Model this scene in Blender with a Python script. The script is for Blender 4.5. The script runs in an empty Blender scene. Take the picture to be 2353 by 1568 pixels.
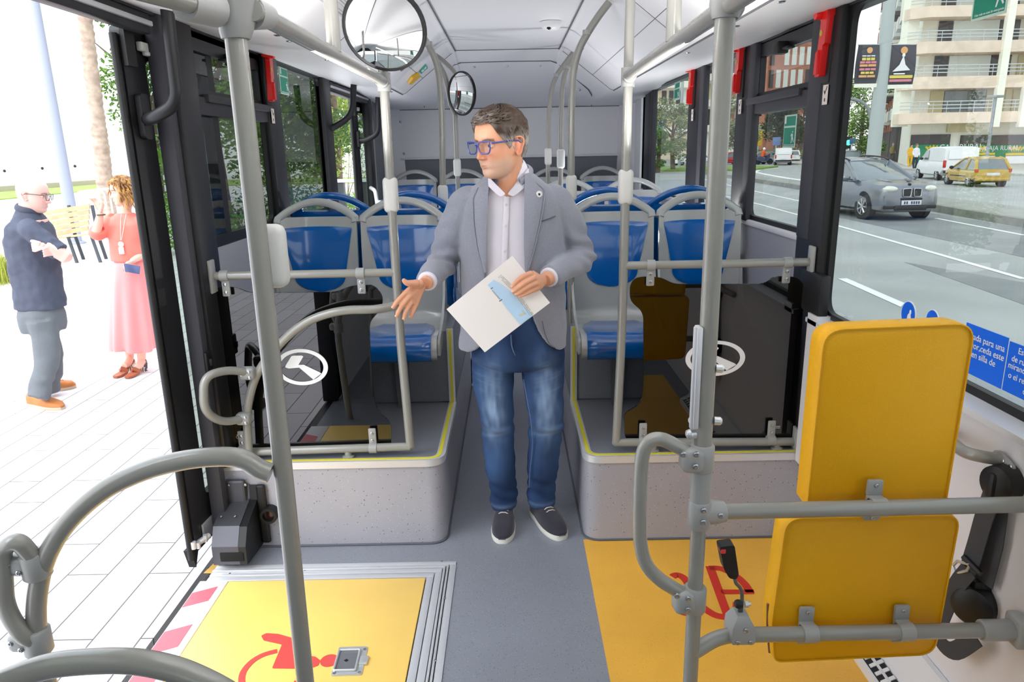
import bpy, bmesh, math, random
from mathutils import Vector, Matrix, noise as mnoise
random.seed(7)
scn = bpy.context.scene
COL = scn.collection
PI = math.pi
rad = math.radians

# ------------------------------------------------------------------ camera model (fitted to the vanishing points)
W, H, CX, CY, FPX, EYE = 2353, 1568, 1176.5, 784.0, 1653.0, 1.62
_y = Vector(((1170-CX)/FPX, (345-CY)/FPX, 1.0)).normalized()
_d = Vector(((1300-CX)/FPX, (7000-CY)/FPX, 1.0)); _d = (_d-_d.dot(_y)*_y).normalized()
_x = _d.cross(_y)
ROT = Matrix((( _x[0], _y[0], -_d[0]), (_x[1], _y[1], -_d[1]), (_x[2], _y[2], -_d[2])))   # world -> (right, down, forward)
def ray(px, py): return ROT.transposed() @ Vector(((px-CX)/FPX, (py-CY)/FPX, 1.0))
def on(px, py, ax, v):
    r = ray(px, py); o = Vector((0, 0, EYE)); return o + r*((v-o[ax])/r[ax])
def PX(px, py, x): return on(px, py, 0, x)
def PY(px, py, y): return on(px, py, 1, y)
def PZ(px, py, z): return on(px, py, 2, z)

# ------------------------------------------------------------------ materials
def lin(c): return tuple(((v/255.0)/12.92 if v/255.0 <= 0.04045 else ((v/255.0+0.055)/1.055)**2.4) for v in c)
MATS = {}
def mat(name, rgb, rough=0.5, metal=0.0, spec=0.5, coat=0.0, emit=0.0, alpha=None, sheen=0.0, var=0.0, vscale=8.0, bump=0.0, bscale=60.0, sss=0.0):
    if name in MATS: return MATS[name]
    m = bpy.data.materials.new(name); m.use_nodes = True
    nt = m.node_tree; b = nt.nodes['Principled BSDF']
    c = lin(rgb)+(1,)
    b.inputs['Base Color'].default_value = c
    b.inputs['Roughness'].default_value = rough
    b.inputs['Metallic'].default_value = metal
    b.inputs['Specular IOR Level'].default_value = spec
    b.inputs['Coat Weight'].default_value = coat
    if coat: b.inputs['Coat Roughness'].default_value = 0.06
    if sheen: b.inputs['Sheen Weight'].default_value = sheen
    if emit:
        b.inputs['Emission Color'].default_value = c; b.inputs['Emission Strength'].default_value = emit
    if sss:
        b.inputs['Subsurface Weight'].default_value = sss; b.inputs['Subsurface Radius'].default_value = (0.012, 0.005, 0.003); b.inputs['Subsurface Scale'].default_value = 1.0
    tc = None
    if var or bump:
        tc = nt.nodes.new('ShaderNodeTexCoord')
    if var:
        n = nt.nodes.new('ShaderNodeTexNoise'); n.inputs['Scale'].default_value = vscale; n.inputs['Detail'].default_value = 5
        r = nt.nodes.new('ShaderNodeValToRGB')
        r.color_ramp.elements[0].position = 0.3; r.color_ramp.elements[1].position = 0.7
        r.color_ramp.elements[0].color = tuple(v*(1-var) for v in c[:3])+(1,)
        r.color_ramp.elements[1].color = tuple(min(1, v*(1+var)) for v in c[:3])+(1,)
        nt.links.new(tc.outputs['Object'], n.inputs['Vector']); nt.links.new(n.outputs['Fac'], r.inputs['Fac']); nt.links.new(r.outputs['Color'], b.inputs['Base Color'])
    if bump:
        n2 = nt.nodes.new('ShaderNodeTexNoise'); n2.inputs['Scale'].default_value = bscale; n2.inputs['Detail'].default_value = 4
        bp = nt.nodes.new('ShaderNodeBump'); bp.inputs['Strength'].default_value = bump; bp.inputs['Distance'].default_value = 0.004
        nt.links.new(tc.outputs['Object'], n2.inputs['Vector']); nt.links.new(n2.outputs['Fac'], bp.inputs['Height']); nt.links.new(bp.outputs['Normal'], b.inputs['Normal'])
    MATS[name] = m
    return m

def speckle(name, rgb, dark, light, scale=90.0, rough=0.45, amount=0.24, var=0.06):
    """vinyl flooring: even colour with small dark and pale flecks"""
    if name in MATS: return MATS[name]
    m = mat(name, rgb, rough); nt = m.node_tree; b = nt.nodes['Principled BSDF']; N = nt.nodes.new; L = nt.links.new
    tc = N('ShaderNodeTexCoord'); base = lin(rgb)
    nz = N('ShaderNodeTexNoise'); nz.inputs['Scale'].default_value = 2.2; nz.inputs['Detail'].default_value = 4
    r0 = N('ShaderNodeValToRGB'); r0.color_ramp.elements[0].position = .3; r0.color_ramp.elements[1].position = .7
    r0.color_ramp.elements[0].color = tuple(v*(1-var) for v in base)+(1,); r0.color_ramp.elements[1].color = tuple(v*(1+var) for v in base)+(1,)
    L(tc.outputs['Object'], nz.inputs['Vector']); L(nz.outputs['Fac'], r0.inputs['Fac'])
    prev = r0.outputs['Color']
    for k, (col, sc) in enumerate(((dark, scale), (light, scale*1.35))):
        v = N('ShaderNodeTexVoronoi'); v.inputs['Scale'].default_value = sc; v.inputs['Randomness'].default_value = 1
        L(tc.outputs['Object'], v.inputs['Vector'])
        lt = N('ShaderNodeMath'); lt.operation = 'LESS_THAN'; lt.inputs[1].default_value = amount
        L(v.outputs['Distance'], lt.inputs[0])
        sep = N('ShaderNodeSeparateColor'); L(v.outputs['Color'], sep.inputs['Color'])
        gt = N('ShaderNodeMath'); gt.operation = 'GREATER_THAN'; gt.inputs[1].default_value = 0.72
        L(sep.outputs['Red'], gt.inputs[0])
        mu = N('ShaderNodeMath'); mu.operation = 'MULTIPLY'; L(lt.outputs[0], mu.inputs[0]); L(gt.outputs[0], mu.inputs[1])
        mx = N('ShaderNodeMix'); mx.data_type = 'RGBA'; L(mu.outputs[0], mx.inputs['Factor'])
        L(prev, mx.inputs['A']); mx.inputs['B'].default_value = lin(col)+(1,)
        prev = mx.outputs['Result']
    L(prev, b.inputs['Base Color'])
    return m

def glassmat(name, tint, ior=1.45, extra=0.0, rough=0.0):
    """a tinted pane: clear transmission times a tint, plus the mirror reflection of glass"""
    if name in MATS: return MATS[name]
    m = bpy.data.materials.new(name); m.use_nodes = True; nt = m.node_tree
    for n in list(nt.nodes): nt.nodes.remove(n)
    N = nt.nodes.new; L = nt.links.new
    o = N('ShaderNodeOutputMaterial'); t = N('ShaderNodeBsdfTransparent'); g = N('ShaderNodeBsdfGlossy'); mx = N('ShaderNodeMixShader'); fr = N('ShaderNodeFresnel')
    t.inputs['Color'].default_value = tuple(tint)+(1,); g.inputs['Roughness'].default_value = rough; fr.inputs['IOR'].default_value = ior
    ad = N('ShaderNodeMath'); ad.operation = 'ADD'; ad.inputs[1].default_value = extra; ad.use_clamp = True
    geo = N('ShaderNodeNewGeometry'); inv = N('ShaderNodeMath'); inv.operation = 'SUBTRACT'; inv.inputs[0].default_value = 1.0; L(geo.outputs['Backfacing'], inv.inputs[1])
    ml = N('ShaderNodeMath'); ml.operation = 'MULTIPLY'
    L(fr.outputs[0], ad.inputs[0]); L(ad.outputs[0], ml.inputs[0]); L(inv.outputs[0], ml.inputs[1]); L(ml.outputs[0], mx.inputs['Fac']); L(t.outputs[0], mx.inputs[1]); L(g.outputs[0], mx.inputs[2]); L(mx.outputs[0], o.inputs['Surface'])
    MATS[name] = m
    return m

# ------------------------------------------------------------------ mesh builder
class MB:
    def __init__(self): self.bm = bmesh.new(); self.mi = 0
    def _faces(self, vs, faces):
        out = []
        for f in faces:
            try:
                fc = self.bm.faces.new([vs[i] for i in f]); fc.material_index = self.mi; out.append(fc)
            except ValueError: pass
        return out
    def raw(self, verts, faces):
        vs = [self.bm.verts.new(v) for v in verts]; return self._faces(vs, faces)
    def box(self, x0, x1, y0, y1, z0, z1, bev=0.0, seg=2, m=None):
        v = [(x0, y0, z0), (x1, y0, z0), (x1, y1, z0), (x0, y1, z0), (x0, y0, z1), (x1, y0, z1), (x1, y1, z1), (x0, y1, z1)]
        if m is not None: v = [m @ Vector(p) for p in v]
        vs = [self.bm.verts.new(p) for p in v]
        fs = self._faces(vs, [(0, 3, 2, 1), (4, 5, 6, 7), (0, 1, 5, 4), (1, 2, 6, 5), (2, 3, 7, 6), (3, 0, 4, 7)])
        if bev > 0:
            es = list({e for f in fs for e in f.edges})
            bmesh.ops.bevel(self.bm, geom=es, offset=bev, segments=seg, profile=0.5, affect='EDGES', material=-1)
        return self
    def cbox(self, c, s, bev=0.0, rot=None, seg=2):
        m = Matrix.Translation(Vector(c))
        if rot is not None: m = m @ rot
        return self.box(-s[0]/2, s[0]/2, -s[1]/2, s[1]/2, -s[2]/2, s[2]/2, bev, seg, m)
    def loft(self, rings, caps=True, closed=True):
        R = [[self.bm.verts.new(p) for p in r] for r in rings]; n = len(R[0])
        for a, b in zip(R[:-1], R[1:]):
            for i in range(n if closed else n-1):
                j = (i+1) % n
                try:
                    f = self.bm.faces.new((a[i], a[j], b[j], b[i])); f.material_index = self.mi
                except ValueError: pass
        if caps and closed:
            for r in (list(reversed(R[0])), R[-1]):
                try:
                    f = self.bm.faces.new(r); f.material_index = self.mi
                except ValueError: pass
        return self
    def tube(self, path, r, n=16, caps=True, closed=False, sy=1.0, up=None):
        P = [Vector(p) for p in path]; k = len(P)
        if not isinstance(r, (list, tuple)): r = [r]*k
        T = []
        for i in range(k):
            if closed: t = P[(i+1) % k]-P[i-1]
            else: t = P[min(i+1, k-1)]-P[max(i-1, 0)]
            T.append(t.normalized())
        u = Vector(up) if up is not None else (Vector((0, 0, 1)) if abs(T[0].z) < 0.9 else Vector((1, 0, 0)))
        u = (u-u.dot(T[0])*T[0]).normalized(); rings = []
        for i in range(k):
            if i:
                u = u-u.dot(T[i])*T[i]
                u = u.normalized() if u.length > 1e-6 else T[i].orthogonal().normalized()
            w = T[i].cross(u)
            rings.append([P[i]+r[i]*(math.cos(2*PI*a/n)*u+sy*math.sin(2*PI*a/n)*w) for a in range(n)])
        if closed: rings.append(rings[0]); return self._closedloft(rings[:-1])
        return self.loft(rings, caps)
    def _closedloft(self, rings):
        R = [[self.bm.verts.new(p) for p in r] for r in rings]; n = len(R[0]); k = len(R)
        for i in range(k):
            a, b = R[i], R[(i+1) % k]
            for q in range(n):
                f = self.bm.faces.new((a[q], a[(q+1) % n], b[(q+1) % n], b[q])); f.material_index = self.mi
        return self
    def cyl(self, a, b, r, n=20, r2=None):
        return self.tube([a, b], [r, r if r2 is None else r2], n)
    def lathe(self, prof, c, axis=(0, 0, 1), n=28):
        z = Vector(axis).normalized(); x = z.orthogonal().normalized(); y = z.cross(x); c = Vector(c)
        rings = [[c+z*h+rr*(math.cos(2*PI*i/n)*x+math.sin(2*PI*i/n)*y) for i in range(n)] for rr, h in prof]
        return self.loft(rings, True)
    def ell(self, c, r, nu=20, nv=12, rot=None):
        c = Vector(c); rings = []
        for j in range(nv+1):
            t = -PI/2+PI*j/nv; t = max(-PI/2+.02, min(PI/2-.02, t)); ring = []
            for i in range(nu):
                p = 2*PI*i/nu; v = Vector((r[0]*math.cos(t)*math.cos(p), r[1]*math.cos(t)*math.sin(p), r[2]*math.sin(t)))
                ring.append(c+(rot @ v if rot is not None else v))
            rings.append(ring)
        return self.loft(rings, True)
    def prism(self, pts, off):
        """polygon of 3D points pushed along off"""
        off = Vector(off); a = [self.bm.verts.new(p) for p in pts]; b = [self.bm.verts.new(Vector(p)+off) for p in pts]; n = len(a)
        for r in (list(reversed(a)), b):
            f = self.bm.faces.new(r); f.material_index = self.mi
        for i in range(n):
            f = self.bm.faces.new((a[i], a[(i+1) % n], b[(i+1) % n], b[i])); f.material_index = self.mi
        return self
    def ringprism(self, outer, inner, off):
        off = Vector(off); n = len(outer)
        V = [[self.bm.verts.new(Vector(p)+o) for p in L] for L in (outer, inner) for o in (Vector(), off)]
        oa, ob, ia, ib = V
        for i in range(n):
            j = (i+1) % n
            for q in ((oa[j], oa[i], ia[i], ia[j]), (ob[i], ob[j], ib[j], ib[i]), (oa[i], oa[j], ob[j], ob[i]), (ia[j], ia[i], ib[i], ib[j])):
                f = self.bm.faces.new(q); f.material_index = self.mi
        return self
    def grid(self, fn, nu, nv, closed_u=False):
        V = [[self.bm.verts.new(fn(i/(nu if closed_u else nu-1), j/(nv-1))) for i in range(nu)] for j in range(nv)]
        for j in range(nv-1):
            for i in range(nu if closed_u else nu-1):
                k = (i+1) % nu
                try:
                    f = self.bm.faces.new((V[j][i], V[j][k], V[j+1][k], V[j+1][i])); f.material_index = self.mi
                except ValueError: pass
        return self
    def mesh(self, name, mats, smooth=True, angle=38, recalc=True):
        bm = self.bm
        bmesh.ops.remove_doubles(bm, verts=bm.verts, dist=1e-6)
        if recalc: bmesh.ops.recalc_face_normals(bm, faces=bm.faces)
        me = bpy.data.meshes.new(name); bm.to_mesh(me); bm.free()
        for m in (mats if isinstance(mats, (list, tuple)) else [mats]): me.materials.append(m)
        if smooth:
            me.polygons.foreach_set('use_smooth', [True]*len(me.polygons)); me.set_sharp_from_angle(angle=rad(angle))
        return me
    def obj(self, name, mats, parent=None, **k):
        return link(name, self.mesh(name, mats, **k), parent)

def link(name, data, parent=None):
    o = bpy.data.objects.new(name, data); COL.objects.link(o)
    if parent is not None: setparent(o, parent)
    return o
def setparent(o, p):
    o.parent = p
    m = Matrix.Translation(p.location) @ p.rotation_euler.to_matrix().to_4x4() if p.parent is None else Matrix()
    if p.parent is None: o.matrix_parent_inverse = m.inverted()
    else: o.matrix_parent_inverse = Matrix()
    if p.parent is not None:
        q = p.parent
        while q.parent is not None: q = q.parent
        # parts keep identity transforms, so the sub-part only undoes the offset of its own chain
        o.matrix_parent_inverse = p.matrix_basis.inverted()
def tag(o, label=None, cat=None, group=None, kind=None):
    if label: o['label'] = label
    if cat: o['category'] = cat
    if group: o['group'] = group
    if kind: o['kind'] = kind
    return o
def thing(name, label, cat, loc=(0, 0, 0), group=None, rz=0.0, kind=None):
    o = bpy.data.objects.new(name, None); COL.objects.link(o); o.empty_display_size = 0.1
    o.location = loc; o.rotation_euler = (0, 0, rz)
    return tag(o, label, cat, group, kind)
def structure(name, label=None):
    o = bpy.data.objects.new(name, None); COL.objects.link(o)
    return tag(o, label, None, None, 'structure')
def copy_tree(o, parent=None):
    c = o.copy(); COL.objects.link(c)
    if parent is not None: c.parent = parent
    for ch in [k for k in o.children]: copy_tree(ch, c)
    return c

def fillet(pts, r, n=7):
    P = [Vector(p) for p in pts]; out = [P[0]]
    for i in range(1, len(P)-1):
        rr = r[i] if isinstance(r, (list, tuple)) else r
        a, b, c = P[i-1], P[i], P[i+1]; u = (a-b); v = (c-b)
        d = min(rr, u.length*0.48, v.length*0.48)
        p0 = b+u.normalized()*d; p1 = b+v.normalized()*d
        for k in range(n+1):
            t = k/n; out.append((1-t)**2*p0+2*t*(1-t)*b+t*t*p1)
    out.append(P[-1]); return out
def roundpoly(pts, r, n=6):
    """closed polygon (3D points) with rounded corners"""
    P = [Vector(p) for p in pts]; k = len(P); out = []
    for i in range(k):
        rr = r[i] if isinstance(r, (list, tuple)) else r
        a, b, c = P[i-1], P[i], P[(i+1) % k]; u = a-b; v = c-b
        d = min(rr, u.length*0.48, v.length*0.48)
        if d < 1e-5: out.append(b); continue
        p0 = b+u.normalized()*d; p1 = b+v.normalized()*d
        for q in range(n+1):
            t = q/n; out.append((1-t)**2*p0+2*t*(1-t)*b+t*t*p1)
    return out
def catmull(pts, n=8):
    P = [Vector(p) for p in pts]; out = []
    for i in range(len(P)-1):
        p0 = P[max(i-1, 0)]; p1 = P[i]; p2 = P[i+1]; p3 = P[min(i+2, len(P)-1)]
        for k in range(n):
            t = k/n
            out.append(0.5*((2*p1)+(-p0+p2)*t+(2*p0-5*p1+4*p2-p3)*t*t+(-p0+3*p1-3*p2+p3)*t**3))
    out.append(P[-1]); return out
def interp(tab, x):
    """piecewise smooth interpolation of rows (x, a, b, ...)"""
    if x <= tab[0][0]: return tab[0][1:]
    if x >= tab[-1][0]: return tab[-1][1:]
    for i in range(len(tab)-1):
        a, b = tab[i], tab[i+1]
        if a[0] <= x <= b[0]:
            h = b[0]-a[0]; t = (x-a[0])/h; out = []
            for k in range(1, len(a)):
                m0 = (b[k]-tab[i-1][k])/(b[0]-tab[i-1][0]) if i > 0 else (b[k]-a[k])/h
                m1 = (tab[i+2][k]-a[k])/(tab[i+2][0]-a[0]) if i+2 < len(tab) else (b[k]-a[k])/h
                t2, t3 = t*t, t*t*t
                out.append((2*t3-3*t2+1)*a[k]+(t3-2*t2+t)*h*m0+(-2*t3+3*t2)*b[k]+(t3-t2)*h*m1)
            return tuple(out)
def text_mesh(name, s, size, mats, M, parent=None, align='LEFT', extrude=0.0004, space=1.0):
    cu = bpy.data.curves.new(name, 'FONT'); cu.body = s; cu.size = size; cu.align_x = align; cu.extrude = extrude; cu.space_character = space
    o = bpy.data.objects.new(name, cu); COL.objects.link(o)
    dg = bpy.context.evaluated_depsgraph_get(); dg.update()
    me = bpy.data.meshes.new_from_object(o.evaluated_get(dg)); bpy.data.objects.remove(o); bpy.data.curves.remove(cu)
    me.transform(M); me.materials.clear(); me.materials.append(mats)
    return link(name, me, parent)
def join_text(objs, name, parent=None):
    bm = bmesh.new()
    for o in objs: bm.from_mesh(o.data)
    me = bpy.data.meshes.new(name); m = objs[0].data.materials[0]; bm.to_mesh(me); bm.free(); me.materials.append(m)
    for o in objs: bpy.data.objects.remove(o)
    return link(name, me, parent)
def remeshed(bm_or_me, voxel, smooth_it=4, factor=0.5, dec=None):
    """fuse overlapping closed pieces into one continuous skin"""
    me = bm_or_me
    o = bpy.data.objects.new('tmp', me); COL.objects.link(o)
    md = o.modifiers.new('r', 'REMESH'); md.mode = 'VOXEL'; md.voxel_size = voxel; md.use_smooth_shade = True
    if smooth_it:
        sm = o.modifiers.new('s', 'SMOOTH'); sm.factor = factor; sm.iterations = smooth_it
    if dec:
        d = o.modifiers.new('d', 'DECIMATE'); d.ratio = dec
    dg = bpy.context.evaluated_depsgraph_get(); dg.update()
    out = bpy.data.meshes.new_from_object(o.evaluated_get(dg))
    bpy.data.objects.remove(o)
    return out
# ------------------------------------------------------------------ shared materials
M_ceil = mat('ceiling_panel', (236, 236, 238), 0.38, spec=0.4)
M_wallw = mat('wall_panel_pale', (222, 221, 225), 0.42)
M_wallg = mat('wall_panel_grey', (150, 152, 160), 0.5)
M_band = mat('bulkhead_grey', (112, 115, 124), 0.55)
M_black = mat('frame_black', (30, 30, 33), 0.42, spec=0.4)
M_char = mat('pillar_charcoal', (58, 58, 64), 0.55, spec=0.35)
M_rub = mat('rubber_black', (17, 17, 18), 0.5, spec=0.45)
M_seam = mat('panel_seam', (95, 95, 100), 0.7)
M_tube = mat('tube_grey', (136, 135, 129), 0.27, spec=0.6, coat=0.35)
M_clampg = mat('clamp_grey', (150, 151, 149), 0.36, spec=0.5)
M_alu = mat('aluminium', (214, 215, 219), 0.4, metal=0.45)
M_steel = mat('polished_steel', (214, 216, 218), 0.36, metal=.7)
M_screw = mat('screw_steel', (180, 182, 185), 0.25, metal=1.0)
M_floor = speckle('vinyl_grey', (128, 131, 140), (62, 64, 72), (176, 178, 186), 150, 0.38, 0.2)
M_deck = speckle('vinyl_deck', (118, 120, 128), (58, 60, 68), (168, 170, 178), 150, 0.36, 0.2)
M_podf = speckle('vinyl_face', (158, 157, 164), (70, 70, 80), (196, 196, 202), 85, 0.42, 0.17)
M_yelfl = speckle('vinyl_yellow', (228, 172, 62), (196, 140, 44), (236, 186, 88), 190, 0.42, 0.22, 0.1)
M_yelramp = mat('ramp_yellow', (250, 208, 110), 0.42, var=0.05, vscale=3)
M_red = mat('marking_red', (212, 76, 70), 0.45)
M_redfloor = mat('marking_red_floor', (196, 44, 26), 0.45)
M_white = mat('paint_white', (236, 236, 236), 0.4)
M_yline = mat('edge_yellow', (218, 205, 40), 0.45)
M_glass_r = glassmat('window_glass_road', (0.65, 0.665, 0.655), 1.45)
M_glass_l = glassmat('window_glass_kerb', (0.40, 0.42, 0.40), 1.5)
M_glass_d = glassmat('door_glass', (0.56, 0.60, 0.565), 1.45)

WX = 1.22          # inner face of the side walls
# ------------------------------------------------------------------ floor
fl = structure('floor', 'grey flecked vinyl bus floor with yellow zones')
b = MB(); b.box(-0.245, 0.2851, -2.6, 2.75, -0.1, 0.0); b.box(-1.22, -0.245, 2.60, 2.75, -0.1, 0.0); b.box(-1.22, -0.245, -2.6, 1.50, -0.1, 0)
b.box(0.2851, 1.2, -2.6, 0.6, -0.1, 0); b.box(-0.34, 0.34, 2.75, 6.4, -0.1, 0.0); b.box(-1.22, -0.3, 4.86, 6.4, -0.1, 0.0); b.box(1.1, 1.22, 0.6, 2.76, -.1, 0)
b.obj('vinyl', M_floor, fl)
b = MB(); b.box(0.2851, 1.1, 0.6, 2.76, -0.1, 0.0005); b.obj('yellow_zone', M_yelfl, fl)
b = MB(); b.box(-1.25, -0.245, 1.50, 2.60, -0.12, -0.0125); b.obj('ramp_well', M_black, fl)
b = MB(); b.box(-1.26, -1.22, -2.6, 1.50, -0.3, 0); b.box(-1.26, -1.22, 2.6, 6.4, -0.3, 0); b.box(-1.26, -1.245, 1.5, 2.6, -0.3, -0.02); b.obj('sill', M_black, fl)
# joint seam across the grey floor, yellow corner mark by the door
b = MB(); p = [PZ(*q, 0.002) for q in ((468, 1318), (497, 1290), (512, 1290), (488, 1318))]; b.prism(p, (0, 0, 0.0015)); b.obj('corner_marking', mat('corner_yellow', (225, 172, 70), .5), fl)
b = MB(); p = [PZ(*q, 0.002) for q in ((500, 1320), (521, 1293), (524, 1293), (503, 1320))]; b.prism(p, (0, 0, 0.001)); b.obj('floor_joint', M_seam, fl)

# ------------------------------------------------------------------ wheelchair ramp plate with its aluminium frame
rp = thing('wheelchair_ramp', 'yellow folding wheelchair ramp plate set flush in the floor at the open door', 'ramp', (-0.75, 1.9, 0))
b = MB(); b.box(-1.135, -0.362, 1.50, 2.492, -0.012, 0.003, 0.002); b.obj('plate', M_yelramp, rp)
fr = MB()
for (x0, x1, h) in ((-0.357, -0.330, .004), (-0.326, -0.300, .006), (-0.296, -0.288, .010), (-0.284, -0.276, .006), (-0.272, -0.246, .004)):
    w = (x0+0.357); y1 = 2.497+(x0+.357); fr.box(x0, x1, 1.50, y1, -0.012, h, 0.0015)
for (y0, y1, h) in ((2.497, 2.524, .004), (2.528, 2.553, .006), (2.557, 2.565, .010), (2.569, 2.577, .006), (2.581, 2.606, .004)):
    fr.box(-1.225, -0.357+(y1-2.497), y0, y1, -0.012, h, 0.0015)
fo = fr.obj('frame', M_alu, rp)
b = MB()
for (px, py) in ((1022, 1375), (1015, 1290), (1000, 1518), (870, 1304), (700, 1311), (528, 1318)):
    q = PZ(px, py, 0.006); b.lathe([(0.0045, -.002), (0.0045, 0.0), (0.002, 0.001)], q, n=12)
b.obj('screw', M_screw, fo)
b = MB(); b.box(-1.25, -1.138, 1.50, 2.50, -0.012, 0.002, 0.001); b.obj('threshold', mat('threshold_white', (226, 222, 224), .45), rp)
for (y0, y1) in ((2.36, 2.45), (2.10, 2.22), (1.88, 2.0), (1.66, 1.78)):
    b = MB(); b.prism([(-1.247, y0-.03, .002), (-1.165, y0+.01, .002), (-1.165, y1+.01, .002), (-1.247, y1-.03, .002)], (0, 0, 0.0012)); b.obj('red_stripe', mat('tape_red', (222, 104, 116), .5), rp)
# wheelchair symbol, lying with its head towards the aisle
sy = MB(); z = 0.0032
wheel_c = PZ(640, 1545, z)
def floorpoly(pts, zz, h=0.0012, r=0.0):
    P = [PZ(*q, zz) for q in pts]
    if r: P = roundpoly(P, r)
    return P
def band(mb, pts, w, zz, h=0.0012):
    """flat strip of width w along a floor polyline"""
    P = [Vector((p[0], p[1], zz)) for p in pts]; L = []; R = []
    for i in range(len(P)):
        t = (P[min(i+1, len(P)-1)]-P[max(i-1, 0)]).normalized(); nrm = Vector((-t.y, t.x, 0))*w/2
        L.append(P[i]+nrm); R.append(P[i]-nrm)
    for i in range(len(P)-1): mb.prism([L[i], R[i], R[i+1], L[i+1]], (0, 0, h))
arc = [PZ(px, py, z) for px, py in ((637, 1497), (605, 1506), (577, 1523), (558, 1548), (557, 1575), (572, 1596), (600, 1606), (640, 1602), (668, 1588), (684, 1566))]
band(sy, catmull(arc, 5), 0.021, z)
sy.prism(floorpoly([(600, 1462), (612, 1456), (640, 1458), (668, 1466), (692, 1470), (706, 1482), (690, 1506), (725, 1510), (736, 1519), (732, 1530), (712, 1538), (625, 1537), (648, 1482), (606, 1473)], z, r=0.006), (0, 0, 0.0012))
c = PZ(757, 1519, z); sy.lathe([(0.03, 0), (0.03, 0.0012)], c, n=32)
so = sy.obj('wheelchair_symbol', M_red, rp, smooth=False)
tag(so, 'red wheelchair symbol')
# recessed lift handle
hd = thing('ramp_lift_handle', 'recessed steel flip handle screwed into the yellow ramp plate', 'handle', tuple(PZ(803, 1520, 0.003)))
pl = roundpoly([PZ(*q, 0.0035) for q in ((779, 1489), (846, 1487), (831, 1553), (760, 1555))], 0.008)
b = MB(); b.prism(pl, (0, 0, 0.0025)); b.obj('plate', M_steel, hd)
b = MB()
cen = Vector((0, 0, 0))
for q in pl: cen += q
cen /= len(pl)
inner = [cen+(q-cen)*Vector((.62, .72, 1)) if False else cen+(q-cen)*0.66+Vector((-.008, 0, 0.0026)) for q in pl]
b.prism(inner, (0, 0, 0.0006)); b.obj('cup', mat('cup_steel', (150, 152, 156), .3, metal=.7), hd)
b = MB(); b.prism([cen+Vector((dx, dy, .0038)) for dx, dy in ((-.020, 0), (-.012, -.007), (-.004, 0), (-.012, .007))], (0, 0, .0004)); b.obj('latch_hole', M_black, hd, smooth=False)
b = MB(); b.tube([cen+(q-cen)*1.08+Vector((0, 0, 0.003)) for q in roundpoly(inner, .03, 8)], 0.0042, 10, closed=True)
b.cbox(PZ(836, 1518, .008), (.028, .04, .006), .002); b.obj('bail', M_steel, hd)
b = MB()
for q in ((785, 1495), (838, 1493), (826, 1546), (768, 1548)): b.lathe([(0.0055, 0.0), (0.005, .002), (0.002, .0028)], PZ(*q, 0.0062), n=12)
b.obj('screw', M_screw, hd)

# wheelchair symbol on the right-hand yellow zone
ws = MB(); z = 0.0012
def z2(px, py): return PZ(px, py, z)
e = [z2(*q) for q in ((1632, 1304), (1660, 1306), (1690, 1320), (1714, 1340), (1730, 1364))]
ring = MB()
def fp(pts): ws.prism([z2(*q) for q in pts], (0, 0, 0.0012))
fp(((1621, 1302), (1641, 1303), (1684, 1420), (1664, 1421)))
fp(((1655, 1356), (1732, 1356), (1733, 1366), (1659, 1366)))
band(ws, catmull([z2(*q) for q in ((1630, 1306), (1658, 1308), (1690, 1324), (1712, 1344), (1724, 1364))], 6), 0.032, z)
band(ws, catmull([z2(*q) for q in ((1600, 1383), (1622, 1402), (1648, 1416), (1676, 1417), (1692, 1404), (1694, 1386))], 6), 0.032, z)
band(ws, catmull([z2(*q) for q in ((1545, 1326), (1556, 1322), (1570, 1328), (1582, 1344), (1583, 1366))], 6), 0.032, z)
band(ws, catmull([z2(*q) for q in ((1553, 1390), (1560, 1402), (1572, 1409), (1590, 1411), (1610, 1408))], 6), 0.032, z)
wso = ws.obj('wheelchair_symbol', M_redfloor, fl, smooth=False)

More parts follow.
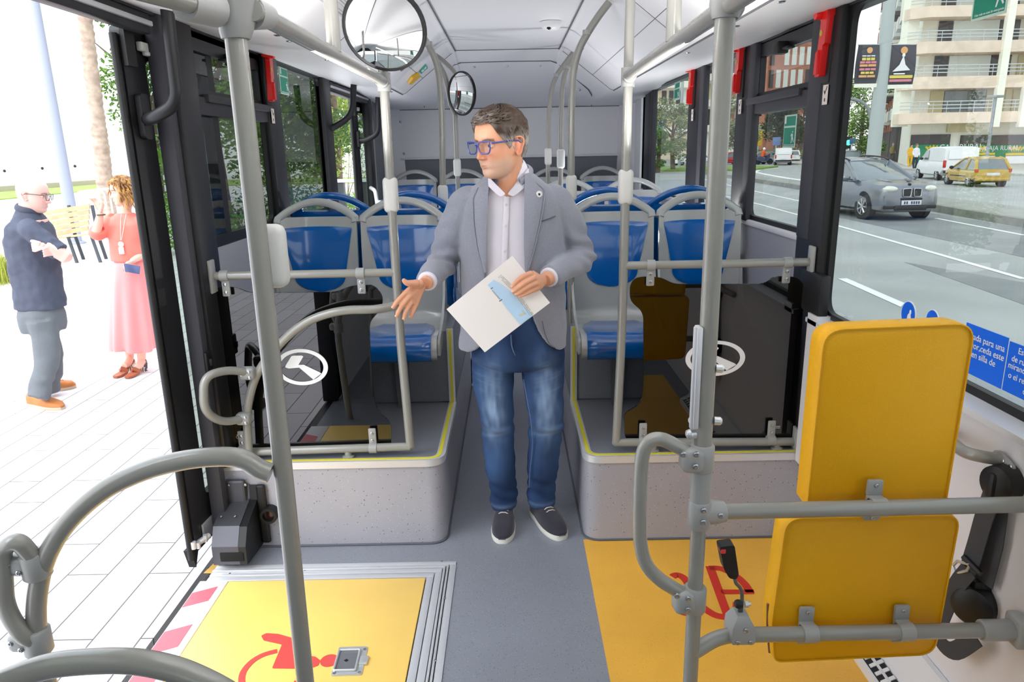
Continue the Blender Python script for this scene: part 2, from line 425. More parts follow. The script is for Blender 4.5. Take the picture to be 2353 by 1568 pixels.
# ------------------------------------------------------------------ podiums over the front and rear wheels
def podium(name, label, xi, xo, yend):
    """xi: aisle-side edge, xo: wall; front at y=2.75, deck at .385, wheel box to .75"""
    s = 1 if xo > xi else -1
    st = structure(name, label); r = 0.075
    out = roundpoly([(xo, 2.75, 0), (xi, 2.75, 0), (xi, yend, 0), (xo, yend, 0)], [0, r, 0, 0], 10)
    b = MB(); b.prism(out, (0, 0, 0.372)); b.obj('face', M_podf, st, angle=30)
    b = MB(); b.prism([q+Vector((0, 0, 0.372)) for q in out], (0, 0, 0.013)); b.obj('deck', M_deck, st)
    # bottom seam
    cove = [Vector((xo, 2.747, 0.004))]+[Vector((q.x-s*0.003*(1 if q.y > 2.8 else .5), q.y-.003, 0.004)) for q in out if not (abs(q.x-xo) < 1e-4)]
    b = MB(); b.tube(cove, 0.005, 8); b.obj('base_seal', mat('base_seal', (84, 86, 94), .6), st)
    b = MB(); b.box(min(xi+s*.001, xo), max(xi+s*.001, xo), 3.46, yend-.02, 0.385, 0.76, 0.01); b.obj('wheel_box', M_deck, st)
    ed = [Vector((xo, 2.75, 0.385))]+[Vector((q.x, q.y, 0.385)) for q in out if abs(q.x-xo) > 1e-4 and q.y < 3.4]+[Vector((xi, 3.455, 0.385))]
    def off(path, d):
        res = []
        for i, q in enumerate(path):
            t = (path[min(i+1, len(path)-1)]-path[max(i-1, 0)]).normalized(); nrm = Vector((-t.y, t.x, 0))
            if nrm.dot(Vector((xo, 4.0, 0))-q) < 0: nrm = -nrm
            res.append(q+nrm*d)
        return res
    def ribbon(d0, d1, z0, z1, m, nm):
        A = off(ed, d0); B_ = off(ed, d1); bb = MB(); 
        rings = [[a+Vector((0, 0, z0)), a+Vector((0, 0, z1)), c+Vector((0, 0, z1)), c+Vector((0, 0, z0))] for a, c in zip(A, B_)]
        bb.loft(rings); return bb.obj(nm, m, st)
    ribbon(-0.006, 0.004, -0.026, 0.004, M_alu, 'nosing')
    ribbon(0.004, 0.030, -0.001, 0.004, M_alu, 'nosing_top')
    ribbon(0.009, 0.023, 0.0, 0.0055, M_yline, 'yellow_edge_strip')
    b = MB(); x0 = xi-s*.004; b.box(min(x0, x0+s*.032), max(x0, x0+s*.032), 3.448, 3.456, 0.385, 0.772); b.obj('riser_nosing', M_alu, st)
    b = MB(); x0 = xi+s*.006; b.box(min(x0, x0+s*.012), max(x0, x0+s*.012), 3.444, 3.45, 0.39, 0.772); b.obj('riser_strip', M_yline, st)
    return st
podium('podium_left', 'raised grey seat platform beside the open front door', -0.30, -1.22, 4.86)
podium('podium_right', 'raised grey seat platform on the road side', 0.29, 1.22, 6.4)
st = structure('rear_platform', 'raised platform under the rear seats')
b = MB(); b.box(-1.22, 1.22, 6.4, 7.4, -.1, 0.42); b.box(-1.22, -0.35, 6.4, 7.4, .42, .62); b.box(.35, 1.22, 6.4, 7.4, .42, .62); b.obj('deck', M_deck, st)

# ------------------------------------------------------------------ ceiling
ce = structure('ceiling', 'off-white moulded ceiling with sloped side coves')
prof = [(-1.22, 2.098), (-1.10, 2.075), (-0.95, 2.05), (-0.80, 2.043), (-0.775, 2.052), (-0.42, 2.325), (-0.395, 2.333), (-0.385, 2.348), (0.385, 2.348), (0.395, 2.333), (0.42, 2.325), (0.775, 2.052), (0.80, 2.043), (0.95, 2.05), (1.10, 2.075), (1.22, 2.098)]
b = MB(); rings = []
for yy in (-2.6, -1.2, 0.2, 1.5, 2.8, 4.2, 5.75):
    rings.append([Vector((x, yy, z)) for x, z in prof]+[Vector((1.22, yy, 2.5)), Vector((-1.22, yy, 2.5))])
b.loft(rings); b.obj('panel', M_ceil, ce, angle=12)
# sloped rear section down to the bulkhead, with the hatch outline
b = MB(); A = [Vector((x, 5.75, z)) for x, z in prof]; B_ = [Vector((x*0.985, 7.36, 2.02-0.0*abs(x))) for x, z in prof]
rings = [[a.lerp(c, t) for a, c in zip(A, B_)]+[Vector((1.22, a_y, 2.5)), Vector((-1.22, a_y, 2.5))] for t, a_y in ((0, 5.75), (.25, 6.15), (.5, 6.555), (.75, 6.96), (1, 7.36))]
b.loft(rings); b.obj('rear_slope', M_ceil, ce, angle=25)
def slope_pt(px, py, lift=0.003):
    """point of the rear slope under a direction: march along the ray to the ruled surface"""
    r = ray(px, py); o = Vector((0, 0, EYE)); best = None
    for k in range(700):
        q = o+r*((5.7+k*0.0024)/r.y)
        t = max(0, min(1, (q.y-5.75)/1.61)); xs = abs(q.x)
        zc = 2.348 if xs <= .385 else (2.325-(xs-.42)*(.273/.355) if xs < .78 else 2.043+(max(0, xs-.95))*.2)
        if q.z >= zc*(1-t)+2.02*t: return q-r*(lift/r.length*2)
    return o+r*(7.33/r.y)
b = MB(); hp = [slope_pt(*q) for q in ((975, 246), (975, 222), (980, 212), (1042, 150), (1060, 144), (1165, 141), (1265, 140), (1282, 146), (1352, 206), (1359, 218), (1359, 243))]
b.tube(hp, 0.0045, 6); b.obj('hatch_seam', M_seam, ce)
b = MB()
for q in ((1090, 153), (1166, 151), (1242, 150), (1332, 206)): b.ell(slope_pt(*q, .002), (.011, .006, .011), 12, 8)
b.obj('hatch_stud', M_screw, ce)
# seams on the coves and the header line
b = MB()
for s in (-1, 1):
    b.tube([(s*.800, -1.0, 2.0415), (s*.800, 5.75, 2.0415)], 0.0045, 6)
    b.tube([(s*.3865, -1.0, 2.341), (s*.3865, 5.75, 2.341)], 0.004, 6)
    b.tube([(s*.80, 5.748, 2.043), (s*.775, 5.748, 2.052), (s*.42, 5.748, 2.324), (s*.386, 5.748, 2.347)], 0.003, 6)
    b.tube([(s*.775, 3.35, 2.0525), (s*.42, 3.35, 2.3255)], 0.0025, 6)
    b.tube([(s*.64, 1.0, 2.156), (s*.64, 5.75, 2.156)], 0.0018, 6)
b.tube([(-.386, 5.748, 2.347), (.386, 5.748, 2.347)], 0.004, 6)
b.obj('seam', M_seam, ce)
b = MB()
for yy in (2.05, 2.4, 2.85, 3.0, 3.6):
    for s in (-1, 1): b.ell((s*.845, yy, 2.044), (.012, .018, .003), 12, 6)
for yy in (5.35, 5.5):
    for s in (-1, 1): b.ell((s*.845, yy, 2.044), (.012, .018, .003), 12, 6)
b.obj('cover_stud', M_screw, ce)
b = MB(); b.prism([(-.655, 2.72, 2.1433), (-.56, 2.72, 2.2163), (-.56, 3.40, 2.2163), (-.655, 3.40, 2.1433)], (.0018, 0, -.0025))
M_grille = mat('vent_mesh', (128, 128, 132), .6, var=.0)
nt = M_grille.node_tree; tc = nt.nodes.new('ShaderNodeTexCoord'); v = nt.nodes.new('ShaderNodeTexVoronoi'); v.inputs['Scale'].default_value = 130; v.inputs['Randomness'].default_value = 0
rr = nt.nodes.new('ShaderNodeValToRGB'); rr.color_ramp.elements[0].position = .28; rr.color_ramp.elements[1].position = .36; rr.color_ramp.elements[0].color = (.03, .03, .03, 1); rr.color_ramp.elements[1].color = (.55, .55, .57, 1)
nt.links.new(tc.outputs['Object'], v.inputs['Vector']); nt.links.new(v.outputs['Distance'], rr.inputs['Fac']); nt.links.new(rr.outputs['Color'], nt.nodes['Principled BSDF'].inputs['Base Color'])
b.obj('speaker_mesh', M_grille, ce, smooth=False)

# ------------------------------------------------------------------ front end with the windscreen
wf = structure('wall_front', 'front end of the bus with the windscreen')
b = MB(); b.box(-1.26, 1.26, -2.66, -2.6, -.1, .95); b.box(-1.26, 1.26, -2.66, -2.6, 2.02, 2.5); b.box(-1.26, -1.12, -2.66, -2.6, .95, 2.02); b.box(1.12, 1.26, -2.66, -2.6, .95, 2.02); b.obj('panel', M_char, wf)
b = MB(); b.box(-1.12, 1.12, -2.635, -2.628, .95, 2.02); b.obj('windscreen', glassmat('windscreen_glass', (.74, .76, .75), 1.45), wf, smooth=False)
# ------------------------------------------------------------------ rear bulkhead
wr = structure('wall_rear', 'pale rear bulkhead with a grey band behind the rear seats')
b = MB(); b.box(-1.22, 1.22, 7.36, 7.42, 1.55, 2.06); b.obj('upper_panel', mat('bulkhead_pale', (228, 227, 230), .45), wr)
b = MB(); b.box(-1.22, 1.22, 7.35, 7.42, 0.3, 1.545); b.obj('lower_band', M_band, wr)
b = MB(); b.box(-1.22, 1.22, 7.325, 7.37, 1.545, 1.568, 0.006); b.obj('ledge', M_wallw, wr)
b = MB()
b.prism([(-1.22, 7.25, 1.3), (-1.02, 7.352, 1.3), (-1.06, 7.352, 2.03), (-1.22, 7.25, 2.03)], (0, .01, 0)); b.prism([(1.22, 7.0, 1.3), (1.06, 7.352, 1.3), (1.08, 7.352, 2.03), (1.22, 7.0, 2.03)], (0, .01, 0))
b.obj('corner_panel', M_wallw, wr)
b = MB()
for q in ((920, 280), (928, 353)): b.ell(PY(*q, 7.31), (.012, .006, .012), 12, 8)
b.obj('corner_bolt', M_screw, wr)
b = MB(); b.tube([(-1.08, 7.356, 2.018), (1.1, 7.356, 2.018)], .004, 6); b.obj('top_seam', M_seam, wr)

# ------------------------------------------------------------------ road-side wall (x = +1.22) and its windows
wa = structure('wall_right', 'pale side wall panel under the road-side windows')
b = MB(); b.box(WX-.02, WX+.05, -2.6, 2.74, -.1, 0.945); b.obj('panel', M_wallw, wa)
b = MB(); b.prism([(WX-.065, -2.6, .962), (WX+.05, -2.6, .985), (WX+.05, -2.6, .93), (WX-.02, -2.6, .93), (WX-.065, -2.6, .945)], (0, 5.36, 0)); b.obj('window_ledge', mat('ledge_pale', (205, 208, 212), .4), wa)
b = MB(); b.prism([(WX-.065, 2.66, .36), (WX+.05, 2.66, .36), (WX+.05, 2.66, .985), (WX-.065, 2.66, .985)], (0, .08, 0)); b.obj('panel_end', M_wallw, wa)
b = MB(); b.box(WX-.02, WX+.05, 2.9, 6.7, .3, 1.235, .004); b.obj('rear_panel', M_wallg, wa)
b = MB(); b.box(WX-.03, WX+.05, 2.9, 6.7, 1.23, 1.258, .008); b.obj('rear_ledge', M_wallw, wa)
b = MB(); b.box(WX-.03, WX+.05, 6.76, 7.36, .3, 2.10); b.obj('rear_pillar_panel', M_wallw, wa)
b = MB()
b.box(WX-.04, WX+.012, 2.735, 2.99, 0.36, 2.12, .012)        # pillar between the big window and the hopper window
b.box(WX-.02, WX+.07, -2.6, 7.4, 2.085, 2.16)              # header
b.box(WX-.06, WX-.02, 2.66, 2.86, 0.98, 1.14, .01)
b.obj('pillar', M_black, wa)
for (y0, y1) in ((3.66, 3.94), (4.6, 4.98), (6.19, 6.56)):
    b = MB(); b.box(WX-.035, WX+.012, y0+.06, y1, 1.25, 2.12, .012); b.obj('pillar', M_black, wa)
    b = MB(); b.box(WX-.038, WX+.0, y0, y0+.09, 1.25, 2.12, .01); b.obj('pillar_cover', M_char, wa)
b = MB(); b.box(WX-.045, WX-.0, 2.86, 2.985, 1.25, 2.11, .012); b.obj('pillar_cover', M_char, wa)

def window(name, label, side, y0, y1, z0, z1, mglass, r=0.06, fw=0.035, hopper=None):
    st = structure(name, label); s = 1 if side > 0 else -1; X0 = s*(WX-.012)
    out = [Vector((X0, y0, z0)), Vector((X0, y1, z0)), Vector((X0, y1, z1)), Vector((X0, y0, z1))]
    inn = [Vector((X0, y0+fw, z0+fw)), Vector((X0, y1-fw, z0+fw)), Vector((X0, y1-fw, z1-fw*.6)), Vector((X0, y0+fw, z1-fw*.6))]
    b = MB(); b.ringprism(roundpoly(out, 0.01, 8), roundpoly(inn, r, 8), (s*.022, 0, 0)); b.obj('frame', M_rub, st, angle=50)
    b = MB(); b.box(min(s*(WX+.004), s*(WX+.009)), max(s*(WX+.004), s*(WX+.009)), y0+.004, y1-.004, z0+.004, z1-.004); b.obj('pane', mglass, st, smooth=False)
    if hopper:
        zb0, zb1 = hopper
        b = MB(); b.box(min(X0-s*.016, X0+s*.03), max(X0-s*.016, X0+s*.03), y0-.02, y1+.02, zb0, zb1, .006)
        b.box(min(X0-s*.03, X0), max(X0-s*.03, X0), y0+.10, y1+.03, zb1-.02, zb1+.012, .006)
        b.obj('sliding_rail', M_char, st)
        o2 = [Vector((X0, y0+.0, zb1)), Vector((X0, y1, zb1)), Vector((X0, y1, z1)), Vector((X0, y0, z1))]
        i2 = [Vector((X0, y0+.035, zb1+.03)), Vector((X0, y1-.06, zb1+.03)), Vector((X0, y1-.06, z1-.075)), Vector((X0, y0+.035, z1-.075))]
        b = MB(); b.ringprism(o2, roundpoly(i2, .02, 4)[:0] or i2, (s*.03, 0, 0)); b.obj('hopper_frame', M_black, st)
        ym = (y0+y1)/2
        b = MB(); b.box(min(X0-s*.05, X0), max(X0-s*.05, X0), ym-.05, ym+.02, z1-.10, z1-.05, .006); b.box(min(X0-s*.035, X0), max(X0-s*.035, X0), ym-.12, ym+.12, z1-.088, z1-.078, .003); b.obj('catch', M_rub, st)
    return st
window('window_1', 'large fixed window beside the wheelchair bay', 1, -2.0, 2.745, .965, 2.10, M_glass_r, .07, .03)
window('window_2', 'hopper window behind the front pillar', 1, 2.975, 3.72, 1.25, 2.10, M_glass_r, .05, .03, (1.765, 1.832))
window('window_3', 'window between the second and third road-side pillars', 1, 3.93, 4.66, 1.25, 2.12, M_glass_r, .05, .02)
window('window_4', 'window near the rear road-side seats', 1, 4.97, 6.25, 1.25, 2.12, M_glass_r, .05, .02)
window('window_5', 'narrow rearmost road-side window', 1, 6.55, 6.78, 1.25, 2.12, M_glass_r, .03, .02)

# ------------------------------------------------------------------ kerb-side wall (x = -1.22): pillars, windows, two doors
wl = structure('wall_left', 'dark pillars and grey panel on the door side')
b = MB(); b.box(-WX-.05, -WX+.02, 2.86, 4.95, .3, 1.255, .004); b.obj('panel', M_wallg, wl)
b = MB(); b.box(-WX-.05, -WX+.03, -2.6, 1.0, -.1, 1.0); b.obj('front_panel', M_wallw, wl)
b = MB(); b.box(-WX-.07, -WX+.02, -2.6, 7.4, 2.085, 2.16); b.box(-WX-.07, -WX+.03, 0.9, 1.05, 0, 2.1, .01); b.obj('header', M_black, wl)
b = MB(); b.box(-WX-.03, -WX+.03, 2.665, 2.72, 0.0, 2.11, .012); b.obj('door_pillar', M_char, wl)
b = MB(); b.box(-WX-.03, -WX+.045, 2.715, 2.90, 0.38, 2.11, .014); b.obj('door_pillar', M_black, wl)
b = MB(); b.box(-WX-.02, -WX+.04, 3.74, 3.93, 1.25, 2.12, .012); b.obj('pillar', M_black, wl)
b = MB(); b.box(-WX-.02, -WX+.04, 4.86, 5.06, 0.0, 2.12, .014); b.obj('pillar', M_black, wl)
b = MB(); b.box(-WX-.02, -WX+.04, 6.36, 6.52, 0.0, 2.12, .014); b.obj('pillar', M_black, wl)
b = MB(); b.box(-WX-.05, -WX+.03, 6.62, 7.4, .3, 2.11); b.obj('rear_pillar_panel', mat('rear_panel_grey', (120, 122, 126), .5), wl)
b = MB(); b.cbox((-WX+.034, 2.69, .845), (.012, .05, .085), .004); b.cbox((-WX+.036, 2.69, .845), (.03, .02, .03), .006)
b.obj('latch_keeper', M_rub, wl)
window('window_6', 'hopper window behind the front door pillar', -1, 2.89, 3.76, 1.255, 2.09, M_glass_l, .04, .045, (1.775, 1.845))
window('window_7', 'fixed window between the hammer pillar and the rear door', -1, 3.92, 4.88, 1.255, 2.10, M_glass_l, .05, .02)
window('window_8', 'front kerb-side window', -1, -2.2, .9, 1.0, 2.1, M_glass_l, .05, .03)

def door_leaf(name, label, A, B_, ztop, zbot, near_w=.128):
    """folded-out leaf between plan points A (free edge) and B_ (hinge edge)"""
    A = Vector((A[0], A[1], 0)); B_ = Vector((B_[0], B_[1], 0)); d = (B_-A); L = d.length; d.normalize(); nrm = Vector((d.y, -d.x, 0))
    if nrm.x < 0: nrm = -nrm
    st = structure(name, label)
    def q(u, z, o=0.0): return A+d*u+nrm*o+Vector((0, 0, z))
    b = MB()
    out = [q(0, zbot), q(L, zbot), q(L, ztop), q(0, ztop)]; inn = [q(near_w, zbot+.19), q(L-.07, zbot+.19), q(L-.07, ztop-.10), q(near_w, ztop-.10)]
    b.ringprism(roundpoly(out, .03), roundpoly(inn, .03), nrm*.035); b.obj('frame', M_black, st)
    b = MB(); b.prism([q(near_w-.01, zbot+.15, .015), q(L-.05, zbot+.15, .015), q(L-.05, ztop-.08, .015), q(near_w-.01, ztop-.08, .015)], nrm*.006); b.obj('pane', M_glass_d, st, smooth=False)
    b = MB()
    for k, o in ((0.006, .012), (-.012, .02), (.024, .018)):
        b.tube([q(k, zbot-.02, o), q(k, ztop-.03, o)], .013 if k < .02 else .008, 10)
    b.prism([q(-.02, zbot+.02, -.005), q(.05, zbot+.02, -.005), q(-.005, zbot-.06, 0)], nrm*.03)
    b.obj('edge_seal', M_rub, st)
    b = MB(); b.box(0, 1, 0, 1, 0, 1) if False else None
    b.prism([q(.0, ztop-.13, .036), q(.055, ztop-.13, .036), q(.055, ztop+.015, .036), q(.0, ztop+.015, .036)], nrm*.015); b.obj('top_bracket', M_rub, st)
    return st, q, nrm, L
d1, q1, n1, L1 = door_leaf('door_1', 'black glazed front door leaf swung open outside', (-1.305, 2.545), (-1.255, 3.17), 2.045, .10)
b = MB(); b.cbox(q1(.10, 1.985, .05), (.02, .05, .03), .004); b.cbox(q1(.13, 1.965, .05), (.02, .05, .014), .004); b.obj('roller_bracket', mat('bracket_white', (205, 205, 200), .4), d1)
b = MB(); b.tube(fillet([q1(.06, 1.745, .05), (-1.19, 2.52, 1.745), (-1.10, 2.52, 1.79), (-1.085, 2.50, 2.08)], .12), .021, 14)
b.prism(roundpoly([q1(.03, 1.68, .037), q1(.085, 1.68, .037), q1(.085, 1.83, .037), q1(.03, 1.83, .037)], .02), n1*.02); b.obj('drive_arm', M_black, d1)
b = MB(); b.box(-1.24, -1.20, 1.05, 2.62, 2.02, 2.085, .006); b.obj('top_guide', M_black, d1)
b = MB(); b.box(-1.205, -1.19, 1.05, 2.62, 2.045, 2.062, .004); b.obj('guide_trim', M_alu, d1)
b = MB(); p0 = Vector((-1.27, 2.55, .135)); p1 = Vector((-1.235, 2.60, .145))
b.tube([p0, p1], .012, 10); b.lathe([(.010, -.014), (.010, .016)], PY(445, 1254, 2.53), n=14); b.lathe([(.008, -.014), (.009, .016)], PY(472, 1238, 2.58), n=14); b.lathe([(.008, -.012), (.009, .014)], PY(456, 1254, 2.54), n=14)
b.prism([q1(.06, .12, .037), q1(.30, .12, .037), q1(.30, .19, .037), q1(.06, .19, .037)], n1*.008); b.obj('lower_guide', M_alu, d1)
d2, q2, n2, L2 = door_leaf('door_2', 'black glazed rear door leaf swung open outside', (-1.30, 6.15), (-1.255, 6.77), 2.045, .10)
b = MB(); b.tube(fillet([q2(.06, 1.72, .05), (-1.19, 6.2, 1.72), (-1.08, 6.2, 1.77), (-1.06, 6.18, 2.07)], .12), .021, 14); b.prism(roundpoly([q2(.03, 1.66, .037), q2(.085, 1.66, .037), q2(.085, 1.80, .037), q2(.03, 1.80, .037)], .02), n2*.02); b.obj('drive_arm', M_black, d2)
b = MB(); b.cbox(q2(.10, 1.97, .05), (.02, .05, .03), .004); b.cbox(q2(.13, 1.90, .05), (.02, .07, .02), .004); b.obj('roller_bracket', mat('bracket_white', (205, 205, 200), .4), d2)
b = MB(); b.box(-1.24, -1.18, 5.06, 6.36, 2.02, 2.085, .006); b.obj('top_guide', M_black, d2)
b = MB(); b.box(-1.185, -1.17, 5.06, 6.36, 2.045, 2.06, .004); b.obj('guide_trim', M_alu, d2)
b = MB(); b.tube(fillet([(-1.24, 5.0, 1.78), (-1.19, 5.02, 1.78), (-1.05, 5.06, 1.86), (-1.03, 5.1, 2.08)], .12), .021, 14); b.obj('second_drive_arm', M_black, d2)
# ------------------------------------------------------------------ rails, partitions, fittings
def clamp_body(mb, c, s, rot=None, bev=.012): mb.cbox(c, s, bev, rot, 3)
def screws(mb, pts, axis, r=.0065, h=.003):
    for p in pts: mb.lathe([(r, -.001), (r, h*.6), (r*.7, h), (r*.45, h), (r*.4, h*.4)], p, axis, 14)
M_panel = glassmat('smoked_panel', (0.10, 0.09, 0.085), 1.62, 0.04)
M_box = mat('button_box', (206, 206, 202), .4)

def overhead(name, label, pts, r=.0185):
    t = thing(name, label, 'handrail', tuple(pts[0])); b = MB(); b.tube(fillet(pts, .1), r, 18); b.obj('tube', M_tube, t); return t

def stop_button(parent, c, h=.13, w=.055, d=.05):
    b = MB(); b.cbox(c, (w, d, h), .018, None, 4); return b.obj('stop_button_box', M_box, parent)

def tee(mb, c, axis_dir, r=.026):
    """joint: collar around the pole with a short socket for the rail"""
    c = Vector(c); mb.cyl(c-Vector((0, 0, .033)), c+Vector((0, 0, .033)), r, 20)
    a = Vector(axis_dir).normalized(); mb.tube([c, c+a*.05], [r*.98, r*.9], 20)

def partition(side):
    s = 1 if side > 0 else -1
    px = 0.442 if s > 0 else -0.456
    zt = 1.173 if s > 0 else 1.164; zb = .428; y = 2.80
    t = thing('partition', 'dark smoked partition panel in a tubular frame with white oval emblem, on the %s seat platform' % ('road-side' if s > 0 else 'door-side'), 'partition', (px, y, .385))
    lean = .012*s
    b = MB(); b.tube(fillet([(px+.004*s, y, 2.30), (px, y, 1.86), (px-lean*.3, y, .9), (px-lean*1.5, y, zb), (s*1.19, y, zb-.012)], [.02, .02, .105, .0], 9), .0178, 18)
    b.tube([(px, y, zt), (s*1.19, y, zt)], .0165, 18)
    for xx in ((.58, 1.1) if s > 0 else (-.70, -1.1)): b.tube([(xx, y, zb-.004), (xx, y, .386)], .015, 14); b.lathe([(.026, 0), (.026, .006), (.015, .012)], (xx, y, .385), n=18)
    b.obj('frame', M_tube, t)
    b = MB()
    for zz in (zt,) if s < 0 else (zt, zb-.01): b.cbox((s*1.171, y-.01, zz), (.012, .055, .13), .005)
    b.obj('wall_flange', M_clampg, t)
    if s < 0:
        pts = [(105, 600), (105, 650), (80, 690), (35, 740), (40, 900), (60, 1150), (80, 1215), (150, 1270), (150, 1400), (130, 1412), (-700, 1412), (-740, 1390), (-825, 600), (-800, 562), (-740, 550), (-670, 555), (-600, 586), (-140, 580), (-70, 548), (60, 540)]
        P = [PY((q[0]+1000)/2.306+400, q[1]/2.306+420, 2.822) for q in pts]
    else:
        pts = [(375, 620), (400, 580), (460, 572), (540, 578), (600, 612), (1060, 612), (1110, 576), (1170, 570), (1240, 578), (1275, 620), (1260, 1440), (350, 1418), (345, 1290), (360, 1270), (430, 1230), (445, 1150), (445, 780), (430, 745), (375, 700)]
        P = [PY(q[0]/2.24+1280, q[1]/2.24+380, 2.822) for q in pts]
        for q in P: q.x = min(q.x, 1.178)
    for q in P: q.x = max(q.x, -1.178)
    b = MB(); b.prism(roundpoly(P, .03, 5), (0, .008, 0)); pan = b.obj('panel', M_panel, t, angle=25)
    # oval emblem with the bent-arrow mark
    ex, ey = ((-.785, .80) if s < 0 else (.815, .80))
    c = PY(693.5, 844, 2.82) if s < 0 else PY(1643.5, 824, 2.82)
    rx = 0.107 if s < 0 else .122; rz = .0775 if s < 0 else .075
    N_ = 56
    o_ = [c+Vector((rx*math.cos(2*PI*i/N_), 0, rz*math.sin(2*PI*i/N_))) for i in range(N_)]; i_ = [c+Vector((rx*.83*math.cos(2*PI*i/N_), 0, rz*.81*math.sin(2*PI*i/N_))) for i in range(N_)]
    b = MB(); b.ringprism(o_, i_, (0, -.0012, 0))
    mk = [(-.62, .08), (-.36, .60), (-.28, .64), (.05, .64), (.10, .58), (-.12, .13), (.08, .13), (.66, -.30), (.72, -.38), (.40, -.70), (-.10, -.02), (-.5, -.06), (-.62, 0)]
    b.prism([c+Vector((q[0]*rx, 0, q[1]*rz)) for q in mk], (0, -.0012, 0))
    tag(b.obj('emblem', M_white, pan, smooth=False), 'white oval ring with a bent arrow mark')
    b = MB(); m0 = PY(546, 1005, 2.82) if s < 0 else PY(1778, 982, 2.82)
    b.tube([m0+Vector((.006*math.cos(a), 0, .006*math.sin(a))) for a in [2*PI*i/10 for i in range(10)]], .0013, 6, closed=True); b.cbox(m0+Vector((.018, 0, .003)), (.018, .001, .003)); b.cbox(m0+Vector((.018, 0, -.004)), (.018, .001, .003)); b.cbox(m0+Vector((-.001, 0, .009)), (.002, .001, .008))
    b.obj('maker_mark', M_white, pan, smooth=False)
    cl = MB(); sc = MB()
    if s < 0: spots = [((515, 648), 1), ((828, 642), 1), ((857, 1038), -1), ((557, 1040), -1)]
    else: spots = [((1496, 628), 1), ((1810, 626), 1), ((1773, 1020), -1), ((1478, 1022), -1)]
    for (q, up) in spots:
        p = PY(*q, 2.79); zz = zt if up > 0 else zb-.004
        b = MB()
        z0, z1 = (zt-.083, zt+.015) if up > 0 else (zb-.015, zb+.083)
        b.cbox((p.x, 2.803, (z0+z1)/2), (.032, .012, z1-z0), .005); b.cyl((p.x-.016, y, zz), (p.x+.016, y, zz), .0215, 20)
        co = b.obj('panel_clamp', M_clampg, t)
        b = MB(); zs = (zz-.035, zz-.066) if up > 0 else (zz+.035, zz+.066)
        screws(b, [Vector((p.x, 2.797, k)) for k in zs], (0, -1, 0), .007); b.obj('screw', M_screw, co)
    b = MB(); tee(b, (px, y, 1.87), (0, -1, 0)); b.obj('rail_joint', M_clampg, t)
    c = Vector((px+.0, y+.006, PY(905 if s < 0 else 1425, 448 if s < 0 else 430, y).z)); stop_button(t, c, .135, .056, .052)
    return t
partition(-1); partition(1)

def d_handle(parent, pts, r, y, clamps, s, cw=.06):
    b = MB(); b.tube(fillet([PY(*q, y-(.155*min(1, max(0, (562-q[0])/95)) if s < 0 else 0)) for q in pts], .07, 8), r, 16); b.obj('grab_handle', M_tube, parent)
    for (q, w, h) in clamps:
        c = PY(*q, y); b = MB(); b.cbox((c.x, y, c.z), (w, .05, h), .014, None, 4); co = b.obj('clamp', M_clampg, parent)
        b = MB(); screws(b, [Vector((c.x+w*.25, y-.025, c.z+h*.24)), Vector((c.x+w*.25, y-.025, c.z-h*.24)), Vector((c.x-w*.27, y-.025, c.z))], (0, -1, 0), .007); b.obj('screw', M_screw, co)

# guard rail behind the front door (in front of the smoked panel)
g = thing('guard_rail', 'curved grey guard rail with a loop handle in front of the door-side partition', 'handrail', (-.98, 2.745, .385))
pts = [(912, 706), (860, 711), (800, 713), (752, 722), (706, 740), (662, 772), (622, 815), (592, 858), (575, 905), (568, 960), (572, 1046)]
b = MB(); b.tube(catmull([Vector((-.46, 2.79, PY(912, 706, 2.76).z))]+[PY(*q, 2.755) for q in pts[1:]]+[PY(574, 1062, 2.765)], 6), .0172, 16); b.lathe([(.026, 0), (.026, .006), (.015, .012)], (PY(574, 1062, 2.765).x, 2.767, .386), n=18); b.obj('tube', M_tube, g)
d_handle(g, [(572, 856), (520, 850), (468, 866), (468, 945), (510, 972), (562, 962)], .0165, 2.735, [((568, 858), .062, .05), (((560, 962)), .058, .048)], -1)

# front pole by the door, with its guard rails
LP = Vector((-.487, 1.39, 0))
p = thing('pole', 'grey vertical pole standing between the yellow ramp plate and the camera-side door guard', 'pole', tuple(LP))
b = MB(); b.tube([LP+Vector((-.004, 0, 0)), LP+Vector((0, 0, 1.0)), LP+Vector((0, 0, 1.86))], .0195, 22); b.obj('tube', M_tube, p)
b = MB(); b.tube([LP+Vector((0, 0, 1.822)), LP+Vector((.0, 0, 1.828)), LP+Vector((0.005, 0, 1.855)), LP+Vector((.012, 0, 1.895))], [.0245, .027, .033, .036], 22)
b.tube([(-.530, 1.29, 1.866), (-.505, 1.36, 1.866)], .029, 22); b.tube([(-.447, 1.46, 1.87), (-.46, 1.40, 1.868)], [.022, .03], 20); b.obj('rail_joint', M_clampg, p)
c = PY(612, 592, 1.40); stop_button(p, Vector((-.474, 1.418, c.z)), .125, .062, .05)
overhead('overhead_rail', 'grey overhead handrail running along the door side from the front pole to the partition', [Vector((-.452, 2.78, 1.87)), Vector((-.449, 1.38, 1.868))])
overhead('overhead_rail', 'short overhead handrail running from the front pole joint towards the door head', [Vector((-.507, 1.34, 1.866)), Vector((-.60, 1.0, 1.866)), Vector((-.62, .4, 1.866))])
overhead('overhead_rail', 'grey overhead handrail running along the road-side windows', [Vector((.437, 2.78, 1.872)), Vector((.405, 1.42, 1.868)), Vector((.40, .3, 1.866))])
for (x, y, lb) in ((-.449, 2.0, 'short grey hanger post between the ceiling and the door-side overhead rail'), (.415, 1.93, 'short grey hanger post between the ceiling and the road-side overhead rail')):
    h = thing('rail_hanger', lb, 'post', (x, y, 1.87)); b = MB(); b.tube([(x, y, 1.875), (x, y, 2.31)], .0185, 18); b.obj('tube', M_tube, h)

